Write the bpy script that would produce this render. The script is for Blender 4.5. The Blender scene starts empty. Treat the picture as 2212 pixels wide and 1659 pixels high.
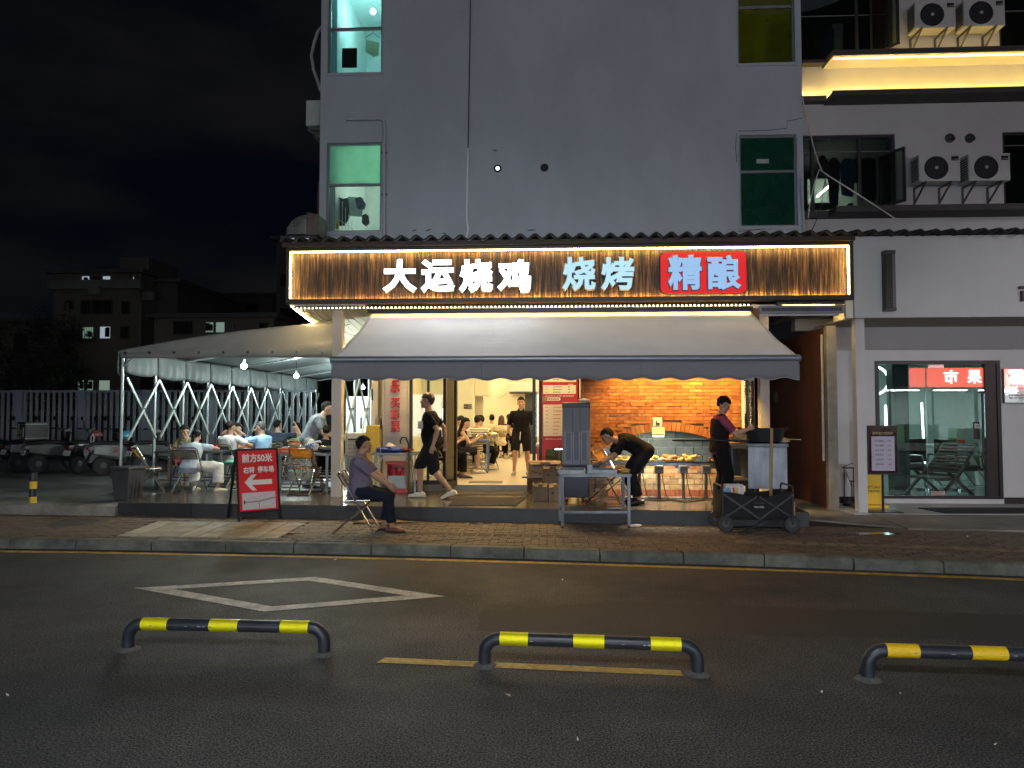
import bpy, math, random
from mathutils import Vector, Matrix
R = math.radians
rng = random.Random(7)
S = bpy.context.scene
COL = S.collection
PI = math.pi

# ------------------------------------------------------------------ camera
CAM_A, CAM_T, CAM_F, CAM_H = R(2.8), R(2.31), 1534.0, 1.7
cd = bpy.data.cameras.new('camera'); cam = bpy.data.objects.new('camera', cd); COL.objects.link(cam)
cd.sensor_width = 36; cd.lens = CAM_F / 2212 * 36; cd.clip_start = .05; cd.clip_end = 900
cam.location = (0, 0, CAM_H); cam.rotation_euler = (R(90) + CAM_T, 0, CAM_A)
S.camera = cam

# ------------------------------------------------------------------ night sky, faint city glow, exposure
w = bpy.data.worlds.new('World'); S.world = w; w.use_nodes = True
nt = w.node_tree; nt.nodes.clear()
wo = nt.nodes.new('ShaderNodeOutputWorld'); bg = nt.nodes.new('ShaderNodeBackground')
sky = nt.nodes.new('ShaderNodeTexSky'); sky.sky_type = 'NISHITA'; sky.sun_disc = False
sky.sun_elevation = R(-7); sky.sun_rotation = R(200)
tc = nt.nodes.new('ShaderNodeTexCoord'); mp = nt.nodes.new('ShaderNodeMapping'); mp.inputs['Scale'].default_value = (1.2, 1.2, 4)
nz = nt.nodes.new('ShaderNodeTexNoise'); nz.inputs['Scale'].default_value = 1.7; nz.inputs['Detail'].default_value = 5
cr = nt.nodes.new('ShaderNodeValToRGB'); cr.color_ramp.elements[0].position = .4; cr.color_ramp.elements[1].position = .8
cr.color_ramp.elements[0].color = (.0005, .0008, .0019, 1); cr.color_ramp.elements[1].color = (.0052, .0049, .0044, 1)
ad = nt.nodes.new('ShaderNodeMix'); ad.data_type = 'RGBA'; ad.blend_type = 'ADD'; ad.inputs['Factor'].default_value = 1
sc_ = nt.nodes.new('ShaderNodeVectorMath'); sc_.operation = 'SCALE'; sc_.inputs['Scale'].default_value = .05
L = nt.links.new
L(tc.outputs['Generated'], mp.inputs['Vector']); L(mp.outputs[0], nz.inputs['Vector']); L(nz.outputs['Fac'], cr.inputs['Fac'])
L(sky.outputs[0], sc_.inputs[0]); L(sc_.outputs[0], ad.inputs['A']); L(cr.outputs[0], ad.inputs['B']); L(ad.outputs['Result'], bg.inputs['Color'])
bg.inputs['Strength'].default_value = 1.0
L(bg.outputs[0], wo.inputs['Surface'])
sl = bpy.data.lights.new('moon', 'SUN'); sl.energy = .01; sl.angle = R(20); sl.color = (.75, .85, 1)
so = bpy.data.objects.new('moon', sl); COL.objects.link(so); so.rotation_euler = (R(52), 0, R(20)); so.location = (0, -20, 40)
S.view_settings.view_transform = 'Standard'; S.view_settings.look = 'None'; S.view_settings.exposure = 1.0; S.view_settings.gamma = 1
S.view_settings.use_curve_mapping = False
S.cycles.use_denoising = True
S.cycles.max_bounces = 6; S.cycles.diffuse_bounces = 3; S.cycles.glossy_bounces = 3; S.cycles.transparent_max_bounces = 10
S.cycles.sample_clamp_indirect = 4; S.cycles.caustics_reflective = False; S.cycles.caustics_refractive = False
S.cycles.use_light_tree = True

# ------------------------------------------------------------------ from the photograph's rays to places in the world
_fw = Vector((-math.sin(CAM_A) * math.cos(CAM_T), math.cos(CAM_A) * math.cos(CAM_T), math.sin(CAM_T)))
_rt = Vector((math.cos(CAM_A), math.sin(CAM_A), 0)); _up = _rt.cross(_fw)
def ray(x, y): return _fw * CAM_F + _rt * (x - 1106) - _up * (y - 829.5)
def G(x, y, z=0):                      # where the ray meets the level z
    r = ray(x, y); k = (z - CAM_H) / r.z
    return Vector((r.x * k, r.y * k, z))
def Y(x, y, d):                        # where the ray meets the upright plane y = d, parallel to the shop front
    r = ray(x, y); k = d / r.y
    return Vector((r.x * k, d, CAM_H + r.z * k))
def X_(x, d): return Y(x, 829.5, d).x
def Z_(y, d, x=1106): return Y(x, y, d).z

# ------------------------------------------------------------------ materials
MATS = {}
def mat(name, col=(.5, .5, .5), rough=.6, metal=0, var=.12, scale=6., bump=0., bscale=60., emit=None, estr=0, spec=.5, dirt=0, stretch=(1, 1, 1), col2=None, alpha=None, coat=0, coord='Object'):
    if name in MATS: return MATS[name]
    m = bpy.data.materials.new(name); m.use_nodes = True; MATS[name] = m
    n = m.node_tree.nodes; l = m.node_tree.links.new; b = n['Principled BSDF']
    b.inputs['Roughness'].default_value = rough; b.inputs['Metallic'].default_value = metal
    b.inputs['Specular IOR Level'].default_value = spec; b.inputs['Coat Weight'].default_value = coat
    tc = n.new('ShaderNodeTexCoord'); mp = n.new('ShaderNodeMapping'); mp.inputs['Scale'].default_value = stretch
    l(tc.outputs[coord], mp.inputs['Vector'])
    if var or col2:
        t = n.new('ShaderNodeTexNoise'); t.inputs['Scale'].default_value = scale; t.inputs['Detail'].default_value = 6; t.inputs['Roughness'].default_value = .62
        l(mp.outputs[0], t.inputs['Vector'])
        cr = n.new('ShaderNodeValToRGB'); e = cr.color_ramp.elements
        e[0].position = .3; e[1].position = .72
        a = [c * (1 - var) for c in col]; z = [min(1, c * (1 + var)) for c in (col2 or col)]
        e[0].color = (*a, 1); e[1].color = (*z, 1)
        l(t.outputs['Fac'], cr.inputs['Fac']); l(cr.outputs[0], b.inputs['Base Color'])
        if dirt:
            t2 = n.new('ShaderNodeTexNoise'); t2.inputs['Scale'].default_value = scale * .23; t2.inputs['Detail'].default_value = 8; t2.inputs['Roughness'].default_value = .7
            l(mp.outputs[0], t2.inputs['Vector'])
            r2 = n.new('ShaderNodeValToRGB'); r2.color_ramp.elements[0].position = .42; r2.color_ramp.elements[1].position = .68
            r2.color_ramp.elements[0].color = (1 - dirt, 1 - dirt, 1 - dirt * .95, 1); r2.color_ramp.elements[1].color = (1, 1, 1, 1)
            l(t2.outputs['Fac'], r2.inputs['Fac'])
            mx = n.new('ShaderNodeMix'); mx.data_type = 'RGBA'; mx.blend_type = 'MULTIPLY'; mx.inputs['Factor'].default_value = 1
            l(cr.outputs[0], mx.inputs['A']); l(r2.outputs[0], mx.inputs['B']); l(mx.outputs['Result'], b.inputs['Base Color'])
            ra = n.new('ShaderNodeMapRange'); ra.inputs['To Min'].default_value = max(.05, rough - .18); ra.inputs['To Max'].default_value = min(1, rough + .12)
            l(t2.outputs['Fac'], ra.inputs['Value']); l(ra.outputs[0], b.inputs['Roughness'])
    else:
        b.inputs['Base Color'].default_value = (*col, 1)
    if bump:
        t3 = n.new('ShaderNodeTexNoise'); t3.inputs['Scale'].default_value = bscale; t3.inputs['Detail'].default_value = 4
        l(mp.outputs[0], t3.inputs['Vector'])
        bp = n.new('ShaderNodeBump'); bp.inputs['Strength'].default_value = bump; bp.inputs['Distance'].default_value = .01
        l(t3.outputs['Fac'], bp.inputs['Height']); l(bp.outputs[0], b.inputs['Normal'])
    if emit:
        b.inputs['Emission Color'].default_value = (*emit, 1); b.inputs['Emission Strength'].default_value = estr
    return m
def thin(name, tint=(.9, .95, .93), ior=1.45, rough=.0, haze=0, hazecol=(.6, .65, .65)):      # thin clear sheet: lets light through, mirrors by Fresnel
    if name in MATS: return MATS[name]
    m = bpy.data.materials.new(name); m.use_nodes = True; MATS[name] = m
    n = m.node_tree.nodes; l = m.node_tree.links.new; n.clear()
    o = n.new('ShaderNodeOutputMaterial'); tr = n.new('ShaderNodeBsdfTransparent'); tr.inputs[0].default_value = (*tint, 1)
    g = n.new('ShaderNodeBsdfGlossy'); g.inputs['Roughness'].default_value = rough; f = n.new('ShaderNodeFresnel'); f.inputs[0].default_value = ior
    mx = n.new('ShaderNodeMixShader'); l(f.outputs[0], mx.inputs[0]); l(tr.outputs[0], mx.inputs[1]); l(g.outputs[0], mx.inputs[2])
    last = mx
    if haze:
        d = n.new('ShaderNodeBsdfDiffuse'); d.inputs[0].default_value = (*hazecol, 1)
        tl = n.new('ShaderNodeBsdfTranslucent'); tl.inputs[0].default_value = (*hazecol, 1)
        m1 = n.new('ShaderNodeMixShader'); m1.inputs[0].default_value = .5; l(d.outputs[0], m1.inputs[1]); l(tl.outputs[0], m1.inputs[2])
        last = n.new('ShaderNodeMixShader'); l(mx.outputs[0], last.inputs[1]); l(m1.outputs[0], last.inputs[2])
        t = n.new('ShaderNodeTexNoise'); t.inputs['Scale'].default_value = 5; t.inputs['Detail'].default_value = 5
        tc = n.new('ShaderNodeTexCoord'); l(tc.outputs['Object'], t.inputs['Vector'])
        ra = n.new('ShaderNodeMapRange'); ra.inputs['From Min'].default_value = .3; ra.inputs['From Max'].default_value = .7
        ra.inputs['To Min'].default_value = haze * .85; ra.inputs['To Max'].default_value = min(1, haze * 1.12)
        l(t.outputs['Fac'], ra.inputs['Value']); l(ra.outputs[0], last.inputs[0])
    l(last.outputs[0], o.inputs['Surface'])
    return m
def glow(name, col, strength):
    return mat(name, col=(.03, .03, .03), var=0, emit=col, estr=strength)

# ------------------------------------------------------------------ mesh builder
class MB:
    def __init__(s): s.v = []; s.f = []; s.M = Matrix.Identity(4)
    def add(s, vs, fs):
        k = len(s.v); M = s.M
        s.v += [tuple(M @ Vector(p)) for p in vs]; s.f += [tuple(i + k for i in f) for f in fs]; return s
    def bx(s, x0, x1, y0, y1, z0, z1):
        return s.add([(x0, y0, z0), (x1, y0, z0), (x1, y1, z0), (x0, y1, z0), (x0, y0, z1), (x1, y0, z1), (x1, y1, z1), (x0, y1, z1)],
                     [(3, 2, 1, 0), (4, 5, 6, 7), (0, 1, 5, 4), (1, 2, 6, 5), (2, 3, 7, 6), (3, 0, 4, 7)])
    def box(s, c, d, M=None):
        k = MB().bx(-d[0] / 2, d[0] / 2, -d[1] / 2, d[1] / 2, -d[2] / 2, d[2] / 2)
        T = Matrix.Translation(c) @ (M.to_4x4() if M else Matrix.Identity(4))
        return s.add([T @ Vector(p) for p in k.v], k.f)
    def bar(s, a, b, w=.03, d=None, up=(0, 0, 1)):          # a rectangular bar from a to b
        a, b = Vector(a), Vector(b); z = (b - a).normalized(); u = Vector(up)
        if abs(z.dot(u)) > .98: u = Vector((0, 1, 0))
        x = u.cross(z).normalized(); y = z.cross(x); d = d or w
        vs = [p + x * (i * w / 2) + y * (j * d / 2) for p in (a, b) for i, j in ((-1, -1), (1, -1), (1, 1), (-1, 1))]
        return s.add(vs, [(3, 2, 1, 0), (4, 5, 6, 7), (0, 1, 5, 4), (1, 2, 6, 5), (2, 3, 7, 6), (3, 0, 4, 7)])
    def tube(s, pts, r=.01, n=8, closed=False, flat=None):
        pts = [Vector(p) for p in pts]; m = len(pts); rs = r if isinstance(r, (list, tuple)) else [r] * m
        vs = []; prev = None
        for i, p in enumerate(pts):
            if closed: t = pts[(i + 1) % m] - pts[i - 1]
            else: t = pts[min(i + 1, m - 1)] - pts[max(i - 1, 0)]
            t = t.normalized() if t.length > 1e-9 else Vector((0, 0, 1))
            if prev is None:
                u = Vector((0, 0, 1)) if abs(t.z) < .9 else Vector((0, 1, 0))
                x = u.cross(t).normalized()
            else:
                x = prev - t * prev.dot(t)
                x = x.normalized() if x.length > 1e-6 else t.orthogonal().normalized()
            y = t.cross(x); prev = x
            fl = flat or 1
            for k in range(n):
                a = 2 * PI * k / n; vs.append(p + (x * math.cos(a) + y * math.sin(a) * fl) * rs[i])
        fs = []
        for i in range(m if closed else m - 1):
            j = (i + 1) % m
            for k in range(n): fs.append((i * n + k, i * n + (k + 1) % n, j * n + (k + 1) % n, j * n + k))
        if not closed: fs += [tuple(range(n))[::-1], tuple((m - 1) * n + k for k in range(n))]
        return s.add(vs, fs)
    def lathe(s, prof, c=(0, 0, 0), n=16, M=None):
        T = Matrix.Translation(c) @ (M.to_4x4() if M else Matrix.Identity(4)); vs = []; fs = []; m = len(prof)
        for r, z in prof:
            for k in range(n): a = 2 * PI * k / n; vs.append(T @ Vector((max(r, 1e-4) * math.cos(a), max(r, 1e-4) * math.sin(a), z)))
        for i in range(m - 1):
            for k in range(n): fs.append((i * n + k, i * n + (k + 1) % n, (i + 1) * n + (k + 1) % n, (i + 1) * n + k))
        fs += [tuple(range(n))[::-1], tuple((m - 1) * n + k for k in range(n))]
        return s.add(vs, fs)
    def ell(s, c, r, nu=14, nv=9, M=None, fn=None):
        T = Matrix.Translation(c) @ (M.to_4x4() if M else Matrix.Identity(4)); vs = []; fs = []
        r = r if isinstance(r, (list, tuple)) else (r, r, r)
        for j in range(nv + 1):
            th = PI * j / nv
            for i in range(nu):
                ph = 2 * PI * i / nu; d = Vector((math.sin(th) * math.cos(ph), math.sin(th) * math.sin(ph), -math.cos(th)))
                k = fn(d) if fn else 1
                vs.append(T @ Vector((d.x * r[0] * k, d.y * r[1] * k, d.z * r[2] * k)))
        for j in range(nv):
            for i in range(nu): fs.append((j * nu + i, j * nu + (i + 1) % nu, (j + 1) * nu + (i + 1) % nu, (j + 1) * nu + i))
        return s.add(vs, fs)
    def loft(s, rings, caps=True):
        n = len(rings[0]); vs = [p for r in rings for p in r]; fs = []
        for i in range(len(rings) - 1):
            for k in range(n): fs.append((i * n + k, i * n + (k + 1) % n, (i + 1) * n + (k + 1) % n, (i + 1) * n + k))
        if caps: fs += [tuple(range(n))[::-1], tuple((len(rings) - 1) * n + k for k in range(n))]
        return s.add(vs, fs)
    def prism(s, poly, vec):                                 # polygon (3-D points) swept along vec
        vec = Vector(vec); p = [Vector(q) for q in poly]; n = len(p)
        return s.add(p + [q + vec for q in p], [tuple(range(n))[::-1], tuple(range(n, 2 * n))] + [(i, (i + 1) % n, n + (i + 1) % n, n + i) for i in range(n)])
    def grid(s, fn, nu, nv):
        vs = [fn(i / nu, j / nv) for j in range(nv + 1) for i in range(nu + 1)]
        return s.add(vs, [(j * (nu + 1) + i, j * (nu + 1) + i + 1, (j + 1) * (nu + 1) + i + 1, (j + 1) * (nu + 1) + i) for j in range(nv) for i in range(nu)])
    def mesh(s, name):
        me = bpy.data.meshes.new(name); me.from_pydata(s.v, [], s.f); me.update(); return me
    def build(s, name, m, parent=None, smooth=False, bevel=0, world=False, kind=None, solid=0, label=None):
        me = s.mesh(name)
        if m: me.materials.append(m)
        return link(name, me, parent, smooth, bevel, world, kind, solid, label)
def link(name, me, parent=None, smooth=False, bevel=0, world=False, kind=None, solid=0, label=None):
    if smooth:
        me.polygons.foreach_set('use_smooth', [True] * len(me.polygons))
        try: me.set_sharp_from_angle(angle=R(42))
        except Exception: pass
    o = bpy.data.objects.new(name, me); COL.objects.link(o)
    if parent is not None:
        o.parent = parent
        if world: o.matrix_parent_inverse = root_inv(parent)
    if kind: o['kind'] = kind
    if label: o['label'] = label
    if solid:
        md = o.modifiers.new('solid', 'SOLIDIFY'); md.thickness = solid; md.offset = 0
    if bevel:
        md = o.modifiers.new('bevel', 'BEVEL'); md.width = bevel; md.segments = 2; md.limit_method = 'ANGLE'; md.angle_limit = R(35)
    return o
def mw(o):
    M = Matrix.LocRotScale(o.location, o.rotation_euler, o.scale)
    return M if o.parent is None else mw(o.parent) @ o.matrix_parent_inverse @ M
def root_inv(o): return mw(o).inverted()
def tag(o, label=None, cat=None, group=None, kind=None):
    if label: o['label'] = label
    if cat: o['category'] = cat
    if group: o['group'] = group
    if kind: o['kind'] = kind
    return o
def thing(name, label, cat, loc=(0, 0, 0), rz=0, group=None):
    o = bpy.data.objects.new(name, None); COL.objects.link(o); o.location = loc; o.rotation_euler = (0, 0, rz); o.empty_display_size = .1
    return tag(o, label, cat, group)
def kids(o): return [c for c in bpy.data.objects if c.parent == o]
def collect(o): return (o, [collect(c) for c in kids(o)])
def dup_tree(tr, parent=None):
    o, ch = tr; c = o.copy(); COL.objects.link(c)
    if parent is not None: c.parent = parent; c.matrix_parent_inverse = o.matrix_parent_inverse.copy()
    for k in ch: dup_tree(k, c)
    return c
def dup(tr, loc, rz=0, label=None, group=None):
    c = dup_tree(tr); c.location = loc; c.rotation_euler = (0, 0, rz)
    return tag(c, label, None, group)
def inst(name, me, parent, loc, rot=(0, 0, 0), scale=(1, 1, 1)):       # one more object on a shared mesh
    o = bpy.data.objects.new(name, me); COL.objects.link(o); o.parent = parent; o.location = loc; o.rotation_euler = rot; o.scale = scale
    return o
def lamp(name, typ, loc, power, col=(1, 1, 1), size=.05, rot=None, parent=None, spot=None, blend=.5, target=None):
    l = bpy.data.lights.new(name, typ); l.energy = power; l.color = col
    if typ == 'AREA': l.shape = 'RECTANGLE'; l.size, l.size_y = size if isinstance(size, tuple) else (size, size)
    else: l.shadow_soft_size = size
    if typ == 'SPOT': l.spot_size = spot; l.spot_blend = blend
    o = bpy.data.objects.new(name, l); COL.objects.link(o); o.location = loc
    if target is not None: o.rotation_euler = (Vector(target) - Vector(loc)).to_track_quat('-Z', 'Y').to_euler()
    elif rot: o.rotation_euler = rot
    if parent is not None: o.parent = parent; o.matrix_parent_inverse = root_inv(parent)
    return o
TXT = {}
def text(body, m, parent=None, center=(0, 0, 0), w=None, h=None, bold=.03, depth=.01, rot=(PI / 2, 0, 0), name='lettering', bev=None, world=False):
    key = (body, bold, depth)
    if key not in TXT:
        cu = bpy.data.curves.new('t', 'FONT'); cu.body = body; cu.size = 1; cu.extrude = depth; cu.bevel_depth = bold; cu.bevel_resolution = 1 if bold > .03 else 0; cu.resolution_u = 3
        cu.space_line = .95
        o = bpy.data.objects.new('t', cu); me = bpy.data.meshes.new_from_object(o); bpy.data.objects.remove(o); bpy.data.curves.remove(cu)
        co = [v.co for v in me.vertices]
        if not co: return None
        x0, x1 = min(c.x for c in co), max(c.x for c in co); y0, y1 = min(c.y for c in co), max(c.y for c in co)
        for v in me.vertices: v.co.x -= (x0 + x1) / 2; v.co.y -= (y0 + y1) / 2
        TXT[key] = (me, x1 - x0, y1 - y0)
    me, tw, th = TXT[key]; me = me.copy(); me.materials.clear(); me.materials.append(m)
    sx = (w / tw) if w else None; sy = (h / th) if h else None
    sx = sx or sy; sy = sy or sx
    Mx = Matrix.Translation(center) @ Matrix.Rotation(rot[2], 4, 'Z') @ Matrix.Rotation(rot[1], 4, 'Y') @ Matrix.Rotation(rot[0], 4, 'X') @ Matrix.Diagonal((sx, sy, min(sx, sy), 1))
    me.transform(Mx); me.name = name
    return link(name, me, parent, world=world)
def arc(c, r, a0, a1, n, plane='xz', y=0):
    out = []
    for i in range(n + 1):
        a = a0 + (a1 - a0) * i / n
        u, v = r * math.cos(a), r * math.sin(a)
        out.append(Vector((c[0] + u, y, c[1] + v)) if plane == 'xz' else (Vector((c[0] + u, c[1] + v, y)) if plane == 'xy' else Vector((y, c[0] + u, c[1] + v))))
    return out
def rrect(x0, x1, z0, z1, r, n=4):                       # rounded rectangle outline in (x, z)
    pts = []
    for cx, cz, a in ((x1 - r, z1 - r, 0), (x0 + r, z1 - r, 90), (x0 + r, z0 + r, 180), (x1 - r, z0 + r, 270)):
        for i in range(n + 1): t = R(a + 90 * i / n); pts.append((cx + r * math.cos(t), cz + r * math.sin(t)))
    return pts
def sag(a, b, drop, n=10):
    a, b = Vector(a), Vector(b)
    return [a.lerp(b, i / n) - Vector((0, 0, drop * 4 * (i / n) * (1 - i / n))) for i in range(n + 1)]
# ================================================================== materials used all over
def asphalt():
    m = bpy.data.materials.new('asphalt'); m.use_nodes = True; n = m.node_tree.nodes; l = m.node_tree.links.new; b = n['Principled BSDF']
    tc = n.new('ShaderNodeTexCoord')
    def noise(s, d=4, r=.6):
        t = n.new('ShaderNodeTexNoise'); t.inputs['Scale'].default_value = s; t.inputs['Detail'].default_value = d; t.inputs['Roughness'].default_value = r
        l(tc.outputs['Object'], t.inputs['Vector']); return t
    def ramp(f, p0, c0, p1, c1):
        r = n.new('ShaderNodeValToRGB'); r.color_ramp.elements[0].position = p0; r.color_ramp.elements[1].position = p1
        r.color_ramp.elements[0].color = (*c0, 1); r.color_ramp.elements[1].color = (*c1, 1); l(f, r.inputs['Fac']); return r
    v = n.new('ShaderNodeTexVoronoi'); v.inputs['Scale'].default_value = 95; b.inputs['Specular IOR Level'].default_value = .35; l(tc.outputs['Object'], v.inputs['Vector'])
    big = ramp(noise(.35, 9, .74).outputs['Fac'], .38, (.026, .027, .029), .66, (.064, .062, .062))
    grit = ramp(noise(85, 2).outputs['Fac'], .40, (.2, .2, .2), .68, (3.0, 3.0, 3.0))
    mx = n.new('ShaderNodeMix'); mx.data_type = 'RGBA'; mx.blend_type = 'MULTIPLY'; mx.inputs['Factor'].default_value = 1
    l(big.outputs[0], mx.inputs['A']); l(grit.outputs[0], mx.inputs['B']); l(mx.outputs['Result'], b.inputs['Base Color'])
    rr = ramp(noise(.8, 6, .7).outputs['Fac'], .35, (.66, .66, .66), .65, (.86, .86, .86)); l(rr.outputs[0], b.inputs['Roughness'])
    bp = n.new('ShaderNodeBump'); bp.inputs['Strength'].default_value = .45; bp.inputs['Distance'].default_value = .007
    l(v.outputs['Distance'], bp.inputs['Height']); l(bp.outputs[0], b.inputs['Normal'])
    return m
def burnt_wood():
    m = bpy.data.materials.new('burnt_wood'); m.use_nodes = True; n = m.node_tree.nodes; l = m.node_tree.links.new; b = n['Principled BSDF']
    tc = n.new('ShaderNodeTexCoord'); oi = n.new('ShaderNodeObjectInfo'); ad = n.new('ShaderNodeVectorMath'); ad.operation = 'ADD'
    sc = n.new('ShaderNodeVectorMath'); sc.operation = 'SCALE'; sc.inputs[0].default_value = (31, 17, 23); l(oi.outputs['Random'], sc.inputs['Scale'])
    l(tc.outputs['Object'], ad.inputs[0]); l(sc.outputs[0], ad.inputs[1])
    mp = n.new('ShaderNodeMapping'); mp.inputs['Scale'].default_value = (15, 8, .7); l(ad.outputs[0], mp.inputs['Vector'])
    t = n.new('ShaderNodeTexNoise'); t.inputs['Scale'].default_value = 2.2; t.inputs['Detail'].default_value = 7; t.inputs['Roughness'].default_value = .7; t.inputs['Distortion'].default_value = .5
    l(mp.outputs[0], t.inputs['Vector'])
    cr = n.new('ShaderNodeValToRGB'); e = cr.color_ramp.elements
    e[0].position = .41; e[0].color = (.006, .004, .003, 1); e[1].position = .66; e[1].color = (.40, .195, .05, 1)
    x = e.new(.53); x.color = (.085, .038, .012, 1)
    l(t.outputs['Fac'], cr.inputs['Fac']); l(cr.outputs[0], b.inputs['Base Color']); b.inputs['Roughness'].default_value = .55
    bp = n.new('ShaderNodeBump'); bp.inputs['Strength'].default_value = .5; bp.inputs['Distance'].default_value = .01
    l(t.outputs['Fac'], bp.inputs['Height']); l(bp.outputs[0], b.inputs['Normal'])
    return m
def piece_mat(name, cols, rough=.8, bump=.35, scale=9.):           # each piece its own tone, picked at random per object
    m = bpy.data.materials.new(name); m.use_nodes = True; n = m.node_tree.nodes; l = m.node_tree.links.new; b = n['Principled BSDF']
    oi = n.new('ShaderNodeObjectInfo'); cr = n.new('ShaderNodeValToRGB'); e = cr.color_ramp.elements
    e[0].position = 0; e[0].color = (*cols[0], 1); e[1].position = 1; e[1].color = (*cols[-1], 1)
    for i, c in enumerate(cols[1:-1]): x = e.new((i + 1) / (len(cols) - 1)); x.color = (*c, 1)
    l(oi.outputs['Random'], cr.inputs['Fac'])
    tc = n.new('ShaderNodeTexCoord'); ad = n.new('ShaderNodeVectorMath'); ad.operation = 'ADD'; sc = n.new('ShaderNodeVectorMath'); sc.operation = 'SCALE'
    sc.inputs[0].default_value = (37, 11, 29); l(oi.outputs['Random'], sc.inputs['Scale']); l(tc.outputs['Object'], ad.inputs[0]); l(sc.outputs[0], ad.inputs[1])
    t = n.new('ShaderNodeTexNoise'); t.inputs['Scale'].default_value = scale; t.inputs['Detail'].default_value = 6; l(ad.outputs[0], t.inputs['Vector'])
    r2 = n.new('ShaderNodeValToRGB'); r2.color_ramp.elements[0].position = .3; r2.color_ramp.elements[1].position = .75
    r2.color_ramp.elements[0].color = (.55, .55, .55, 1); r2.color_ramp.elements[1].color = (1.2, 1.2, 1.2, 1); l(t.outputs['Fac'], r2.inputs['Fac'])
    mx = n.new('ShaderNodeMix'); mx.data_type = 'RGBA'; mx.blend_type = 'MULTIPLY'; mx.inputs['Factor'].default_value = 1
    l(cr.outputs[0], mx.inputs['A']); l(r2.outputs[0], mx.inputs['B']); l(mx.outputs['Result'], b.inputs['Base Color'])
    b.inputs['Roughness'].default_value = rough
    bp = n.new('ShaderNodeBump'); bp.inputs['Strength'].default_value = bump; bp.inputs['Distance'].default_value = .006
    l(t.outputs['Fac'], bp.inputs['Height']); l(bp.outputs[0], b.inputs['Normal'])
    return m
M_road = asphalt()
M_concrete = mat('concrete', (.24, .235, .22), .75, var=.25, scale=3, dirt=.45, bump=.3)
M_lot = mat('lot_concrete', (.20, .21, .20), .55, var=.2, scale=1.5, dirt=.5, bump=.3, stretch=(.5, 1.6, 1))
M_kerb = mat('kerb_stone', (.165, .17, .135), .8, var=.45, scale=5, dirt=.5, bump=.5, bscale=30)
M_paver = piece_mat('paver', [(.125, .095, .068), (.155, .115, .08), (.10, .078, .058), (.175, .13, .088)], .75)
M_paver_far = mat('paver_far', (.14, .105, .075), .75, var=.35, scale=14, bump=.4)
M_joint = mat('joint_sand', (.022, .02, .017), .95, var=.3, scale=20)
M_white_line = mat('road_paint_white', (.70, .67, .62), .7, var=.25, scale=20, dirt=.55, bump=.3, bscale=90)
M_yellow_line = mat('road_paint_yellow', (.62, .42, .09), .7, var=.25, scale=20, dirt=.55, bump=.3, bscale=90)
M_wall = mat('grey_white_wall', (.48, .51, .54), .85, var=.06, scale=.9, dirt=.16, bump=.2, bscale=18, stretch=(1.3, 1.3, .7))
M_wall2 = mat('warm_white_wall', (.56, .55, .54), .85, var=.05, scale=1.2, dirt=.10, bump=.12, bscale=25)
M_cream = mat('cream_wall', (.76, .70, .56), .8, var=.04, scale=2, bump=.08)
M_black = mat('black_metal', (.012, .012, .013), .4, var=.2, metal=.2)
M_dark = mat('dark_grey', (.05, .05, .055), .5, var=.2)
M_steel = mat('stainless_steel', (.20, .21, .22), .42, metal=1, var=.25, scale=3, dirt=.45, stretch=(1, 1, .25))
M_chrome = mat('chrome_tube', (.72, .71, .69), .16, metal=1, var=.05)
M_galv = mat('galvanised_steel', (.36, .40, .40), .38, metal=.55, var=.1, scale=9)
M_rubber = mat('rubber', (.015, .015, .016), .8, var=.2)
M_wood = burnt_wood()
M_whitep = mat('white_paint', (.72, .72, .70), .45, var=.05, scale=4)
M_redp = mat('red_print', (.55, .015, .02), .5, var=.06)
M_redbr = mat('red_plastic', (.62, .03, .02), .35, var=.08)
M_yellow = mat('yellow_paint', (.75, .48, .02), .45, var=.06)
M_print = mat('black_print', (.02, .02, .02), .7, var=.1)
M_cable = mat('cable_black', (.012, .012, .012), .5, var=.1)
M_glass = thin('clear_glass', (.93, .97, .95))
LED_WH = glow('led_white', (1, .93, .78), 16)

# ================================================================== ground
def yk(x):                                     # road face of the kerb, a slow bend
    c = max(-12, min(9, x)); d = c + .41; y = 8.33 - .0859 * d - .00564 * d * d
    return y + (x - c) * (-.0859 - .01128 * d)
def yp(x): return 10.30 - .0605 * x            # front edge of the raised floor
tag(MB().bx(-160, 160, -90, 160, -.4, 0).build('road', M_road), kind='structure')
# pavement bed, pavers, tactile row
PX0, PX1 = -16.0, 14.0
bed = MB(); xs = [PX0 + i * 1.0 for i in range(31)]
bed.loft([[(x, yk(x) + .10, 0), (x, yk(x) + .10, .105), (x, yp(x) + 2.5, .105), (x, yp(x) + 2.5, 0)] for x in xs])
pav = tag(bed.build('pavement', M_joint), kind='structure')
pm = MB().bx(-.0935, .0935, -.0435, .0435, -.02, .012); pm = pm.mesh('paver'); pm.materials.append(M_paver)
slab_px = [(340, 1127), (662, 1130), (600, 1163), (252, 1158)]
sq = [G(x, y, .12) for x, y in slab_px]
def inside(p, q):
    n = len(q); s = 0
    for i in range(n):
        a, b = q[i], q[(i + 1) % n]; c = (b.x - a.x) * (p[1] - a.y) - (b.y - a.y) * (p[0] - a.x)
        if s == 0: s = 1 if c > 0 else -1
        elif (c > 0) != (s > 0): return False
    return True
rows = 21; far = MB(); cells = []
def tact(x, j): return 6 <= j <= 7 and -2.3 < x < 9
for j in range(rows):
    x = PX0 + (.1 if j % 2 else 0)
    while x < PX1:
        s = math.atan(-.0859 - .01128 * (max(-12, min(9, x)) + .41)); y = yk(x) + .175 + .05 + j * .1
        if y < yp(x) + .25 and not inside((x, y), sq) and not tact(x, j): cells.append((x, y, s, j))
        x += .2
vis = [c for c in cells if -7.2 < c[0] < 5.4]
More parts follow.
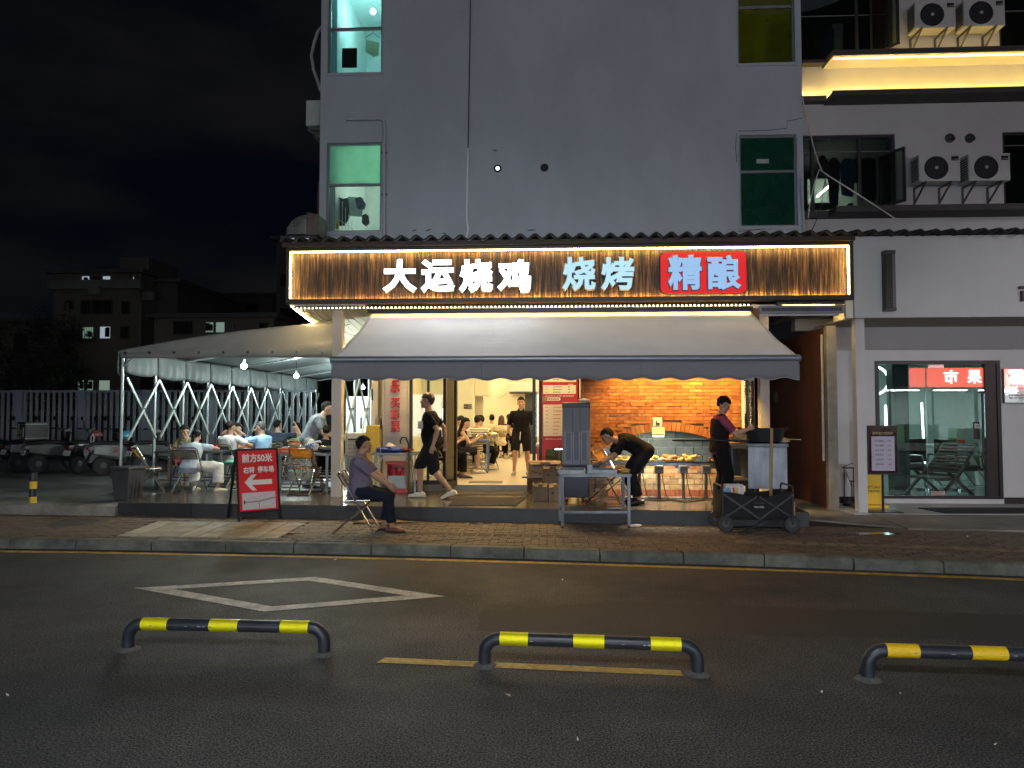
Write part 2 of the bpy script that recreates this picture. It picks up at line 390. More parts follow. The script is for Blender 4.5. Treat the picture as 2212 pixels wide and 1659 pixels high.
vis.sort(key=lambda c: c[1]); near = set(vis[:300])
for c in cells:
    x, y, s, j = c; dz = rng.uniform(-.003, .004); tl = rng.uniform(-.012, .012)
    if c in near: inst('paver', pm, pav, (x, y, .108 + dz), (tl, tl * .5, s + rng.uniform(-.02, .02)))
    else:
        k = MB(); k.M = Matrix.Translation((x, y, .108 + dz)) @ Matrix.Rotation(s + rng.uniform(-.03, .03), 4, 'Z') @ Matrix.Rotation(tl, 4, 'X')
        k.bx(-.0935, .0935, -.0435, .0435, -.02, .012); far.add(k.v, k.f)
far.build('paver_rows', M_paver_far, pav, kind='stuff')
M_tact = piece_mat('tactile_tile', [(.16, .125, .075), (.20, .15, .085), (.13, .105, .07)], .75)
tt = MB().bx(-.097, .097, -.097, .097, -.02, .01)
for i in range(4): tt.bx(-.085, .085, -.08 + i * .045, -.062 + i * .045, .01, .015)
tm = tt.mesh('tactile_tile'); tm.materials.append(M_tact)
x = -2.2
while x < 9:
    s = math.atan(-.0859 - .01128 * (x + .41)); inst('tactile_tile', tm, pav, (x, yk(x) + .875, .112), (0, 0, s)); x += .2
# pale concrete slabs let into the pavement
M_slab = piece_mat('pale_slab', [(.34, .31, .25), (.40, .37, .31), (.30, .26, .19)], .75, .2, 3.)
for i in range(8):
    a, b = i / 8 + .004, (i + 1) / 8 - .004
    q = [sq[0].lerp(sq[1], a), sq[0].lerp(sq[1], b), sq[3].lerp(sq[2], b), sq[3].lerp(sq[2], a)]
    k = MB().prism([(p.x, p.y, .108) for p in q][::-1], (0, 0, .017 + rng.uniform(0, .005)))
    c = q[0].lerp(q[2], .5)
    k.bx(c.x - .03, c.x + .03, c.y + .25, c.y + .27, .128, .131)
    k.build('concrete_slab', M_slab, pav, bevel=.004)
# kerb stones
kerb = tag(MB().loft([[(x, yk(x) + .03, -.05), (x, yk(x) + .03, .06), (x, yk(x) + .13, .06), (x, yk(x) + .13, -.05)] for x in xs]).build('kerb', M_joint), kind='structure')
x = PX0; i = 0
while x < PX1 - 1:
    L_ = .92 + rng.uniform(-.06, .06); a, b = x + .006, x + L_ - .006; k = MB(); dz = rng.uniform(-.006, .006); dy = rng.uniform(-.008, .008)
    prof = [(0, -.05), (.004, .085), (.012, .108), (.035, .122), (.165, .124), (.165, -.05)]
    k.loft([[(t, yk(t) + dy + p, q + dz) for p, q in prof] for t in (a, (a + b) / 2, b)])
    k.build('kerb_stone', M_kerb, kerb, bevel=.008); x += L_
# road paint
def strip(p, wd, z, name, m):
    vs = [];
    for q in p: vs.append(q)
    return None
def ribbon(f0, f1, x0, x1, n, z):
    k = MB(); vs = []
    for i in range(n + 1):
        t = x0 + (x1 - x0) * i / n; vs += [(t, f0(t), z), (t, f1(t), z)]
    return k.add(vs, [(2 * i, 2 * i + 2, 2 * i + 3, 2 * i + 1) for i in range(n)])
tag(ribbon(lambda t: yk(t) - .24, lambda t: yk(t) - .13, PX0, PX1, 40, .004).build('road_edge_line', M_yellow_line), kind='structure')
M_patch = mat('asphalt_patch', (.038, .036, .037), .8, var=.4, scale=60, bump=.6, bscale=120, dirt=.3)
for q in (((1040, 1318), (1320, 1300), (2700, 1345), (2700, 1392), (1030, 1362))  ,): tag(MB().add([G(x, y, .002) for x, y in q][::-1], [tuple(range(len(q)))]).build('road_patch', M_patch), kind='structure')
def inset(q, d):
    out = []; n = len(q)
    for i in range(n):
        p0, p1, p2 = q[i - 1], q[i], q[(i + 1) % n]
        def off(a, b):
            t = (b - a).normalized(); nn = Vector((-t.y, t.x, 0))
            return a + nn * d, t
        a, ta = off(p0, p1); b, tb = off(p1, p2)
        den = ta.x * tb.y - ta.y * tb.x; s = ((b.x - a.x) * tb.y - (b.y - a.y) * tb.x) / den
        out.append(a + ta * s)
    return out
dq = [G(x, y, .004) for x, y in ((290, 1270), (570, 1321), (963, 1288), (680, 1246))]
di = inset(dq, .15)
tag(MB().add(dq + di, [(i, (i + 1) % 4, 4 + (i + 1) % 4, 4 + i) for i in range(4)]).build('road_diamond_marking', M_white_line), kind='structure')
tag(MB().add([G(x, y, .004) for x, y in ((814, 1431), (1476, 1460), (1470, 1448), (832, 1420))], [(0, 1, 2, 3)]).build('road_dash_marking', M_yellow_line), kind='structure')
# raised floor in front of the restaurant: dark riser, big tiles
FX0, FX1 = -6.6, 3.62
M_riser = mat('dark_riser', (.045, .046, .05), .5, var=.2, scale=3, dirt=.4, bump=.2)
M_tile = piece_mat('floor_tile', [(.105, .095, .08), (.12, .105, .09), (.095, .085, .075)], .22, .06, 3.)
plat = tag(MB().loft([[(x, yp(x), 0), (x, yp(x), .312), (x, 12.5, .312), (x, 12.5, 0)] for x in (FX0, FX1)]).build('terrace_floor', M_riser), kind='structure')
nx = 13
for i in range(nx):
    xa, xb = FX0 + (FX1 - FX0) * i / nx + .002, FX0 + (FX1 - FX0) * (i + 1) / nx - .002
    for y0, y1 in ((None, 10.98), (10.984, 11.74), (11.744, 12.498)):
        ya, yb = (yp(xa) - .012, yp(xb) - .012) if y0 is None else (y0, y0)
        MB().prism([(xa, ya, .313), (xb, yb, .313), (xb, y1, .313), (xa, y1, .313)], (0, 0, .009)).build('floor_tile', M_tile, plat, bevel=.0015)
i = 0; x = FX0
while x < FX1 - .1:                              # riser slabs
    xb = min(FX1, x + 1.2); MB().add([(x + .003, yp(x) - .012, .0), (xb - .003, yp(xb) - .012, .0), (xb - .003, yp(xb) - .012, .31), (x + .003, yp(x) - .012, .31), (x + .003, yp(x) - .001, .0), (xb - .003, yp(xb) - .001, 0), (xb - .003, yp(xb) - .001, .31), (x + .003, yp(x) - .001, .31)],
        [(0, 1, 2, 3), (3, 2, 6, 7), (1, 5, 6, 2), (4, 0, 3, 7)]).build('riser_slab', M_riser, plat); x = xb
# parking lot on the left, with its worn concrete edge
tag(MB().loft([[(x, yp(x) + .02, 0), (x, yp(x) + .06, .285), (x, 60, .285), (x, 60, 0)] for x in (-70, -30, -6.605)]).build('parking_lot_ground', M_lot), kind='structure')
tag(MB().bx(-6.6, -2.95, 12.505, 60, 0, .297).build('tent_ground', M_lot), kind='structure')
tag(MB().loft([[(x, yp(x) - .10, .1), (x, yp(x) - .08, .262), (x, yp(x) + .05, .289), (x, yp(x) + .05, .1)] for x in [-30 + i * 1.3 for i in range(19)]]).build('lot_kerb', mat('lot_kerb', (.33, .30, .25), .85, var=.25, scale=4, dirt=.45, bump=.4), bevel=.01), kind='structure')
# concrete in front of the alley and the hair salon
tag(MB().prism([G(x, y, .10) for x, y in ((1716, 1123), (1975, 1146), (1875, 1112), (1790, 1100), (1745, 1085), (1640, 1080))], (0, 0, .03)).build('alley_ground', M_concrete), kind='structure')
tag(MB().bx(3.62, 4.72, 11.2, 40, 0, .125).build('alley_floor', M_concrete), kind='structure')
tag(MB().prism([G(x, y, .05) for x, y in ((1962, 1156), (2330, 1162), (2330, 1118), (1870, 1118))], (0, 0, .09)).build('salon_apron_ground', mat('apron_concrete', (.27, .25, .22), .8, var=.25, scale=2.5, dirt=.45, bump=.35)), kind='structure')
tag(MB().bx(4.72, 13, 11.25, 12.6, 0, .15).build('salon_step_floor', mat('pale_floor', (.42, .41, .40), .45, var=.08, scale=3, dirt=.2)), kind='structure')
pd = G(1880, 1152, .1265)
tag(MB().add([(pd.x + math.cos(2 * PI * i / 22) * .38 * (1 + .25 * math.sin(i * 2.3)), pd.y + math.sin(2 * PI * i / 22) * .10 * (1 + .3 * math.sin(i * 1.7 + 1)), .1265) for i in range(22)], [tuple(range(22))]).build('puddle_water', mat('puddle', (.02, .02, .02), .16, var=.1)), kind='structure')
mh = G(160, 1128, .126)
tag(MB().lathe([(.33, 0), (.33, .004), (.29, .005), (.29, .002), (.0, .002)], (mh.x, mh.y, .124), 28).build('manhole_cover', mat('cast_iron', (.07, .065, .06), .6, var=.3, bump=.8, bscale=40)), 'round iron manhole cover in the pavement beyond the pale slabs', 'manhole')
# ================================================================== the building above the restaurant
BY = 12.6
bld = thing('apartment_building', 'grey rendered apartment block above the restaurant with four green tinted windows', 'building', (0, BY, 0))
def wallgrid(xs, zs, holes, y0, y1):
    k = MB()
    for i in range(len(xs) - 1):
        for j in range(len(zs) - 1):
            if (i, j) not in holes: k.bx(xs[i], xs[i + 1], y0, y1, zs[j], zs[j + 1])
    return k
bx_ = [-4.13, -4.0, -2.99, 3.42, 4.42, 4.53]; bz_ = [3.42, 4.98, 6.62, 7.91, 9.55, 11.5]
wallgrid(bx_, bz_, {(1, 1), (3, 1), (1, 3), (3, 3)}, BY, BY + .22).build('wall', M_wall, bld, world=True)
k = MB(); k.bx(-4.13, -3.91, BY + .225, 20, 3.42, 11.5); k.bx(4.31, 4.53, BY + .225, 20, 3.42, 11.5); k.bx(-3.9, 4.3, 19.8, 20, 3.42, 11.5)
k.build('wall', M_wall, bld, world=True)
MB().bx(-4.13, 4.53, BY, 20, 11.505, 11.6).build('roof', M_concrete, bld, world=True)
M_alu = mat('aluminium_frame', (.30, .31, .32), .4, metal=.6, var=.1)
M_teal = mat('teal_room', (.62, .69, .68), .8, var=.12, scale=3)
M_roomw = mat('white_room', (.70, .72, .70), .8, var=.08, scale=4)
M_roomd = mat('dim_room', (.10, .10, .09), .9, var=.3, scale=2)
def room(x0, x1, z0, z1, m, y0=BY + .23, y1=BY + 2.4):
    k = MB(); a, b, c, d = x0, x1, z0, z1
    k.add([(a, y0, c), (b, y0, c), (b, y1, c), (a, y1, c), (a, y0, d), (b, y0, d), (b, y1, d), (a, y1, d)], [(0, 1, 2, 3), (7, 6, 5, 4), (1, 5, 6, 2), (2, 6, 7, 3), (3, 7, 4, 0)])
    return k.build('room', m, bld, world=True)
GL = {'teal': thin('teal_glass', (.66, .93, .91), haze=.10, hazecol=(.5, .85, .85)), 'frost': thin('frosted_green_glass', (.55, .88, .70), haze=.55, hazecol=(.45, .85, .66)),
      'clear': thin('wet_clear_glass', (.82, .95, .90), haze=.06), 'dgreen': thin('dark_green_glass', (.16, .42, .30), haze=.5, hazecol=(.04, .17, .12)), 'olive': thin('olive_glass', (.42, .45, .06), haze=.45, hazecol=(.22, .24, .02))}
def window(x0, x1, z0, z1, split, g0, g1, lab=None):
    k = MB(); t = .035; y0, y1 = BY + .04, BY + .10
    k.bx(x0, x0 + t, y0, y1, z0, z1); k.bx(x1 - t, x1, y0, y1, z0, z1); k.bx(x0 + t, x1 - t, y0, y1, z0, z0 + t); k.bx(x0 + t, x1 - t, y0, y1, z1 - t, z1); k.bx(x0 + t, x1 - t, y0, y1, split - .02, split + .025)
    f = k.build('window', M_alu, bld, world=True, bevel=.004)
    MB().bx(x0 + t, x1 - t, BY + .065, BY + .071, z0 + t, split - .02).build('pane', GL[g0], f, world=True)
    MB().bx(x0 + t, x1 - t, BY + .065, BY + .071, split + .025, z1 - t).build('pane', GL[g1], f, world=True)
    MB().bx(x0 - .03, x1 + .03, BY - .03, BY + .03, z0 - .05, z0 - .003).build('sill', M_wall, f, world=True)
    return f
wl1 = window(-4.0, -2.99, 4.98, 6.62, Z_(392, BY), 'clear', 'frost')
wl2 = window(-4.0, -2.99, 7.91, 9.55, Z_(50, BY), 'teal', 'teal')
wr1 = window(3.42, 4.42, 4.98, 6.62, Z_(378, BY), 'dgreen', 'dgreen')
wr2 = window(3.42, 4.42, 7.91, 9.55, Z_(27, BY), 'olive', 'olive')
room(-3.9, -2.2, 4.6, 6.9, M_roomw); room(-3.9, -2.4, 7.7, 9.9, M_teal); room(3.0, 4.3, 4.7, 6.9, M_roomd); room(3.0, 4.3, 7.7, 9.9, M_roomd)
M_bulb = glow('bulb_cold', (.85, 1, .98), 40)
def ceiling_bulb(x, y, z, p, col, label, r=.05, vis=True):
    t = thing('ceiling_bulb', label, 'lamp', (x, y, z))
    if vis:
        MB().ell((0, 0, 0), r).build('globe', M_bulb, t, smooth=True)
        MB().lathe([(.03, 0), (.03, .06)], (0, 0, r - .01), 10).build('socket', M_whitep, t)
    lamp('bulb_light', 'POINT', (x, y, z - r - .04), p, col, .06, parent=t)
    return t
b2 = Y(806, 25, BY + .75)
ceiling_bulb(b2.x, b2.y, b2.z, 17, (.85, 1, .97), 'bare round ceiling bulb behind the upper teal window')
ceiling_bulb(-2.75, 13.7, 6.3, 16, (.9, 1, .92), 'white tube bulb inside the lower left flat with the washing', .04)
ceiling_bulb(3.7, 14.2, 9.3, 7, (1, .9, .35), 'dim yellow bulb behind the olive upper window', .03)
ceiling_bulb(3.5, 14.4, 6.3, 3.2, (.6, 1, .75), 'dim bulb behind the dark green lower window', .03)
# things seen through the lit windows
tag(MB().bx(-3.745, -3.47, BY + .03, BY + .06, Z_(135, BY), Z_(93, BY)).build('vent_cover', M_black), 'black square vent cover fixed in the upper teal window pane', 'vent')
def cloth(name, lab, cat, pts, y, m, th=.03, amp=.03):
    P = [Y(px, py, y) for px, py in pts]
    k = MB(); n = len(P); c = sum(P, Vector()) / n
    top = [p + Vector((0, th, 0)) for p in P]; bot = [p - Vector((0, th, 0)) for p in P]
    k.prism(bot, (0, 2 * th, 0))
    return tag(k.build(name, m, bevel=.01), lab, cat)
M_cl1 = mat('cloth_yellow', (.75, .60, .30), .9, var=.2); M_cl2 = mat('cloth_black', (.02, .02, .025), .9, var=.3); M_cl3 = mat('cloth_grey', (.45, .47, .48), .9, var=.2)
M_cl4 = mat('cloth_navy', (.03, .05, .10), .9, var=.3); M_cl5 = mat('cloth_maroon', (.15, .03, .03), .9, var=.3)
cloth('towel', 'yellow towel hanging on a hanger behind the upper teal window', 'towel', [(790, 85), (820, 92), (818, 120), (808, 124), (790, 112)], BY + .5, M_cl1, .012)
cloth('jacket', 'big black jacket hanging behind the lower left window', 'clothing', [(722, 422), (742, 430), (752, 428), (755, 470), (745, 487), (728, 488), (722, 470)], BY + .45, M_cl2)
cloth('shirt', 'grey white shirt hanging beside the black jacket in the lower left window', 'clothing', [(752, 425), (786, 428), (783, 468), (753, 466)], BY + .5, M_cl3)
cloth('cap', 'dark peaked cap hanging over the grey shirt in the lower left window', 'cap', [(768, 430), (780, 426), (790, 440), (786, 452), (772, 450)], BY + .4, M_cl4, .05)
cloth('handbag', 'small black handbag hanging low in the lower left window', 'bag', [(783, 466), (790, 462), (796, 466), (798, 482), (790, 489), (782, 482)], BY + .4, M_cl2)
cloth('washing', 'pale garment hanging behind the olive upper window', 'clothing', [(1652, 60), (1668, 52), (1676, 62), (1672, 118), (1655, 122)], BY + .25, M_cl1)
cloth('washing', 'dark garment hanging at the right of the olive upper window', 'clothing', [(1682, 75), (1702, 68), (1708, 100), (1690, 104)], BY + .25, M_cl2)
cloth('box_fan', 'dark round bulk behind the lower dark green window', 'fan', [(1640, 405), (1665, 396), (1688, 405), (1694, 435), (1680, 458), (1655, 462), (1636, 445)], BY + .22, M_cl2)
tag(MB().bx(X_(1641, BY + .06), X_(1668, BY + .06), BY + .056, BY + .062, Z_(362, BY + .06), Z_(353, BY + .06)).build('paper_note', M_cl3), 'small pale paper stuck on the upper pane of the dark green window', 'paper')
t = thing('clothes_hanger', 'thin wire hanger holding the yellow towel behind the upper teal window', 'hanger', Y(805, 75, BY + .5)); MB().tube([(-.14, 0, -.06), (0, 0, .04), (.14, 0, -.06)], .006, 5).build('wire', M_dark, t); MB().tube([(0, 0, .04), (.02, 0, .09), (-.02, 0, .11)], .005, 5).build('hook', M_dark, t)
pb = Y(729, 488, BY + .2); tag(MB().lathe([(.03, 0), (.03, .11), (.012, .13), (.012, .15)], (pb.x, pb.y, pb.z - .06), 10).build('bottle', M_yellow, smooth=True), 'yellow detergent bottle on the sill of the lower left window', 'bottle')
t = thing('drying_rack', 'thin white wire drying rack at the left of the lower left window', 'rack', (-3.85, BY + .3, 5.0))
for i in range(5): MB().tube([(i * .06, 0, 0), (i * .06, 0, .75 - i * .12)], .006, 6).build('rod', M_whitep, t)
MB().tube([(-.02, 0, .3), (.28, 0, .08)], .006, 6).build('rail', M_whitep, t)
# pipes, cables, holes on the wall
M_pvc = mat('pvc_pipe', (.45, .46, .48), .55, var=.08)
p = [Y(748, 257, BY - .06), Y(820, 257, BY - .06), Y(829, 262, BY - .06), Y(830, 285, BY - .06), Y(830, 517, BY - .06)]
t = thing('drain_pipe', 'grey plastic drain pipe elbowing across the wall and down beside the left windows', 'pipe', p[0])
MB().tube(p, .028, 10).build('pipe', M_pvc, t, smooth=True, world=True)
for a in ((790, 257), (770, 257)): q = Y(*a, BY - .06); MB().tube([q - Vector((.02, 0, 0)), q + Vector((.02, 0, 0))], .035, 10).build('coupling', M_pvc, t, world=True)
for py in (330, 420): q = Y(830, py, BY - .03); MB().box(q, (.09, .05, .03)).build('clamp', M_dark, t, world=True)
c = [Y(x, y, BY - .04) for x, y in ((1016, -10), (1015, 100), (1013, 200), (1011, 320))]
tag(MB().tube(c, .008, 6).build('black_cable', M_cable), 'thin black cable hanging straight down the grey wall', 'cable')
c = [Y(x, y, BY - .05) for x, y in ((1011, 320), (1009, 420), (1008, 470), (1011, 496), (1007, 512), (1001, 526))]
tag(MB().tube(c, .017, 6).build('white_cable', mat('white_cord', (.9, .9, .9), .5, var=0)), 'white cable end dangling below the black cable onto the tiled eave', 'cable')
def wall_hole(px, py, m, lab):
    q = Y(px, py, BY - .001); t = thing('wall_hole', lab, 'hole', q)
    Mx = Matrix.Rotation(PI / 2, 4, 'X')
    MB().lathe([(.075, 0), (.06, .012), (.04, .012), (.04, .004)], (0, 0, 0), 11, Mx).build('rim', mat('broken_plaster', (.03, .03, .03), .95, var=.5, scale=30), t)
    MB().lathe([(.036, 0), (.036, .014)], (.01 if m is LED_WH else 0, 0, 0), 9, Mx).build('core', m, t)
wall_hole(1075, 364, glow('hole_light', (.9, 1, .95), 1.3), 'small broken hole in the wall with white light shining through')
wall_hole(1176, 362, M_black, 'small dark broken hole in the wall beside the lit hole')
for px, py, w_ in ((1070, 325, .04), (895, 498, .05), (925, 497, .06), (960, 504, .04), (1148, 497, .08)):
    q = Y(px, py, BY - .003); MB().ell((0, 0, 0), (w_, .004, .012), 8, 5, Matrix.Rotation(rng.uniform(-.4, .4), 4, 'Y')).build('plaster_chip', mat('chip', (.10, .10, .10), .95), bld, world=False).location = q - bld.location
# crack lines by the right window
for pts in (((1594, 283), (1650, 282), (1700, 277), (1700, 262), (1733, 255)), ((1591, 290), (1589, 320), (1592, 350)), ((1595, 500), (1660, 494), (1734, 488))):
    MB().tube([Y(x, y, BY - .002) for x, y in pts], .006, 5).build('crack', mat('crack', (.05, .05, .05), .95), bld, world=True)
# left side: air conditioner, drooping hose, exhaust hood
def ac_unit(loc, rz, label, group, fan=True):
    t = thing('air_conditioner', label, 'air conditioner', loc, rz, group); t.scale = (.85, .85, .85)
    M_ac = mat('ac_case', (.60, .60, .56), .5, var=.06, dirt=.15, scale=3)
    MB().bx(-.42, .42, -.16, .16, 0, .56).build('case', M_ac, t, bevel=.012)
    MB().bx(-.425, .425, -.165, .165, .54, .575).build('lid', M_ac, t, bevel=.008)
    f = MB().lathe([(.245, 0), (.245, .012), (.225, .014), (.225, -.03), (0, -.03)], (-.07, -.162, .28), 28, Matrix.Rotation(PI / 2, 4, 'X')).build('fan_well', mat('fan_dark', (.015, .015, .02), .6), t)
    g = MB()
    for i in range(1, 7): r = .035 * i; g.tube([(-.07 + r * math.cos(2 * PI * k / 24), -.182, .28 + r * math.sin(2 * PI * k / 24)) for k in range(24)], .003, 4, closed=True)
    for k in range(12): a = 2 * PI * k / 12; g.tube([(-.07 + .04 * math.cos(a), -.180, .28 + .04 * math.sin(a)), (-.07 + .225 * math.cos(a + .2), -.180, .28 + .225 * math.sin(a + .2))], .003, 4)
    g.build('fan_guard', mat('guard_grey', (.07, .07, .075), .5), t)
    MB().lathe([(.035, 0), (.03, .012)], (-.07, -.182, .28), 12, Matrix.Rotation(PI / 2, 4, 'X')).build('hub', M_ac, t)
    MB().bx(.24, .38, -.168, -.162, .43, .52).build('badge', M_black, t)
    text('小天鹅', mat('badge_white', (.5, .5, .5), .6), t, (.31, -.170, .455), w=.11, h=.03, bold=.0, depth=.02, name='badge_lettering')
    for i in range(9): MB().bx(-.432, -.424, -.13, .13, .06 + i * .052, .085 + i * .052).build('side_slot', M_black, t)
    for x in (-.3, .22):
        b = MB(); b.bx(x - .018, x + .018, -.2, .3, -.03, -.004); b.bx(x - .018, x + .018, .27, .3, -.36, -.03); b.bar((x, -.17, -.03), (x, .285, -.34), .028); b.build('bracket', mat('bracket_steel', (.13, .13, .13), .6, metal=.4), t)
    return t
q = Y(682, 240, BY + .6); ac_unit((-4.45, 13.5, q.z - .3), R(-90), 'weathered air conditioner on the left side wall beside the dark sky', None)
c = [Y(x, y, 13.0) for x, y in ((697, 57), (686, 70), (678, 95), (673, 120), (677, 150), (685, 172), (692, 196))]
tag(MB().tube(c, .03, 8).build('drain_hose', mat('hose_grey', (.40, .40, .38), .6), smooth=True), 'thick pale hose looping off the left edge of the building', 'hose')
c = [Y(x, y, 12.9) for x, y in ((690, 392), (688, 420), (687, 450), (690, 490))]
tag(MB().tube(c, .015, 6).build('side_cable', mat('cable_brown', (.12, .08, .06), .6)), 'thin brown cable on the left edge below the air conditioner', 'cable')
t = thing('exhaust_hood', 'shiny sheet metal exhaust elbow on the left end of the tiled eave', 'duct', Y(655, 512, 12.2))
Mtin = mat('tin_duct', (.42, .42, .36), .3, metal=.85, var=.12, dirt=.2); pr = []
cx = 0.12
for a in range(0, 91, 15): pr.append((cx - .36 * math.cos(R(a)), -.2, .34 * math.sin(R(a))))
MB().prism([(cx, -.2, 0)] + pr, (0, .42, 0)).build('elbow', Mtin, t, bevel=.008)
MB().prism([(cx + .01, -.22, -.02), (cx + .01, -.22, .38), (cx + .22, -.22, .34), (cx + .22, -.22, -.02)][::-1], (0, .46, 0)).build('collar', mat('tin_brown', (.16, .12, .10), .4, metal=.6, var=.2), t, bevel=.008)
MB().box((0, 0, -.06), (.62, .5, .04)).build('base_plate', M_dark, t)
MB().box((.02, -.05, -.11), (.55, .05, .05)).build('light_tube', glow('tube_cold', (.85, .88, 1), 2.2), t)

# ================================================================== tiled eave (corrugated sheets) across both fronts
eave = thing('tiled_eave', 'dark corrugated tile eave running over the illuminated sign and the white fascia', 'eave', (0, 11.1, 4.42))
M_tile_roof = mat('roof_tile', (.014, .013, .014), .6, var=.3, scale=6, dirt=.3, bump=.2)
def sheet(x0, x1, zf):
    n = int((x1 - x0) / .02); k = MB()
    def zz(x): return .035 * math.sin(2 * PI * x / .235) 
    for y, z in ((11.02, 0), (12.58, .20)): pass
    top = []; 
    fn = lambda u, v: (x0 + (x1 - x0) * u, 11.02 + 1.56 * v, 4.455 + zf + .2 * v + zz(x0 + (x1 - x0) * u) * (1.0 if v < .5 else 1))
    k.grid(fn, n, 2); return k
x = -4.26; i = 0
while x < 12.5:
    L_ = 1.175; o = sheet(x, x + L_ + .02, .004 * (i % 2)).build('roof_sheet', M_tile_roof, eave, world=True, smooth=True, solid=.03); x += L_; i += 1
MB().bx(-4.24, 4.76, 11.10, 11.16, 4.36, 4.43).build('eave_board', mat('eave_brown', (.035, .02, .012), .6, var=.3, stretch=(.3, 4, 4)), eave, world=True)

# ================================================================== illuminated wooden sign
SY = 11.2
sign = thing('shop_sign', 'long charred plank shop sign edged with warm light strips and glowing Chinese characters', 'sign', (0, SY, 3.45))
M_fr = mat('sign_frame_wood', (.035, .022, .014), .5, var=.4, scale=5, stretch=(.3, 3, 3))
sx0, sx1, sz0, sz1 = -4.2, 4.76, 3.45, 4.365
k = MB(); k.bx(sx0, sx1, SY - .02, SY + .34, sz0, sz0 + .075); k.bx(sx0, sx1, SY - .02, SY + .34, sz1 - .06, sz1); k.bx(sx0, sx0 + .055, SY - .02, SY + .34, sz0 + .075, sz1 - .06); k.bx(sx1 - .055, sx1, SY - .02, SY + .34, sz0 + .075, sz1 - .06)
k.build('frame', M_fr, sign, world=True, bevel=.006)
MB().bx(sx0 + .06, sx1 - .06, SY + .15, SY + .33, sz0 + .08, sz1 - .065).build('backing', M_dark, sign, world=True)
n = 64; pw = (sx1 - sx0 - .11) / n
pmesh = MB().bx(-pw / 2 + .0018, pw / 2 - .0018, -.012, .012, 0, sz1 - sz0 - .137).mesh('plank'); pmesh.materials.append(M_wood)
for i in range(n): inst('plank', pmesh, sign, (sx0 + .055 + pw * (i + .5), .12 + rng.uniform(-.004, .004), .0765))
LED_S = glow('led_sign', (1, .66, .18), 34); LED_SL = glow('led_sign_side', (1, .72, .27), 22)
za, zb = sz0 + .085, sz1 - .075
for i in range(18):
    xa = sx0 + .06 + (sx1 - sx0 - .12) * i / 18; xb = sx0 + .06 + (sx1 - sx0 - .12) * (i + 1) / 18
    MB().bx(xa, xb, SY + .010, SY + .026, zb - .004, zb + .012).build('led_strip', LED_SL, sign, world=True)
    MB().bx(xa, xb, SY + .070, SY + .082, za - .006, za + .002).build('led_strip', LED_S, sign, world=True)
for xa in (sx0 + .062, sx1 - .078):
    MB().bx(xa, xa + .016, SY + .006, SY + .022, za + .01, zb - .008).build('led_strip', LED_SL, sign, world=True)
LET1 = glow('letter_white', (.88, .95, 1), 7); LET2 = glow('letter_pale_blue', (.50, .80, .92), .50); LET3 = glow('letter_sky_blue', (.36, .60, .95), .44); RED_L = glow('red_light_box', (.85, .0, .006), .42)
M_letside = mat('letter_side', (.16, .18, .21), .5)
def chars(s, x0, x1, y0, y1, m, bold, yd=SY):
    n = len(s); wd = (x1 - x0) / n
    for i, ch in enumerate(s):
        a, b = Y(x0 + wd * i + 2, y0, yd), Y(x0 + wd * (i + 1) - 2, y1, yd); c = (a + b) / 2
        W_, H_ = b.x - a.x, a.z - b.z; text(ch, M_letside, sign, (c.x, yd + .03, c.z), w=W_ * .97, h=H_, bold=bold, depth=.02, world=True, name='letter_rim'); text(ch, m, sign, (c.x, yd - .004, c.z), w=W_ * .91, h=H_ * .95, bold=bold * .68, depth=.0, world=True, name='lettering')
chars('大运烧鸡', 822, 1152, 559, 633, LET1, .05)
chars('烧烤', 1209, 1376, 554, 629, LET2, .048)
a, b = Y(1428, 543, SY), Y(1614, 632, SY)
MB().prism([(x, SY + .03, z) for x, z in rrect(a.x, b.x, b.z, a.z, .09)], (0, .05, 0)).build('light_box', RED_L, sign, world=True)
MB().prism([(x, SY + .05, z) for x, z in rrect(a.x - .012, b.x + .012, b.z - .012, a.z + .012, .10)], (0, .05, 0)).build('light_box_rim', M_black, sign, world=True)
chars('精酿', 1437, 1607, 550, 628, LET3, .048, SY - .01)
# cables and hooks on the lower edge, off-duty scrolling display under the right end
for px in (700, 810, 905, 1010, 1120, 1240, 1390, 1530): q = Y(px, 657, SY + .1); MB().tube([q + Vector((0, 0, .02)), q + Vector((.03, 0, -.03)), q + Vector((.12, 0, -.035)), q + Vector((.16, 0, .02))], .004, 5).build('loop_cable', M_cable, sign, world=True)
# LED dot bar that washes the awning
bar = thing('led_bar', 'black bar of warm LED dots hanging under the sign above the awning', 'light', (0, SY + .03, 3.37))
MB().bx(-2.87, 3.22, SY - .006, SY - .002, 3.282, 3.36).build('lip', M_black, bar, world=True)
MB().bx(-4.12, 3.2, SY + .012, SY + .045, 3.375, 3.41).build('rail', M_black, bar, world=True)
k = MB(); x = -4.08
while x < 3.18: k.bx(x - .010, x + .010, SY + .004, SY + .0115, 3.372, 3.392); x += .064
k.build('led_dots', glow('led_dot', (1, .86, .58), 6), bar, world=True, kind='stuff')
for i in range(14):
    xa = -2.85 + i * .432; MB().bx(xa, xa + .428, SY + .008, SY + .022, 3.300, 3.306).build('led_strip', glow('led_bar_down', (1, .60, .16), 25), bar, world=True)
for i in range(3):
    pass
disp = thing('scrolling_display', 'unlit grey scrolling display board under the right end of the sign', 'display', Y(1720, 668, SY + .1))
a, b = Y(1640, 658, SY + .1), Y(1822, 680, SY + .1)
MB().bx(a.x, b.x, SY + .08, SY + .14, b.z + .02, a.z - .02).build('housing', mat('display_grey', (.22, .22, .24), .5), disp, world=True, bevel=.006)
MB().bx(a.x, b.x - .06, SY + .1, SY + .13, b.z - .01, b.z + .018).build('lower_rail', mat('rail_pale', (.45, .45, .47), .5), disp, world=True)
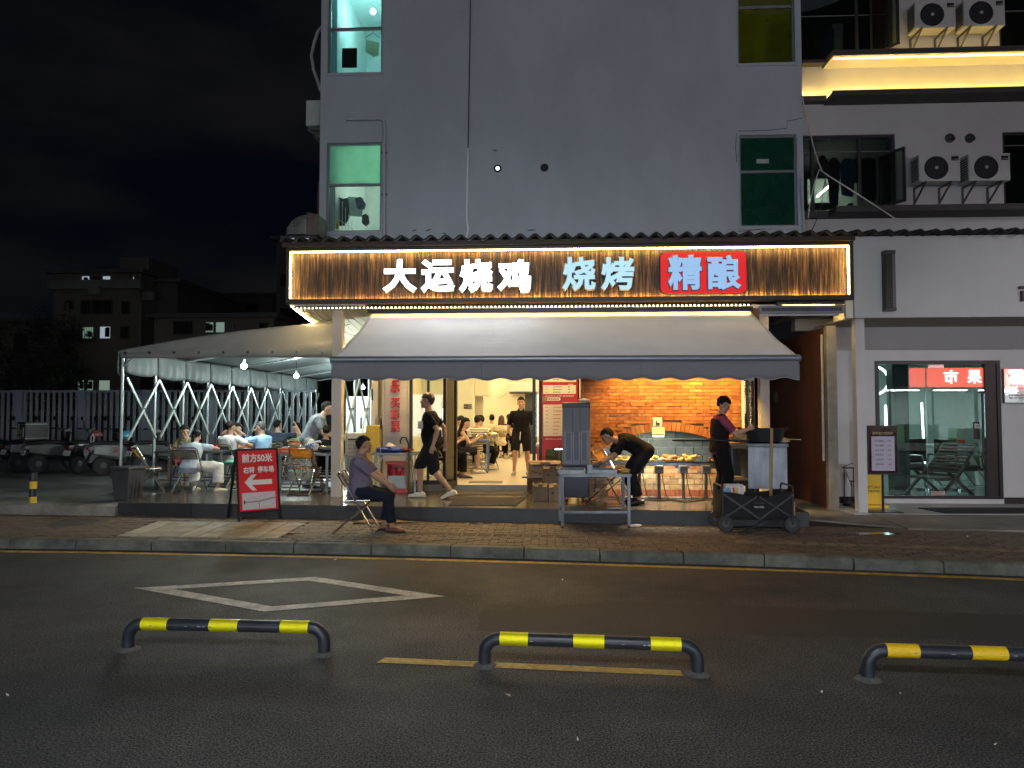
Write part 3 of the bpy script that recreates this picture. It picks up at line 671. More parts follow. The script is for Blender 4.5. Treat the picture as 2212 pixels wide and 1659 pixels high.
MB().bx(3.75, 4.55, SY + .20, SY + .23, 3.380, 3.388).build('lower_strip_light', glow('led_alley', (1, .66, .22), 34), disp, world=True)
MB().bx(a.x + .03, b.x - .03, SY + .074, SY + .0795, b.z + .06, a.z - .05).build('screen', mat('screen_off', (.09, .09, .10), .2, var=.4, scale=30, stretch=(1, 1, .1)), disp, world=True)
# soffit on the left, sloping, with its own edge strip
sof = thing('side_soffit', 'cream sloping soffit on the left under the sign edged with a light strip', 'soffit', (-3.5, 12, 3.3))
ns = 9
for i in range(ns):
    u0, u1 = i / ns, (i + 1) / ns - .012
    MB().prism([(-4.14 + 1.24 * u0, 11.24, 3.43), (-4.14 + 1.24 * u1, 11.24, 3.43), (-4.14 + 1.24 * u1, 14.4, 3.03), (-4.14 + 1.24 * u0, 14.4, 3.03)], (0, 0, .02)).build('panel', M_cream, sof, world=True)
MB().prism([(-4.16, 11.6, 3.41), (-2.9, 11.6, 3.41), (-2.9, 14.4, 3.055), (-4.16, 14.4, 3.055)], (0, 0, .25)).build('roof_slab', M_concrete, sof, world=True)
for i in range(6):
    u, v = i / 6, (i + 1) / 6; MB().bar((-4.13, 11.26 + 3.0 * u, 3.425 - .38 * u), (-4.13, 11.26 + 3.0 * v, 3.425 - .38 * v), .018).build('led_strip', glow('led_soffit', (1, .72, .30), 70), sof, world=True)
for i in range(3): 
    y_ = 11.8 + i * .8; MB().tube(sag((-4.0 + i * .2, y_, 3.36 - i * .1), (-3.5 + i * .1, y_ + .7, 3.28 - i * .1), .08), .006, 5).build('cable', M_cable, sof, world=True)

# ================================================================== right-hand neighbour: white house with air conditioners
NY = 13.2
nb = thing('white_house', 'white rendered house on the right with a lit yellow cornice and dark windows', 'building', (8, NY, 0))
def nx(px): return X_(px, NY)
def nz_(py): return Z_(py, NY, 1900)
lx0, lx1 = nx(1737), nx(1945); wz0, wz1 = nz_(458), nz_(290); uz0, uz1 = nz_(132), nz_(132) + 1.65
ux1 = nx(1938); rx0 = nx(2180)
xs_ = [4.55, lx0 + .0, lx1, rx0, rx0 + 1.6, 14]; zs_ = [3.2, wz0, wz1, uz0, uz1, 11.5]
wallgrid(xs_, zs_, {(1, 1), (3, 1), (1, 3), (3, 3)}, NY, NY + .2).build('wall', M_wall2, nb, world=True)
MB().bx(4.55, 14, NY, 22, 11.505, 11.6).build('roof', M_concrete, nb, world=True)
M_ledge = mat('ledge_dark', (.06, .055, .055), .7, var=.2)
MB().bx(nx(1790), 14, NY - .48, NY - .003, nz_(472), nz_(459)).build('ledge', M_ledge, nb, world=True, bevel=.005)
MB().bx(4.56, nx(1790) - .003, NY - .14, NY - .003, nz_(472), nz_(459)).build('ledge', M_ledge, nb, world=True)
zt = nz_(133)
MB().bx(nx(1788), 14, NY - .50, NY - .003, zt - .11, zt - .01).build('cornice', M_ledge, nb, world=True, bevel=.005)
MB().bx(4.56, nx(1788) - .003, NY - .16, NY - .003, zt - .07, zt - .012).build('cornice', M_ledge, nb, world=True)
zl = nz_(214); MB().bx(nx(1788) + .02, 14, NY - .49, NY - .004, zt - .1145, zt - .1105).build('cornice_soffit', M_wall2, nb, world=True)
k = MB(); k.bx(nx(1790), 14, NY - .42, NY - .003, zl - .105, zl - .03); k.bx(nx(1790), 14, NY - .42, NY - .40, zl - .0295, zl - .005); k.build('cornice', M_ledge, nb, world=True, bevel=.004)
MB().bx(4.56, nx(1790) - .003, NY - .16, NY - .003, zl - .08, zl + .02).build('cornice', M_ledge, nb, world=True)
LED_C = glow('led_cove', (1, .66, .15), 62)
for i in range(13):
    xa = nx(1795) + i * .55; MB().bx(xa, xa + .47, NY - .16, NY - .145, zl - .028, zl - .012).build('led_strip', LED_C, nb, world=True)
    MB().bx(xa, xa + .54, NY - .40, NY - .385, zt - .125, zt - .112).build('led_strip', glow('led_cove_top', (1, .66, .16), 13), nb, world=True); MB().bx(xa, xa + .5, NY - .3, NY - .28, zt - .008, zt + .002).build('led_strip', MATS['led_cove_top'], nb, world=True)
MB().bx(4.6, 5.05, NY - .10, NY - .09, zl + .022, zl + .032).build('led_strip', LED_C, nb, world=True)
M_win = mat('window_frame_dark', (.03, .03, .033), .45, var=.1); M_dglass = thin('dark_window_glass', (.55, .6, .58), haze=.05, hazecol=(.1, .11, .11))
def nbwin(x0, x1, z0, z1, mull, tran):
    k = MB(); t = .05
    for a, b, c, d in ((x0, x0 + t, z0, z1), (x1 - t, x1, z0, z1), (x0 + t, x1 - t, z0, z0 + t), (x0 + t, x1 - t, z1 - t, z1)): k.bx(a, b, NY + .03, NY + .10, c, d)
    for m_ in mull: k.bx(m_ - .025, m_ + .025, NY + .03, NY + .10, z0 + t, z1 - t)
    f = k.build('window', M_win, nb, world=True)
    e = [x0 + t] + mull + [x1 - t]
    for i in range(len(e) - 1): MB().bx(e[i] + .026, e[i + 1] - .026, NY + .06, NY + .067, z0 + t, z1 - t).build('pane', M_dglass, f, world=True)
    if tran: MB().bx(x0 + t, x1 - t, NY + .035, NY + .045, tran - .006, tran + .006).build('rail', M_alu, f, world=True)
    # the unlit balcony behind
    q = MB(); y0, y1 = NY + .21, NY + 2.2
    q.add([(x0, y0, z0), (x1, y0, z0), (x1, y1, z0), (x0, y1, z0), (x0, y0, z1), (x1, y0, z1), (x1, y1, z1), (x0, y1, z1)], [(0, 1, 2, 3), (7, 6, 5, 4), (1, 5, 6, 2), (2, 6, 7, 3), (3, 7, 4, 0)])
    q.build('balcony', mat('balcony_dark', (.06, .06, .06), .9, var=.3), nb, world=True)
    return f
nbwin(lx0, lx1, wz0, wz1, [nx(1765), nx(1868)], nz_(325)); nbwin(lx0, ux1, uz0, uz1, [nx(1868)], uz0 + .9)
nbwin(rx0, rx0 + 1.6, wz0, wz1, [rx0 + .8], nz_(318)); nbwin(rx0, rx0 + 1.6, uz0, uz1, [rx0 + .8], uz0 + .9)
# open casements
for (x, z0, z1) in ((ux1 - .35, uz0 + .06, uz1 - .1), (nx(1902), wz0 + .06, nz_(338))):
    k = MB(); k.M = Matrix.Translation((x, NY - .02, 0)) @ Matrix.Rotation(R(-58), 4, 'Z')
    for a, b, c, d in ((0, .04, z0, z1), (.5, .54, z0, z1), (.04, .5, z0, z0 + .04), (.04, .5, z1 - .04, z1)): k.bx(a, b, -.02, .02, c, d)
    f = k.build('casement', M_win, nb, world=True)
    k = MB(); k.M = Matrix.Translation((x, NY - .02, 0)) @ Matrix.Rotation(R(-58), 4, 'Z'); k.bx(.04, .5, -.004, .004, z0 + .04, z1 - .04); k.build('pane', M_dglass, f, world=True)
# washing on the rail, lit kitchen in the lower window
for px, py0, py1, wd, m_, lab in ((1778, 335, 375, .10, M_cl5, 'maroon'), (1802, 340, 440, .12, M_cl4, 'slim navy'), (1832, 342, 420, .16, mat('cloth_blue', (.08, .13, .24), .9, var=.2), 'long blue'), (1850, 342, 392, .10, M_cl4, 'short navy'), (1876, 340, 430, .22, M_cl2, 'wide black')):
    a, b = Y(px, py0, NY + .5), Y(px, py1, NY + .5)
    k = MB().prism([(a.x - wd * .35, a.y, a.z), (a.x - wd, a.y, a.z - .12), (a.x - wd * .9, a.y, a.z - .25), (a.x - wd * .7, a.y, b.z), (a.x + wd * .6, a.y + .02, b.z - .03), (a.x + wd * .9, a.y, a.z - .25), (a.x + wd, a.y, a.z - .12), (a.x + wd * .35, a.y, a.z)][::-1], (0, .07, 0))
    tag(k.build('washing', m_, bevel=.015), lab + ' garment hanging on the rail in the right-hand house window', 'clothing', 'washing on the balcony rail')
for px, py0, py1, wd, m_, lab in ((1790, 60, 120, .12, M_cl4, 'faded blue top-floor'), (1810, 50, 118, .10, M_cl3, 'grey top-floor'), (1762, 30, 110, .1, M_cl2, 'black top-floor')):
    a, b = Y(px, py0, NY + .5), Y(px, py1, NY + .5)
    k = MB().prism([(a.x - wd, a.y, a.z), (a.x - wd * .8, a.y, b.z), (a.x + wd * .8, a.y, b.z), (a.x + wd, a.y, a.z)], (0, .05, 0))
    tag(k.build('washing', m_, bevel=.015), lab + ' garment hanging behind the upper window of the white house', 'clothing', 'washing on the balcony rail')
a, b = Y(1745, 450, NY + 1.6), Y(1862, 385, NY + 1.6)
M_lit = mat('lit_kitchen_wall', (.66, .70, .62), .8, var=.15, scale=2)
MB().bx(a.x, b.x, NY + 1.6, NY + 1.65, wz0, b.z).build('kitchen_wall', M_lit, nb, world=True)
q = Y(1782, 410, NY + 1.2); tt_ = thing('tube_lamp', 'short bright tube lamp glowing in the right-hand house window', 'lamp', q)
MB().tube([(-.16, 0, -.14), (.16, 0, .14)], .018, 8).build('tube', glow('tube_white', (.92, 1, .9), 20), tt_)
lamp('tube_light', 'POINT', q + Vector((0, -.15, 0)), 5, (.9, 1, .85), .1, parent=tt_)
q = Y(1776, 446, NY + .45); tag(MB().ell(q, (.3, .12, .07), 12, 6).build('dish_tray', M_dark, smooth=True), 'dark tray of dishes on the lower right-hand window sill', 'tray')
q = Y(1837, 446, NY + .3); tag(MB().lathe([(.05, 0), (.05, .12)], q - Vector((0, 0, .07)), 12).build('metal_mug', M_steel), 'steel mug standing on the lower right-hand window sill', 'mug')
# air conditioners on the white wall
for px, py, lab in ((2024, 395, 'white air conditioner at lower left of the four on the right-hand house'), (2131, 394, 'white air conditioner at lower right of the four, below the two vent caps'), (2015, 66, 'white air conditioner at upper left of the four, lit from below'), (2120, 62, 'white air conditioner at upper right of the four, lit from below')):
    q = Y(px, py, NY - .30); ac_unit((q.x, NY - .26, q.z), 0, lab, 'air conditioners on the white house')
for px, lab in ((2051, 'left of the two round vent caps above the air conditioners'), (2094, 'right of the two round vent caps above the air conditioners')):
    q = Y(px, 299, NY - .002); t = thing('round_vent', lab, 'vent', q)
    Mx = Matrix.Rotation(PI / 2, 4, 'X')
    MB().lathe([(.085, 0), (.085, .03), (.06, .06), (.0, .07)], (0, 0, 0), 18, Mx).build('cap', M_steel, t, smooth=True)
    MB().bx(-.06, .06, -.08, -.045, -.05, -.02).build('louvre', M_black, t)
c = [Y(x, y, NY - .6) for x, y in ((1733, 208), (1745, 270), (1760, 325), (1768, 352), (1776, 370), (1790, 380), (1830, 405), (1880, 437), (1930, 470), (1985, 503))]
tag(MB().tube(c, .011, 7).build('white_pipe', mat('pvc_white', (.55, .53, .50), .5), smooth=True), 'long thin white pipe slanting across the white house down to the eave', 'pipe')
c = [Y(x, y, NY - .58) for x, y in ((1777, 371), (1770, 366), (1758, 400), (1748, 450), (1743, 505))]
tag(MB().tube(c, .010, 7).build('branch_pipe', mat('pvc_white', (.55, .53, .50), .5), smooth=True), 'short white branch pipe dropping from the slanting pipe to the eave', 'pipe')
c = [Y(x, y, NY - .57) for x, y in ((1786, 376), (1778, 410), (1775, 440), (1762, 480), (1750, 505))]
tag(MB().tube(c, .008, 6).build('black_cable', M_cable), 'black cable hanging between the slanting pipe and the eave', 'cable')
q = Y(1742, 330, BY - .03); q2 = Y(1748, 505, BY - .03)
tag(MB().tube([Y(1730, 385, BY - .03), Y(1738, 505, BY - .03)], .022, 8).build('corner_pipe', M_pvc), 'thin grey pipe at the right corner of the grey building', 'pipe')
# ================================================================== restaurant: hall, shop front, porch
RY = 12.5; FZ = .434
rest = thing('restaurant', 'open-fronted warm lit restaurant hall with cream walls below the sign', 'restaurant', (0, RY, FZ))
HX0, HX1, HY = -3.0, 3.3, 22.0
tag(MB().bx(HX0, HX1, RY, HY, 0, FZ).build('hall_floor', mat('hall_floor_screed', (.50, .45, .36), .55, var=.12, scale=1.5, dirt=.2)), kind='structure')
k = MB(); k.bx(HX0, HX1, HY, HY + .1, FZ, 3.42); k.bx(HX0 - .12, HX0 - .003, RY, HY, FZ - .3, 3.42); k.bx(HX1 + .003, HX1 + .1, 12.6, HY, FZ, 3.42)
k.build('wall', M_cream, rest, world=True)
MB().bx(HX0 - .1, HX1 + .1, RY + .002, HY, 3.3, 3.4).build('ceiling', M_cream, rest, world=True)
MB().bx(-2.88, 3.62, 11.36, RY - .002, 3.36, 3.41).build('porch_ceiling', M_cream, rest, world=True)
# hall features: buttress with sign, beam, inner door
a, b = X_(996, 17), X_(1022, 17); b2 = X_(1045, 18.4)
MB().bx(HX0, b, 17, 17.4, FZ, 3.3).build('buttress', mat('pale_green_wall', (.66, .68, .56), .8, var=.05), rest, world=True)
MB().bx(HX0, b2, 18.2, 18.6, FZ, 3.3).build('buttress', M_cream, rest, world=True)
MB().bx(HX0, X_(1055, 17.5), 17.403, 18.197, 2.12, 3.3).build('beam', M_cream, rest, world=True)
q0, q1 = Y(1002, 873, 16.99), Y(1019, 883, 16.99)
t = thing('washroom_sign', 'small black washroom sign on the pale green hall buttress', 'sign', q0.lerp(q1, .5))
MB().bx(q0.x, q1.x, 16.97, 16.99, q1.z, q0.z).build('plate', M_black, t, world=True)
text('卫生间', M_whitep, t, (.05, -.03, .02), w=.1, h=.03, bold=0, depth=.01); text('TOILET', M_whitep, t, (.05, -.03, -.022), w=.1, h=.02, bold=0, depth=.01); text('男女', M_whitep, t, (-.055, -.03, 0), w=.05, h=.04, bold=0, depth=.01)
for i, px in enumerate((1132, 1155)):
    pass
MB().bx(X_(1134, 21.9), X_(1160, 21.9), 21.86, 21.99, FZ, 2.35).build('inner_door', mat('inner_door', (.03, .035, .035), .4), rest, world=True, bevel=.01)
# warm ceiling panels
PANEL = glow('ceiling_panel', (1, .74, .37), 13)
for i in range(5):
    for j, px in enumerate((-1.9, .2, 2.2)):
        y_ = 13.5 + i * 1.9; MB().bx(px - .32, px + .32, y_ - .32, y_ + .32, 3.275, 3.288).build('ceiling_light', PANEL, rest, world=True)
for px in (-2.1, -.9, .3): MB().bx(px - .09, px + .09, 11.85, 12.03, 3.34, 3.352).build('porch_light', glow('porch_panel', (1, .66, .27), 200), rest, world=True)

# split air conditioner on the back wall
t = thing('wall_air_conditioner', 'white split air conditioner high on the hall back wall', 'air conditioner', Y(1130, 838, 21.9))
a, b = Y(1098, 838, 21.9), Y(1160, 862, 21.9); W_ = b.x - a.x; H_ = a.z - b.z
MB().prism([(-W_ / 2, 0, -H_ / 2), (-W_ / 2, -.22, -H_ / 2 + .05), (-W_ / 2, -.25, H_ / 2 - .04), (-W_ / 2, 0, H_ / 2)], (W_, 0, 0)).build('case', M_whitep, t, bevel=.015)
MB().bx(-W_ / 2 + .04, W_ / 2 - .04, -.2, -.1, -H_ / 2 - .012, -H_ / 2 + .02).build('louvre', M_dark, t)
MB().lathe([(.035, 0), (.035, .01)], (W_ / 2 - .1, -.25, .03), 12, Matrix.Rotation(PI / 2, 4, 'X')).build('badge', M_black, t)
MB().tube([(-W_ / 2, -.1, -.1), (-W_ / 2 - .1, -.05, -.2), (-W_ / 2 - .28, -.04, -.3), (-W_ / 2 - .33, -.03, -.2)], .012, 6).build('hose', M_pvc, t)
# left pillar with the red characters
px0, px1 = X_(829, RY), X_(881, RY)
pil = thing('lettered_pillar', 'white pillar with a board of raised red Chinese characters left of the glass', 'pillar', ((px0 + px1) / 2, RY, .32))
MB().bx(px0, px1, RY - .02, RY + .45, .32, 3.35).build('shaft', mat('pillar_plaster', (.66, .62, .54), .8, var=.05, dirt=.1), pil, world=True)
a, b = Y(833, 800, RY - .05), Y(876, 945, RY - .05)
MB().bx(a.x, b.x, RY - .05, RY - .022, b.z, 2.9).build('board', mat('board_cream', (.64, .59, .50), .7, var=.05), pil, world=True, bevel=.004)
for ch, y0, y1 in (('乐', 820, 848), ('买', 859, 882), ('彩', 884, 907), ('票', 909, 934), ('快', 776, 800)):
    a, b = Y(844, y0, RY - .07), Y(864, y1, RY - .07); c = (a + b) / 2
    text(ch, M_redbr, pil, (c.x, RY - .072, c.z), w=b.x - a.x, h=a.z - b.z, bold=.03, depth=.1, world=True)
MB().bx(px0 - .01, px1 + .01, RY - .035, RY - .021, .323, .47).build('skirting', M_concrete, pil, world=True)
# glass front: frames and panes
sf = thing('glass_front', 'black framed glass shop front with an open doorway', 'shop front', (-1.2, RY, FZ))
def fx(a): return X_(a, RY)
k = MB()
for p0, p1 in ((884, 890), (922, 927), (973, 981), (1150, 1157), (1164, 1171), (1245, 1252)): k.bx(fx(p0), fx(p1), RY + .02, RY + .11, FZ + .003, 3.29)
k.bx(fx(884), fx(981), RY + .021, RY + .10, FZ + .003, FZ + .07)
k.build('frame', M_black, sf, world=True)
for p0, p1 in ((890, 922), (927, 973), (1157, 1164), (1171, 1245)): MB().bx(fx(p0) + .004, fx(p1) - .004, RY + .06, RY + .068, FZ + .07, 3.28).build('pane', M_glass, sf, world=True)
d = thing('glass_door', 'black framed glass door leaf standing open at the left of the doorway', 'door', (fx(986), RY - .02, FZ))
k = MB(); dz = 2.85; dw = .55
for a_, b_, c_, e_ in ((0, .05, 0, dz), (dw - .05, dw, 0, dz), (.05, dw - .05, 0, .08), (.05, dw - .05, dz - .05, dz)): k.bx(-.025, .025, -b_, -a_, c_, e_)
k.build('frame', M_black, d); MB().bx(-.004, .004, -dw + .05, -.05, .08, dz - .05).build('pane', M_glass, d)
MB().tube([(-.04, -.45, .9), (-.07, -.45, .95), (-.07, -.45, 1.35), (-.04, -.45, 1.4)], .012, 8).build('handle', M_chrome, d)
d.rotation_euler = (0, 0, R(-14))
MB().bx(fx(882), fx(1152), RY - .02, RY - .003, .325, FZ - .002).build('step_riser', mat('step_grey', (.20, .19, .17), .6, var=.15), sf, world=True)
a, b = G(1010, 1043, FZ), G(1095, 1030, FZ)
tag(MB().box(((a.x + b.x) / 2, RY + .45, FZ + .006), (abs(b.x - a.x) * .95, .36, .01)).build('door_mat', mat('mat_grey', (.16, .15, .13), .95, var=.2, scale=50)), 'grey door mat just inside the doorway', 'mat')
for y0, y1, x0, x1, lab in ((1061, 1069, 965, 1150, 'narrow brown mat below the doorstep'), (1075, 1092, 968, 1135, 'ribbed dark mat nearest the terrace edge')):
    q = [G(x0, y1, .326), G(x1 - 20, y1, .326), G(x1, y0, .326), G(x0 + 20, y0, .326)]
    k = MB().prism(q, (0, 0, .008))
    if y0 > 1070:
        for i in range(8): p = q[0].lerp(q[3], (i + .5) / 8); r_ = q[1].lerp(q[2], (i + .5) / 8); k.bar(p + Vector((0, 0, .01)), r_ + Vector((0, 0, .01)), .03, .006)
    tag(k.build('floor_mat', mat('mat_brown', (.055, .045, .035), .95, var=.3, scale=40)), lab, 'mat')
# menu poster on the glass
a, b = Y(1171, 790, RY - .03), Y(1249, 970, RY - .03)
po = thing('menu_poster', 'tall red menu poster with cream price tables hung beside the brick wall', 'poster', (a.x, RY - .03, b.z))
M_post = mat('poster_red', (.42, .015, .02), .45, var=.05); M_pcream = mat('poster_cream', (.72, .66, .52), .5, var=.03)
pw_ = b.x - a.x; ph_ = 2.62 - b.z
MB().bx(0, pw_, 0, .012, 0, ph_).build('sheet', M_post, po)
def pz(py): return Z_(py, RY - .03, 1210) - b.z
def pxx(px): return X_(px, RY - .03) - a.x
for y0, y1 in ((942, 874), (851, 832), (825, 780)):
    xr = pw_ - .035; MB().bx(.02, xr, -.004, -.0005, pz(y0), pz(y1)).build('price_table', M_pcream, po)
    n_ = 8 if y0 > 930 else (3 if y0 > 840 else 6)
    zt_ = pz(y1); zb_ = pz(y0)
    for i in range(n_):
        z_ = zt_ - (zt_ - zb_) * (i + .7) / (n_ + .4); l_ = MB()
        text(('种类', '一鸡套餐', '二鸡套餐', '三鸡套餐', '半鸡', '全鸡', '小吃', '饮料')[i], M_print, po, (.075, -.006, z_), w=.06, h=.018, bold=0, depth=.01, name='menu_lettering')
        for c_ in range(7 - i // 2): l_.box((.20 + c_ * .022, -.006, z_), (.015, .003, .014))
        l_.box((.47, -.006, z_), (.03, .003, .012)); l_.build('price_dots', M_redp if y0 > 930 else M_print, po)
for py, px in ((863, 1182), (829 + 36, 1182)):
    pass
for py in (805 + 58, 862 + 3): pass
for py, s_ in ((862, '烧鸡'), (912 - 50 + 0, '')): pass
for z_, s_ in ((pz(862), '特色烧鸡'), (pz(868) - .05, None)):
    if s_:
        MB().prism([(x_, -.004, zz) for x_, zz in rrect(.06, .32, z_ - .03, z_ + .03, .028)], (0, .003, 0)).build('heading_bar', M_pcream, po)
        text(s_, M_print, po, (.19, -.007, z_), w=.2, h=.035, bold=.01, depth=.01, name='menu_lettering')
        MB().lathe([(.045, 0), (.045, .008)], (.045, -.0005, z_), 16, Matrix.Rotation(PI / 2, 4, 'X')).build('food_picture', mat('food_print', (.25, .14, .07), .6, var=.6, scale=40), po)
text('价目表', M_pcream, po, (.5, -.004, pz(838) + .06), w=.09, h=.03, bold=.02, depth=.005, name='menu_lettering')
for py in (853, 946): text('请到前台点餐 谢谢惠顾', M_pcream, po, (pw_ * .48, -.004, pz(py) - .02), w=pw_ * .8, h=.022, bold=.01, depth=.005, name='menu_lettering')

# porch posts
M_postw = mat('post_white', (.66, .60, .50), .75, var=.06, scale=3, dirt=.2, bump=.3, bscale=20, stretch=(1, 1, .2))
def porch_post(x, y, wd, z0, z1, lab, m=M_postw):
    t = thing('porch_post', lab, 'post', (x, y, z0), 0)
    MB().bx(-wd / 2, wd / 2, -wd / 2, wd / 2, 0, z1 - z0).build('shaft', m, t, bevel=.006)
    k = MB()
    for i in range(9): k.ell((-.02 + rng.uniform(-.04, .04), -wd / 2, .3 + i * .3 + rng.uniform(-.1, .1)), (.012, .006, .012), 6, 4)
    k.build('bolts', m, t); return t
q = G(728, 1072, .322); porch_post(q.x, q.y, .165, .322, 3.42, 'cream wooden porch post between the tent and the white cooler')
porch_post(X_(1649, 11.64), 11.64, .15, .322, 3.42, 'cream porch post at the right behind the steel grill cart', mat('post_pink', (.62, .58, .54), .75, var=.06, dirt=.15))

# ================================================================== brick wall with arched grill recess
WY = 11.6
bw = thing('brick_wall', 'orange brick wall with an arched grill recess of grey blocks', 'wall', (1.9, WY, .322))
bx0, bx1 = X_(1254, WY), X_(1601, WY)
acx = X_(1440, WY); half = 1.16; zsp = Z_(985, WY, 1440); zap = Z_(931, WY, 1440); rise = zap - zsp
rad = (half * half + rise * rise) / (2 * rise); acz = zap - rad; band = .14
zfl = Z_(1004, WY, 1440); ztop = 3.36
def in_open(x, z, m=0):
    if z < zfl - .02 or abs(x - acx) > half + m: return False
    return z < zsp or math.hypot(x - acx, z - acz) < rad + m
M_brick = piece_mat('brick', [(.36, .13, .045), (.42, .17, .06), (.30, .10, .04), (.46, .22, .09), (.38, .14, .05)], .85, .45, 14.)
M_mortar = mat('mortar', (.20, .12, .07), .95, var=.2, scale=20)
# mortar bed with the opening cut out
k = MB(); zb0 = .32
k.bx(bx0, acx - half, WY + .012, WY + .12, zb0, ztop); k.bx(acx + half, bx1, WY + .012, WY + .12, zb0, ztop) if bx1 > acx + half + .001 else None
k.bx(acx - half, acx + half, WY + .012, WY + .12, zb0, zfl - .13)
for i in range(24):
    xa, xb = acx - half + 2 * half * i / 24, acx - half + 2 * half * (i + 1) / 24
    za_ = acz + math.sqrt(max(0, rad ** 2 - (xa - acx) ** 2)); zb_ = acz + math.sqrt(max(0, rad ** 2 - (xb - acx) ** 2))
    k.prism([(xa, WY + .012, za_), (xb, WY + .012, zb_), (xb, WY + .012, ztop), (xa, WY + .012, ztop)], (0, .108, 0))
k.build('mortar_bed', M_mortar, bw, world=True)
BL, BH = .232, .0565
bm = MB().bx(-BL / 2 + .004, BL / 2 - .004, 0, .03, -BH / 2 + .0035, BH / 2 - .0035).mesh('brick'); bm.materials.append(M_brick)
M_lamplit_brick = piece_mat('lamplit_yellow_brick', [(.40, .28, .15), (.45, .33, .19), (.33, .20, .11), (.48, .36, .22)], .85, .5, 12.)  # lower bricks: the yellow of the lamp light is put into their colour
bm2 = MB().bx(-.125, .125, 0, .03, -.041, .041).mesh('brick'); bm2.materials.append(M_lamplit_brick)
j = 0; z = zsp - .30; cnt = 0; hidden = MB()
cand = []
while z < ztop - .03:
    x = bx0 + (BL / 2 if j % 2 else 0) 
    while x < bx1 + BL / 2:
        xa, xb = max(bx0, x - BL / 2), min(bx1, x + BL / 2)
        if xb - xa > .04:
            mid = (xa + xb) / 2
            hit = any(in_open(xx, z + dz_, band - .01) for xx in (xa + .02, mid, xb - .02) for dz_ in (-.02, .02))
            if not hit: cand.append((mid, z, (xb - xa) / BL))
        x += BL
    z += BH; j += 1
vis_ = [c for c in cand if c[1] < 2.42][:246]
for c in cand:
    if c in vis_ : inst('brick', bm, bw, (c[0] - 1.9, rng.uniform(-.006, .004), c[1] - .322), (0, rng.uniform(-.012, .012), 0), (c[2], 1, 1))
    else: hidden.bx(c[0] - BL / 2 * c[2] + .004, c[0] + BL / 2 * c[2] - .004, WY, WY + .03, c[1] - BH / 2 + .003, c[1] + BH / 2 - .003)
if hidden.v: hidden.build('brick_courses', M_brick, bw, world=True, kind='stuff')
# arch soldiers
a0 = math.asin(half / rad); na = 36
am = MB().bx(-.5, .5, -.008, .06, 0, band - .01); am = am.mesh('arch_brick'); am.materials.append(M_brick)
stp = 2 * a0 / na * (rad + band / 2)
for i in range(na):
    a = -a0 + 2 * a0 * (i + .5) / na; r_ = rad + .004
    inst('arch_brick', am, bw, (acx - 1.9 + r_ * math.sin(a), 0, acz - .322 + r_ * math.cos(a)), (0, a, 0), (stp - .010, 1, 1))
# lower courses
z = .50; j = 0
while z < zfl - .16:
    x = bx0 + (.13 if j % 2 else 0)
    while x < bx1:
        if x - .13 >= bx0 - .01 and x + .13 < bx1 + .02 and x > X_(1311, WY): inst('brick', bm2, bw, (x - 1.9, rng.uniform(-.006, .004), z - .322), (0, rng.uniform(-.02, .02), 0))
        x += .26
    z += .09; j += 1
rm = MB().bx(-.034, .034, 0, .04, -.055, .055).mesh('brick'); M_rbrick = piece_mat('red_brick', [(.34, .10, .05), (.28, .08, .045), (.40, .15, .07)], .85, .4, 14.); rm.materials.append(M_rbrick)
x = X_(1311, WY) + .04
while x < bx1 - .03: inst('brick', rm, bw, (x - 1.9, rng.uniform(-.006, 0), .085), (0, rng.uniform(-.02, .02), 0)); x += .077
MB().bx(bx0 + .7, bx1, WY - .14, WY - .003, .323, .352).build('footing', M_concrete, bw, world=True)
# dark pier at the left foot of the arch
pr = MB(); M_pier = piece_mat('pier_brick', [(.12, .09, .07), (.16, .11, .08), (.09, .07, .06)], .85, .4, 12.)
pmx = MB().bx(-.085, .085, -.06, .06, -.026, .026).mesh('brick'); pmx.materials.append(M_pier)
for i in range(11):
    for s_ in (-1, 1): inst('brick', pmx, bw, (X_(1282, WY) - 1.9 + s_ * .09 + (.02 if i % 2 else 0), -.07, .03 + i * .057))
# recess: back of grey blocks, cheeks, hearth
ry = WY + .62
rec = MB(); rec.bx(acx - half - .25, acx + half + .25, ry + .02, ry + .1, zfl - .2, zap + .3); rec.build('recess_back', mat('grey_mortar', (.30, .31, .30), .95, var=.15), bw, world=True)
M_block = piece_mat('grey_block', [(.13, .145, .145), (.17, .18, .175), (.105, .12, .12)], .9, .5, 8.)
gb = MB().bx(-.142, .142, 0, .04, -.062, .062).mesh('block'); gb.materials.append(M_block)
for j in range(7):
    for i in range(9):
        x = acx - half - .1 + i * .30 + (.15 if j % 2 else 0); z = zfl - .02 + .07 + j * .138
        if z < zap + .12: inst('block', gb, bw, (x - 1.9, .62 - .015 + rng.uniform(-.006, .006), z - .322))
k = MB(); k.bx(acx - half - .05, acx - half - .002, WY + .12, ry + .02, zfl - .2, zap + .2); k.bx(acx + half + .002, acx + half + .05, WY + .12, ry + .02, zfl - .2, zap + .2); k.bx(acx - half - .05, acx + half + .05, WY + .12, ry + .02, zap + .02, zap + .1)
k.build('cheek', mat('soot_plaster', (.16, .17, .16), .9, var=.2, scale=5), bw, world=True)
MB().bx(acx - half, acx + half, WY - .003, ry + .01, zfl - .13, zfl - .06).build('hearth', mat('hearth_brick', (.3, .2, .12), .9, var=.3, scale=9), bw, world=True)
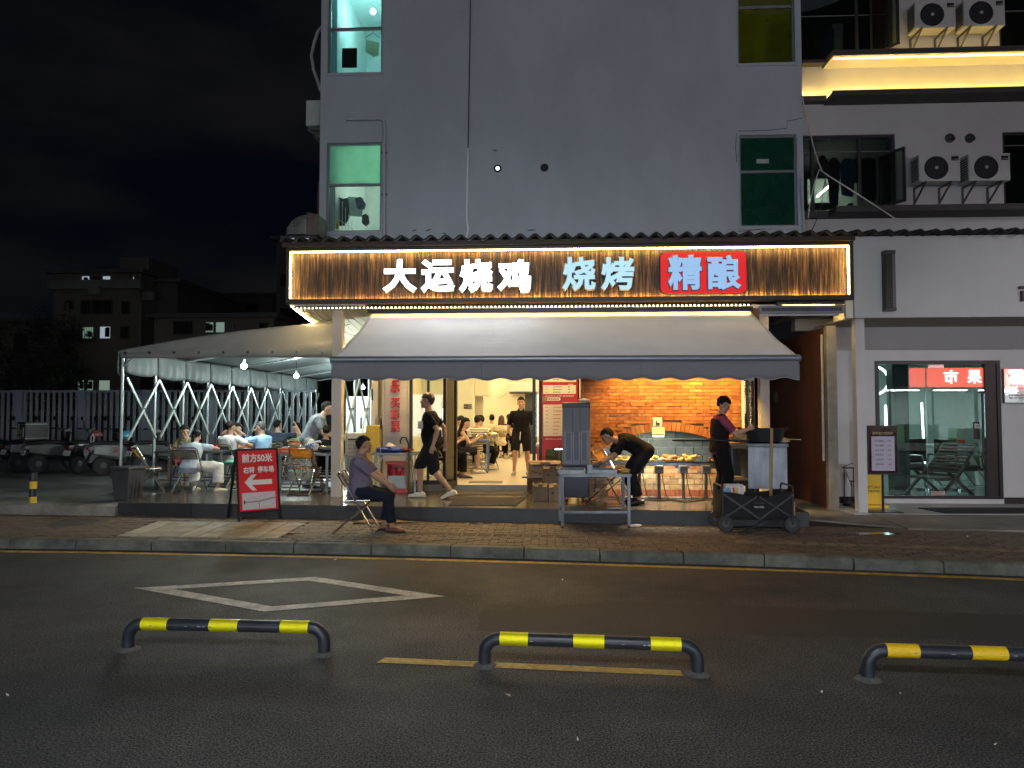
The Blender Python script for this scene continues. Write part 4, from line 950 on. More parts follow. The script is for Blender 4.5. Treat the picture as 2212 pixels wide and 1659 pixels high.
# jamb and dark store beside the brick wall
MB().bx(bx1 + .004, bx1 + .035, WY - .02, WY + .9, .322, 3.36).build('jamb', M_whitep, bw, world=True)
st = thing('store_recess', 'dark service recess with a foil duct between brick wall and post', 'duct', (3.3, 12.4, .322))
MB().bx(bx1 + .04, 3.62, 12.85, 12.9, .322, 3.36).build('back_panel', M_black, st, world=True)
k = MB(); zz = .7; dx = X_(1617, 12.3)
prof = []
while zz < 2.25: prof += [(.075, zz), (.085, zz + .012)]; zz += .026
k.lathe(prof, (dx, 12.3, 0), 14); k.build('foil_duct', mat('foil', (.7, .7, .7), .3, metal=1, var=.2, scale=60), st, world=True, smooth=True)
for p_ in (1606, 1628): MB().tube([(X_(p_, 12.5), 12.5, .33), (X_(p_, 12.5), 12.5, 2.4)], .018, 8).build('pipe', M_alu, st, world=True)
MB().bx(bx1 + .05, X_(1628, 12.5), 12.46, 12.5, 2.25, 2.3).build('shelf', M_alu, st, world=True)
q = Y(1634, 948, 12.2); tm_ = thing('wall_terminal', 'small dark wall terminal with a glowing pale blue screen beside the post', 'terminal', q)
MB().bx(-.09, .09, 0, .05, -.22, .2).build('case', M_black, tm_); MB().bx(-.055, .055, -.004, -.001, -.06, .08).build('screen', glow('screen_blue', (.35, .45, 1), 2.2), tm_)
# floodlight and socket on the arch
q = Y(1422, 932, WY - .26); fl = thing('floodlight', 'white floodlight on the brick arch shining down on the grill', 'lamp', q)
Mt = Matrix.Rotation(R(62), 4, 'X')
MB().box((0, 0, 0), (.20, .05, .14), Matrix.Rotation(R(-28), 4, 'X')).build('housing', mat('flood_white', (.62, .56, .46), .5, var=.06), fl, bevel=.012)
MB().box((0, .022, -.050), (.17, .012, .09), Matrix.Rotation(R(-52), 4, 'X')).build('lens', glow('flood_lens', (1, .96, .80), 6), fl)
MB().tube([(0, .02, .05), (.03, .06, .12), (-.02, .1, .14), (0, .15, .16)], .008, 6).build('cord', M_cable, fl)
MB().box((0, .1, .05), (.02, .12, .02)).build('bracket', M_dark, fl)
lamp('flood_beam', 'SPOT', (q.x, q.y - .02, q.z - .09), 58, (.96, 1, .80), .06, parent=fl, spot=R(165), blend=.4, target=(q.x, q.y + .30, .4))
q = Y(1420, 912, WY - .02); sk = thing('wall_socket', 'white double wall socket above the floodlight', 'socket', q)
MB().bx(-.075, .075, -.02, .015, -.075, .075).build('plate', M_whitep, sk, bevel=.008); MB().bx(-.03, .03, -.028, -.021, -.05, -.01).build('plug', M_dark, sk)
# two warm downlights above the bricks
for x_, p_, cn_, lab in ((X_(1545, 11.35), 170, 66, 'warm spot lamp over the right half of the brick wall'), (X_(1425, 11.35), 260, 104, 'warm spot lamp over the middle of the brick wall'),):
    t = thing('downlight', lab, 'lamp', (x_, 11.05, 3.13))
    MB().lathe([(.05, -.1), (.05, 0)], (0, 0, 0), 14).build('can', M_black, t); MB().lathe([(.04, -.103), (.0, -.103)], (0, 0, 0), 14).build('lens', glow('spot_lens', (1, .62, .2), 8), t)
    lamp('spot_beam', 'SPOT', (x_, 11.02, 3.0), p_, (1, .56, .12), .03, parent=t, spot=R(cn_), blend=.6, target=(x_ + .03, WY + .02, 1.75))

# ================================================================== awning
AYF, AYB = 9.25, 11.28; AZF, AZB = 2.42, 3.27; AX0, AX1 = -2.83, 3.22
aw = thing('awning', 'wide pale grey retractable canvas awning with a scalloped valance', 'awning', (.2, AYB, AZB))
M_canvas = mat('awning_canvas', (.80, .81, .86), .75, var=.05, scale=1.5, dirt=.12, bump=.3, bscale=90)
def cv(u, v):
    x = AX0 + (AX1 - AX0) * u; s = -.05 * math.sin(PI * v) * (.8 + .2 * math.sin(6 * u)) + .006 * math.sin(9 * u + 14 * v) * math.sin(PI * v)
    for us in (.335, .67): d_ = (u - us) * 9; s += .004 * math.exp(-d_ * d_ * 6) * math.sin(v * 60) * math.sin(PI * v)
    return (x, AYB + (AYF - AYB) * v, AZB + (AZF - AZB) * v + s)
MB().grid(cv, 90, 40).build('canopy', M_canvas, aw, world=True, smooth=True, solid=.006)
for us in (.335, .67): MB().tube([V_ + Vector((0, 0, .004)) for V_ in (Vector(cv(us, j / 12)) for j in range(13))], .004, 5).build('seam', M_canvas, aw, world=True)
MB().lathe([(.045, 0), (.045, AX1 - AX0 + .04)], (AX0 - .02, AYF - .01, AZF - .02), 14, Matrix.Rotation(PI / 2, 4, 'Y')).build('front_bar', mat('bar_grey_blue', (.20, .22, .26), .35, metal=.5, var=.05), aw, world=True, smooth=True)
M_val = mat('valance_cloth', (.165, .165, .18), .85, var=.06, scale=3, bump=.2, bscale=90)
pnl = [AX0, AX0 + 1.98, AX0 + 4.04, AX1]
for i in range(3):
    x0, x1 = pnl[i] - .004, pnl[i + 1] + .004; n = int((x1 - x0) / .02); k = MB(); vs = []
    for q_ in range(n + 1):
        x = x0 + (x1 - x0) * q_ / n; zb_ = AZF - .285 + .017 * math.sin(2 * PI * (x - AX0) / .363 + .6) ; yo = .008 * math.sin(x * 5) - .008 * (i == 1)
        for v in range(5): vs.append((x, AYF - .03 + yo * v / 4, AZF - .06 + (zb_ - AZF + .06) * v / 4))
    k.add(vs, [(a * 5 + b, (a + 1) * 5 + b, (a + 1) * 5 + b + 1, a * 5 + b + 1) for a in range(n) for b in range(4)])
    k.build('valance', M_val, aw, world=True, smooth=True, solid=.005)
    MB().tube([(x0 + (x1 - x0) * q_ / n, AYF - .033 + .008 * math.sin((x0 + (x1 - x0) * q_ / n) * 5), AZF - .285 + .017 * math.sin(2 * PI * (x0 + (x1 - x0) * q_ / n - AX0) / .363 + .6)) for q_ in range(n + 1)], .005, 5).build('hem', mat('hem_grey', (.30, .30, .32), .8), aw, world=True)
MB().lathe([(.06, 0), (.06, AX1 - AX0)], (AX0, AYB + .07, AZB - .01), 12, Matrix.Rotation(PI / 2, 4, 'Y')).build('roller', M_canvas, aw, world=True, smooth=True)
for x_, s_ in ((-2.2, 1), (2.6, -1)):
    k = MB(); k.bar((x_, AYB, AZB - .22), (x_ + s_ * .75, 10.25, 2.66), .05); k.bar((x_ + s_ * .75, 10.25, 2.66), (x_ + s_ * .05, AYF + .05, AZF - .06), .045); k.build('folding_arm', M_whitep, aw, world=True)
t = thing('awning_crank', 'thin hooked crank rod hanging beside the lettered pillar', 'crank', Y(798, 860, 11.5))
c = [Y(x, y, 11.5) for x, y in ((803, 812), (803, 835), (804, 862), (803, 872), (795, 880), (787, 884), (781, 892), (780, 905))]
MB().tube(c, .008, 6).build('rod', mat('brass', (.5, .4, .2), .35, metal=.8), t, world=True)
MB().tube([Y(804, 840, 11.5), Y(804, 864, 11.5)], .014, 8).build('grip', M_black, t, world=True); MB().tube([Y(780, 902, 11.5), Y(780, 926, 11.5)], .014, 8).build('grip', M_black, t, world=True)

# ================================================================== alley between the two houses
al = thing('alley_wall', 'rust stained dark alley side wall with a pale pipe', 'wall', (4.72, 12, .12))
M_rust = mat('rust_wall', (.42, .11, .035), .85, var=.5, scale=1.3, col2=(.12, .06, .04), dirt=.5, stretch=(1, 1, .3), bump=.3)
MB().bx(4.60, 4.70, 11.9, 30, .125, 3.12).build('rusty_face', M_rust, al, world=True)
MB().bx(4.56, 4.715, 11.78, 11.9, .125, 3.12).build('plaster_edge', mat('plaster_edge', (.35, .31, .25), .85, var=.2, dirt=.4, scale=4), al, world=True)
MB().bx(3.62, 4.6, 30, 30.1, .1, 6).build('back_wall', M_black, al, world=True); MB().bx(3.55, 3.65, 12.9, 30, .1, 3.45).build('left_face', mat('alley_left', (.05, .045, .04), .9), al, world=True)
c = [Y(1772, 690, 11.85), Y(1776, 880, 11.85), Y(1779, 1000, 11.85)]
MB().tube([(4.585, 12.05, 3.0), (4.585, 12.05, .9)], .022, 8).build('pipe', mat('pipe_cream', (.55, .48, .38), .5), al, world=True)
MB().tube([(4.585, 12.05, 1.95), (4.585, 12.05, 1.91)], .03, 8).build('coupling', M_pvc, al, world=True)
MB().ell((4.60, 14.5, 2.0), (.01, .15, .12), 10, 6).build('plaster_patch', M_concrete, al, world=True)
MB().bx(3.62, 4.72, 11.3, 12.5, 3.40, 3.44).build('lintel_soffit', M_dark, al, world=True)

# ================================================================== hair salon on the right
SW = 12.55
sal = thing('hair_salon', 'white fronted salon on the right with a glass front under a plain fascia', 'shop', (8, SW, .15))
gx0, gx1 = X_(1890, SW), X_(2160, SW); gz0, gz1 = .23, Z_(779, SW, 2020)
wallgrid([4.72, gx0, gx1, 13], [.15, gz0, gz1, 3.2], {(1, 1)}, SW, SW + .15).build('wall', M_wall2, sal, world=True)
MB().bx(4.72, gx0 - .003, SW - .02, SW - .003, .153, .26).build('skirting', M_black, sal, world=True); MB().bx(gx1 + .02, 13, SW - .02, SW - .003, .153, .26).build('skirting', M_black, sal, world=True)
MB().bx(4.77, 13, 11.2, 11.3, 3.17, 4.44).build('fascia', M_wall2, sal, world=True)
MB().bx(4.725, 13, 11.303, SW - .003, 3.18, 3.22).build('soffit', mat('soffit_beige', (.42, .38, .32), .85, var=.06), sal, world=True)
k = MB().prism([(4.66, 11.25, 3.17), (4.768, 11.25, 3.17), (4.768, 11.25, 3.55), (4.66, 11.25, 3.5)][::-1], (0, .5, 0)); k.build('corner_piece', M_cream, sal, world=True)
q = G(1861, 1106, .15); MB().bx(q.x - .07, q.x + .07, q.y - .07, q.y + .07, .152, 3.178).build('porch_post', M_wall2, sal, world=True)
k = MB(); t_ = .06
k.bx(gx0, gx0 + t_, SW - .02, SW + .10, gz0, gz1); k.bx(gx1 - t_ * 1.0, gx1, SW - .02, SW + .10, gz0, gz1); k.bx(gx0 + t_, gx1 - t_, SW - .02, SW + .1, gz1 - t_, gz1); k.bx(gx0 + t_, gx1 - t_, SW - .02, SW + .1, gz0, gz0 + .045)
k.bx(X_(2128, SW), gx1 - t_, SW + .0, SW + .09, gz0 + .045, gz1 - t_)
k.build('door_frame', M_black, sal, world=True)
M_salglass = thin('salon_glass', (.80, .93, .90), ior=1.75)
M_saldoor = thin('salon_door_glass', (.78, .91, .88), ior=1.8)
e = [gx0 + t_, X_(2003, SW), X_(2128, SW)]
MB().bx(e[0] + .003, e[1] - .006, SW + .04, SW + .05, gz0 + .045, gz1 - t_).build('pane', M_salglass, sal, world=True)
dr = MB().bx(e[1] + .006, e[2] - .003, SW + .02, SW + .03, gz0 + .05, gz1 - t_ - .01).build('door', M_saldoor, sal, world=True)
for p0, p1, z0, z1 in ((2006, 2036, gz0 + .05, gz0 + .13), (2006, 2040, gz1 - t_ - .07, gz1 - t_ - .012)): MB().bx(X_(p0, SW), X_(p1, SW), SW + .005, SW + .045, z0, z1).build('patch_fitting', mat('fitting', (.5, .42, .40), .25, metal=.9), dr, world=True)
hx = X_(2117, SW); MB().tube([(hx, SW + .02, .95), (hx, SW - .05, .95), (hx, SW - .05, 2.05), (hx, SW + .02, 2.05)], .018, 8).build('handle', M_black, dr, world=True)
a = Y(2113, 930, SW); MB().bx(a.x - .07, a.x + .03, SW + .008, SW + .018, a.z - .15, a.z + .15).build('pull_plate', M_black, dr, world=True); text('拉', M_whitep, dr, (a.x - .02, SW + .004, a.z + .08), w=.08, h=.09, bold=.01, depth=.01, world=True)
# room behind
k = MB(); x0, x1, y0, y1, z0, z1 = 4.75, 10, SW + .151, 17.5, .21, 2.95
k.add([(x0, y0, z0), (x1, y0, z0), (x1, y1, z0), (x0, y1, z0), (x0, y0, z1), (x1, y0, z1), (x1, y1, z1), (x0, y1, z1)], [(7, 6, 5, 4), (1, 5, 6, 2), (2, 6, 7, 3), (3, 7, 4, 0)])
k.build('salon_walls', mat('salon_wall', (.50, .54, .53), .8, var=.06), sal, world=True)
tag(MB().bx(x0, x1, SW + .003, y1, .15, .212).build('salon_floor', mat('salon_floor', (.30, .33, .33), .12, var=.1)), kind='structure')
MB().bx(X_(1928, 14), X_(1962, 14), 14, 14.25, .213, 2.9).build('partition', mat('partition_dark', (.05, .055, .055), .5, var=.2), sal, world=True)
M_ring = glow('led_mirror', (.85, .98, 1), 5)
MB().tube([Y(x, y, 14.6) for x, y in ((1913, 640 + 235), (1913, 1000))], .018, 6).build('mirror_light', M_ring, sal, world=True)
mr = thing('lit_mirror', 'mirror framed by white light strips left inside the salon', 'mirror', Y(1930, 900, 15))
a, b = Y(1915, 878, 15), Y(1928, 960, 15)
c = [Y(1928, 878, 15), Y(1915, 880, 15), Y(1915, 968, 15)]
MB().tube(c, .02, 6).build('light_strip', M_ring, mr, world=True); MB().bx(c[1].x + .03, c[0].x + .1, 15.02, 15.05, c[2].z, c[0].z - .03).build('glass', M_black, mr, world=True)
mr2 = thing('light_column', 'tall white light strip in the middle of the salon glass', 'lamp', Y(1996, 980, 15.2))
MB().tube([Y(1991, 870, 15.2), Y(1994, 930, 15.2), Y(1998, 1010, 15.2)], .02, 6).build('light_strip', M_ring, mr2, world=True)
nr = thing('neon_ring', 'curved white neon arc at the left of the salon window', 'lamp', Y(1890, 830, 14.5))
c = Y(1888, 822, 14.5); MB().tube([(c.x + .28 * math.cos(R(a_)), 14.5, c.z + .28 * math.sin(R(a_))) for a_ in range(-80, 81, 10)], .022, 6).build('arc', glow('neon', (.9, .97, 1), 4), nr, world=True)
MB().bx(6, 6.9, 14.6, 15.2, 2.935, 2.948).build('ceiling_panel', glow('salon_panel', (.8, 1, .96), 5), sal, world=True); MB().bx(7.6, 8.8, 15, 15.6, 2.935, 2.948).build('ceiling_panel', MATS['salon_panel'], sal, world=True)
cn = thing('reception_counter', 'pale reception counter at the back of the salon', 'counter', Y(2040, 990, 16.3))
a, b = Y(2015, 965, 16.2), Y(2090, 1010, 16.2)
MB().bx(a.x, b.x, 16.2, 16.8, .213, a.z).build('body', mat('counter_pale', (.55, .62, .60), .5), cn, world=True, bevel=.02)
MB().bx(a.x - .03, b.x + .03, 16.15, 16.85, a.z + .002, a.z + .05).build('top', M_whitep, cn, world=True, bevel=.01)
MB().bx(a.x + .4, a.x + .75, 16.3, 16.4, a.z + .053, a.z + .15).build('red_box', M_redp, cn, world=True)
def barber(px, lab):
    q = G(px, 1062, .213); t = thing('barber_chair', lab, 'chair', (q.x, 14.3, .213), R(20))
    MB().lathe([(.26, 0), (.26, .03), (.04, .06), (.04, .36)], (0, 0, 0), 18).build('pedestal', M_chrome, t, smooth=True)
    MB().bx(-.28, .28, -.28, .25, .36, .48).build('seat', M_black, t, bevel=.04); MB().bx(-.26, .26, .2, .32, .5, .98).build('backrest', M_black, t, bevel=.04)
    for s_ in (-1, 1): MB().tube([(s_ * .3, .25, .45), (s_ * .31, .22, .66), (s_ * .31, -.2, .66), (s_ * .3, -.24, .42)], .022, 7).build('armrest', M_chrome, t)
    MB().tube([(-.18, -.26, .4), (-.18, -.5, .12), (.18, -.5, .12), (.18, -.26, .4)], .018, 7).build('footrest', M_chrome, t)
barber(2030, 'black barber chair nearer the salon glass joint'); barber(2100, 'black barber chair behind the lounge chair')
q = G(2085, 1083, .213); lg = thing('lounge_chair', 'dark slatted wooden folding lounge chair behind the salon door', 'chair', (q.x + .1, 13.3, .213), R(-62))
M_lw = mat('lounge_wood', (.045, .03, .02), .5, var=.3)
for s_ in (-1, 1):
    MB().bar((s_ * .3, -.55, .32), (s_ * .3, .05, .30), .04).build('seat_rail', M_lw, lg); MB().bar((s_ * .3, .0, .28), (s_ * .3, .62, .92), .04).build('back_rail', M_lw, lg)
    MB().bar((s_ * .32, -.5, .0), (s_ * .32, .35, .6), .04).build('leg', M_lw, lg); MB().bar((s_ * .32, .45, .0), (s_ * .32, -.2, .42), .04).build('leg', M_lw, lg)
for i in range(8): MB().box((0, -.5 + i * .07, .335), (.6, .055, .018)).build('slat', M_lw, lg)
for i in range(10): MB().box((0, .06 + i * .058, .365 + i * .06), (.6, .05, .018), Matrix.Rotation(R(46), 4, 'X')).build('slat', M_lw, lg)
q = Y(2104, 1010, 15); pl = thing('potted_plant', 'spiky dark green plant behind the salon door handle', 'plant', (q.x + .1, 14.9, .213))
MB().lathe([(.1, 0), (.14, .3), (.0, .3)], (0, 0, 0), 12).build('pot', M_whitep, pl); k = MB()
for i in range(14):
    a = i * 2.4; k.tube([(0, 0, .3), (.15 * math.cos(a), .15 * math.sin(a), .62), (.36 * math.cos(a), .36 * math.sin(a), .66 + .1 * (i % 3))], [.02, .016, .003], 4, flat=.3)
k.build('leaves', mat('plant_green', (.04, .09, .03), .5), pl)
# framed mirror-finish salon plate at the picture's right edge
a, b = Y(2168, 797, SW - .06), Y(2268, 870, SW - .06); sp = thing('salon_plate', 'mirror finished salon name plate on the wall at the far right', 'sign', (a.x, SW - .06, b.z))
W_, H_ = b.x - a.x, a.z - b.z
MB().bx(0, W_, .0, .055, 0, H_).build('box', mat('plate_side', (.16, .15, .14), .5), sp); MB().bx(.004, W_ - .004, -.006, -.001, .004, H_ - .004).build('face', mat('mirror_steel', (.62, .58, .62), .04, metal=1, var=.04, bump=.04, bscale=5), sp)
text('朴树 · PURE TREE', M_print, sp, (W_ * .42, -.008, H_ * .80), w=W_ * .68, h=.05, bold=.01, depth=.01); text('美发造型  烫染护理', M_print, sp, (W_ * .45, -.008, H_ * .52), w=W_ * .68, h=.035, bold=0, depth=.01); text('头皮养护  私人定制', M_print, sp, (W_ * .45, -.008, H_ * .42), w=W_ * .68, h=.035, bold=0, depth=.01)
text('AM10:00-PM22:00', M_print, sp, (W_ * .32, -.008, H_ * .22), w=W_ * .46, h=.032, bold=.01, depth=.01); text('TEL:137 1519 0150', M_print, sp, (W_ * .32, -.008, H_ * .14), w=W_ * .46, h=.032, bold=.01, depth=.01)
# black louvred lamp and brown character on the fascia
a, b = Y(1910, 541, 11.1), Y(1935, 671, 11.1); t = thing('wall_lamp', 'tall black perforated wall lamp, unlit, on the white fascia', 'lamp', ((a.x + b.x) / 2, 11.2, b.z)); W_, H_ = b.x - a.x, a.z - b.z
MB().bx(-W_ / 2, W_ / 2, -.12, -.003, .04, H_ - .05).build('body', M_black, t); MB().bx(-W_ / 2 - .004, W_ / 2 + .004, -.125, -.002, 0, .04).build('cap', M_dark, t); MB().bx(-W_ / 2 - .004, W_ / 2 + .004, -.125, -.002, H_ - .05, H_).build('cap', M_dark, t)
k = MB()
for j in range(34):
    for i in range(5): k.box((-W_ / 2 + .03 + i * .026, -.121, .07 + j * .0245), (.007, .004, .008))
k.build('perforation', mat('perf', (.16, .14, .10), .5), t, kind='stuff')
MB().bx(W_ / 2 - .045, W_ / 2 - .006, -.123, -.12, .05, H_ - .06).build('side_strip', mat('side_strip', (.10, .11, .12), .3), t)
q = Y(2222, 633, 11.16); t = thing('brown_character', 'brown raised sign character cut by the right edge of the fascia', 'sign', (q.x, 11.17, q.z)); text('市', mat('char_brown', (.07, .05, .055), .6), t, (0, 0, 0), w=.26, h=.32, bold=.02, depth=.06)
# menu stand, power-bank rack, wire planter, mat
q = G(1908, 1106, .152); ms = thing('menu_stand', 'black framed price list board on a thin pole outside the salon', 'sign stand', q)
MB().box((0, 0, .008), (.5, .28, .012)).build('base', M_black, ms); MB().tube([(0, 0, .012), (0, 0, .75)], .018, 10).build('pole', M_black, ms)
a, b = Y(1877, 919, q.y), Y(1943, 1025, q.y); z0, z1 = b.z - q.z, a.z - q.z; w_ = (b.x - a.x) / 2
MB().bx(-w_, w_, -.03, .01, z0, z1).build('frame', M_black, ms, bevel=.005); MB().bx(-w_ + .012, w_ - .012, -.034, -.0305, z0 + .03, z1 - .012).build('poster', mat('poster_dark_red', (.035, .008, .009), .12, var=.6, scale=6), ms)
MB().bx(-w_ + .05, w_ - .05, -.037, -.0345, z0 + .06, z1 - .17).build('price_sheet', mat('sheet_lilac', (.40, .37, .46), .4), ms)
text('新客首次优惠价', mat('gold_print', (.45, .33, .2), .5), ms, (0, -.038, z1 - .12), w=w_ * 1.4, h=.045, bold=.01, depth=.01)
for i, (n_, p_) in enumerate((('设计师剪发', '38元'), ('染烫套餐', '138元'), ('特色护理', '98元'), ('养发补水', '138元'), ('头部SPA', '138元'), ('潮色烫·染', '168元'))):
    z_ = z1 - .24 - i * (z1 - z0 - .33) / 6; text(n_, M_print, ms, (-.055, -.038, z_), w=.13, h=.028, bold=.01, depth=.005); text(p_, M_print, ms, (.10, -.038, z_), w=.06, h=.024, bold=.01, depth=.005)
q = G(1872, 1096, .152); pbk = thing('power_bank_rack', 'yellow power bank rental banner stand behind the salon post', 'stand', (q.x, 11.95, .152))
x0_, x1_ = X_(1845, 11.95) - q.x, X_(1899, 11.95) - q.x; zt_ = Z_(920, 11.95, 1870) - .152
MB().bx(x0_, x1_, -.03, .03, .05, zt_ * .68).build('panel', M_yellow, pbk, bevel=.01); MB().bx(x0_, x0_ + .13, -.05, .05, zt_ * .68, zt_ + .1).build('head', M_yellow, pbk, bevel=.02); MB().bx(x0_ - .03, x1_ + .05, -.14, .14, 0, .05).build('foot', M_yellow, pbk, bevel=.01)
for s_, z_, h_ in (('扫码充电', .80, .06), ('+1.69/30分钟', .68, .04), ('共享 充电宝', .55, .035), ('MEITUAN', .33, .04), ('POWER BANK', .27, .04)): text(s_, M_print, pbk, (x1_ - .16, -.034, z_), w=.24, h=h_, bold=.01, depth=.005)
q = G(1842, 1092, .152); ws = thing('wire_stand', 'black three-tier wire plant stand against the beige wall', 'stand', (q.x, q.y, .152))
MB().lathe([(.16, 0), (.16, .03), (.13, .05), (0, .05)], (0, 0, 0), 20).build('base', M_black, ws, smooth=True)
for x_, z_ in ((-.13, .62), (.02, .62), (.13, .40), (-.01, .40)): MB().tube([(x_, 0, .04), (x_, 0, z_)], .008, 6).build('rod', M_black, ws)
for x_, z_, r_ in ((-.05, .62, .11), (.06, .40, .10), (.07, .62, .06)): MB().lathe([(r_, 0), (r_, .012)], (x_, 0, z_), 14).build('shelf', M_black, ws)
MB().tube([(-.14, 0, .64), (0, 0, .70), (.14, 0, .66)], .006, 5).build('loop', M_black, ws); MB().tube([(-.1, .02, .6), (-.02, .02, .35), (.14, .03, .25)], .005, 5).build('loop', M_black, ws)
q = [G(x, y, .152) for x, y in ((1982, 1098), (2040, 1109), (2330, 1109), (2330, 1098))]
tag(MB().prism(q, (0, 0, .012)).build('salon_mat', mat('mat_black', (.02, .02, .022), .9, var=.3, scale=60)), 'long black door mat outside the salon', 'mat')
# ================================================================== accordion tent on the left
TX0, TX1, TY0, TY1, TG = -7.5, -3.62, 12.2, 23.4, .297
tent = thing('folding_tent', 'grey sheeted accordion tent on scissor-braced steel posts sheltering the diners', 'tent', (-5.5, 12.2, TG))
M_pvcs = mat('tent_sheet', (.085, .098, .102), .55, spec=.2, var=.08, scale=1.5, bump=.15, bscale=6)
pn = MATS['tent_sheet'].node_tree; bs = pn.nodes['Principled BSDF']; bs.inputs['Transmission Weight'].default_value = 0
EZ = 2.66
def roofz(u): return 2.80 + .52 * u + .05 * math.sin(PI * min(1, u * 1.15)) 
def rf(u, v):
    y = TY0 - .06 + (TY1 - TY0 + .1) * v; s = -.03 * abs(math.sin(PI * v * 10.5)) * math.sin(PI * u)
    return (TX0 + (TX1 + .05 - TX0) * u, y, roofz(u) + s)
MB().grid(rf, 24, 64).build('roof_sheet', M_pvcs, tent, world=True, smooth=True, solid=.006)
def ff(u, v):
    x = TX0 + (TX1 + .05 - TX0) * u; zt = roofz(u) - .003; zb = EZ - .02 * math.sin(u * 9) * .3
    b = .05 * math.exp(-((v - .75) / .16) ** 2) * (math.sin(u * 23) * .25 + .6) + .003 * math.sin(u * 60 + v * 9)
    return (x, TY0 - .068 - b, zt + (zb - zt) * v)
MB().grid(ff, 80, 10).build('front_flap', mat('tent_front', (.27, .27, .25), .4, var=.08, scale=1.5, dirt=.15, bump=.7, bscale=3.5), tent, world=True, smooth=True, solid=.005)
k = MB()
for i in range(9): q = Y(270 + i * 53, 758, TY0 - .12); k.lathe([(.022, 0), (.022, .008), (.012, .008)], (q.x, TY0 - .115, 2.75), 10, Matrix.Rotation(PI / 2, 4, 'X'))
k.build('eyelets', M_chrome, tent, world=True)
# corner flap at the left
k = MB().grid(lambda u, v: (TX0 - .02 - .14 * v * u - .02, TY0 - .08 + .5 * u, 2.80 - .42 * v - .02 * math.sin(u * 8)), 8, 6); k.build('corner_flap', M_pvcs, tent, world=True, smooth=True, solid=.005)
NP = 11; PY = [TY0 + 1.06 * i for i in range(NP)]
def side_flap(x0):
    for i in range(NP - 1):
        y0, y1 = PY[i], PY[i + 1]
        def sf_(u, v):
            b = math.sin(PI * u); zt = 2.79 if x0 < -5 else 3.25
            zb = 2.36 + .05 * (1 - b) - (.0 if i == 0 else .03)
            return (x0 + .04 + .06 * b * math.sin(v * PI * .8) + .02 * math.sin(u * 26) * v, y0 + .02 + (y1 - y0 - .04) * u, zt + (zb - zt) * v)
        MB().grid(sf_, 16, 8).build('side_flap', M_pvcs, tent, world=True, smooth=True, solid=.004)
side_flap(TX0)
def tent_side(x0, n_, eave):
    for i in range(n_):
        k = MB(); y = PY[i]
        k.tube([(x0, y, TG), (x0, y, eave)], .027, 10)
        k.build('post', M_galv, tent, world=True, smooth=True)
        if x0 > -5 or i in (0, n_ - 1):
            MB().lathe([(.055, -.02), (.065, -.02), (.065, .02), (.055, .02), (.03, .028)], (x0 - .05, y, TG + .06), 16, Matrix.Rotation(PI / 2, 4, 'Y')).build('caster', mat('caster_cream', (.55, .50, .38), .5), tent, world=True)
        if i < n_ - 1:
            for (za, zb_, dx_) in ((2.32, 1.22, .0), (1.22, 2.32, .035)):
                MB().bar((x0 + .06 + dx_, y + .04, za), (x0 + .06 + dx_, PY[i + 1] - .04, zb_), .05, .026, up=(1, 0, 0)).build('brace', M_galv, tent, world=True)
            MB().tube([(x0 + .03, y + .53, 1.77), (x0 + .13, y + .53, 1.77)], .014, 8).build('bolt', M_dark, tent, world=True)
tent_side(TX0, NP, 2.72); tent_side(TX1, 7, 3.2)
for i in range(0, NP, 2):
    MB().tube([(TX0, PY[i] + .03, 2.74), (TX0 + 1.9, PY[i] + .03, 3.04), (TX1, PY[i] + .03, 3.24)], .02, 8).build('rafter', M_galv, tent, world=True)
MB().tube([(TX0, TY0, 2.70), (TX1, TY0, 2.70)], .018, 8).build('front_rail', M_galv, tent, world=True)
k = MB(); k.bar((TX0, TY0, 2.5), (TX0 + .22, TY0, 2.7), .025); k.bar((TX1, TY0, 2.5), (TX1 - .22, TY0, 2.7), .025); k.build('knee_brace', M_galv, tent, world=True)
# festoon of bare bulbs
for px, py, d_, lab in ((527, 791, 13.4, 'nearest bare bulb hanging under the tent roof'), (640, 812, 16.8, 'second bare bulb hanging deeper under the tent roof'), (739, 834, 20.0, 'bare bulb seen just right of the cream porch post'), (784, 837, 21.6, 'farthest bare bulb, seen before the white screen'), (640, 767, 12.75, 'bare bulb tucked up behind the front flap of the tent')):
    q = Y(px, py, d_); t = thing('hanging_bulb', lab, 'lamp', q, 0, 'bulbs under the tent')
    MB().ell((0, 0, 0), .058).build('globe', glow('bulb_tent', (.86, 1, .97), 20), t, smooth=True)
    MB().lathe([(.022, 0), (.026, .03), (.02, .09)], (0, 0, .045), 10).build('socket', M_whitep, t); MB().tube([(0, 0, .13), (0, 0, 2.95 - q.z)], .006, 5).build('cord', M_cable, t)
    lamp('bulb_light', 'POINT', q - Vector((0, 0, .13)), 60, (.82, 1, .96), .06, parent=t)
tag(MB().bx(X_(748, 22.6), X_(830, 22.6), 22.6, 22.66, .3, Z_(856, 22.6)).build('white_screen', mat('screen_white', (.78, .80, .80), .7, var=.04)), 'white partition board behind the back of the tent', 'partition')

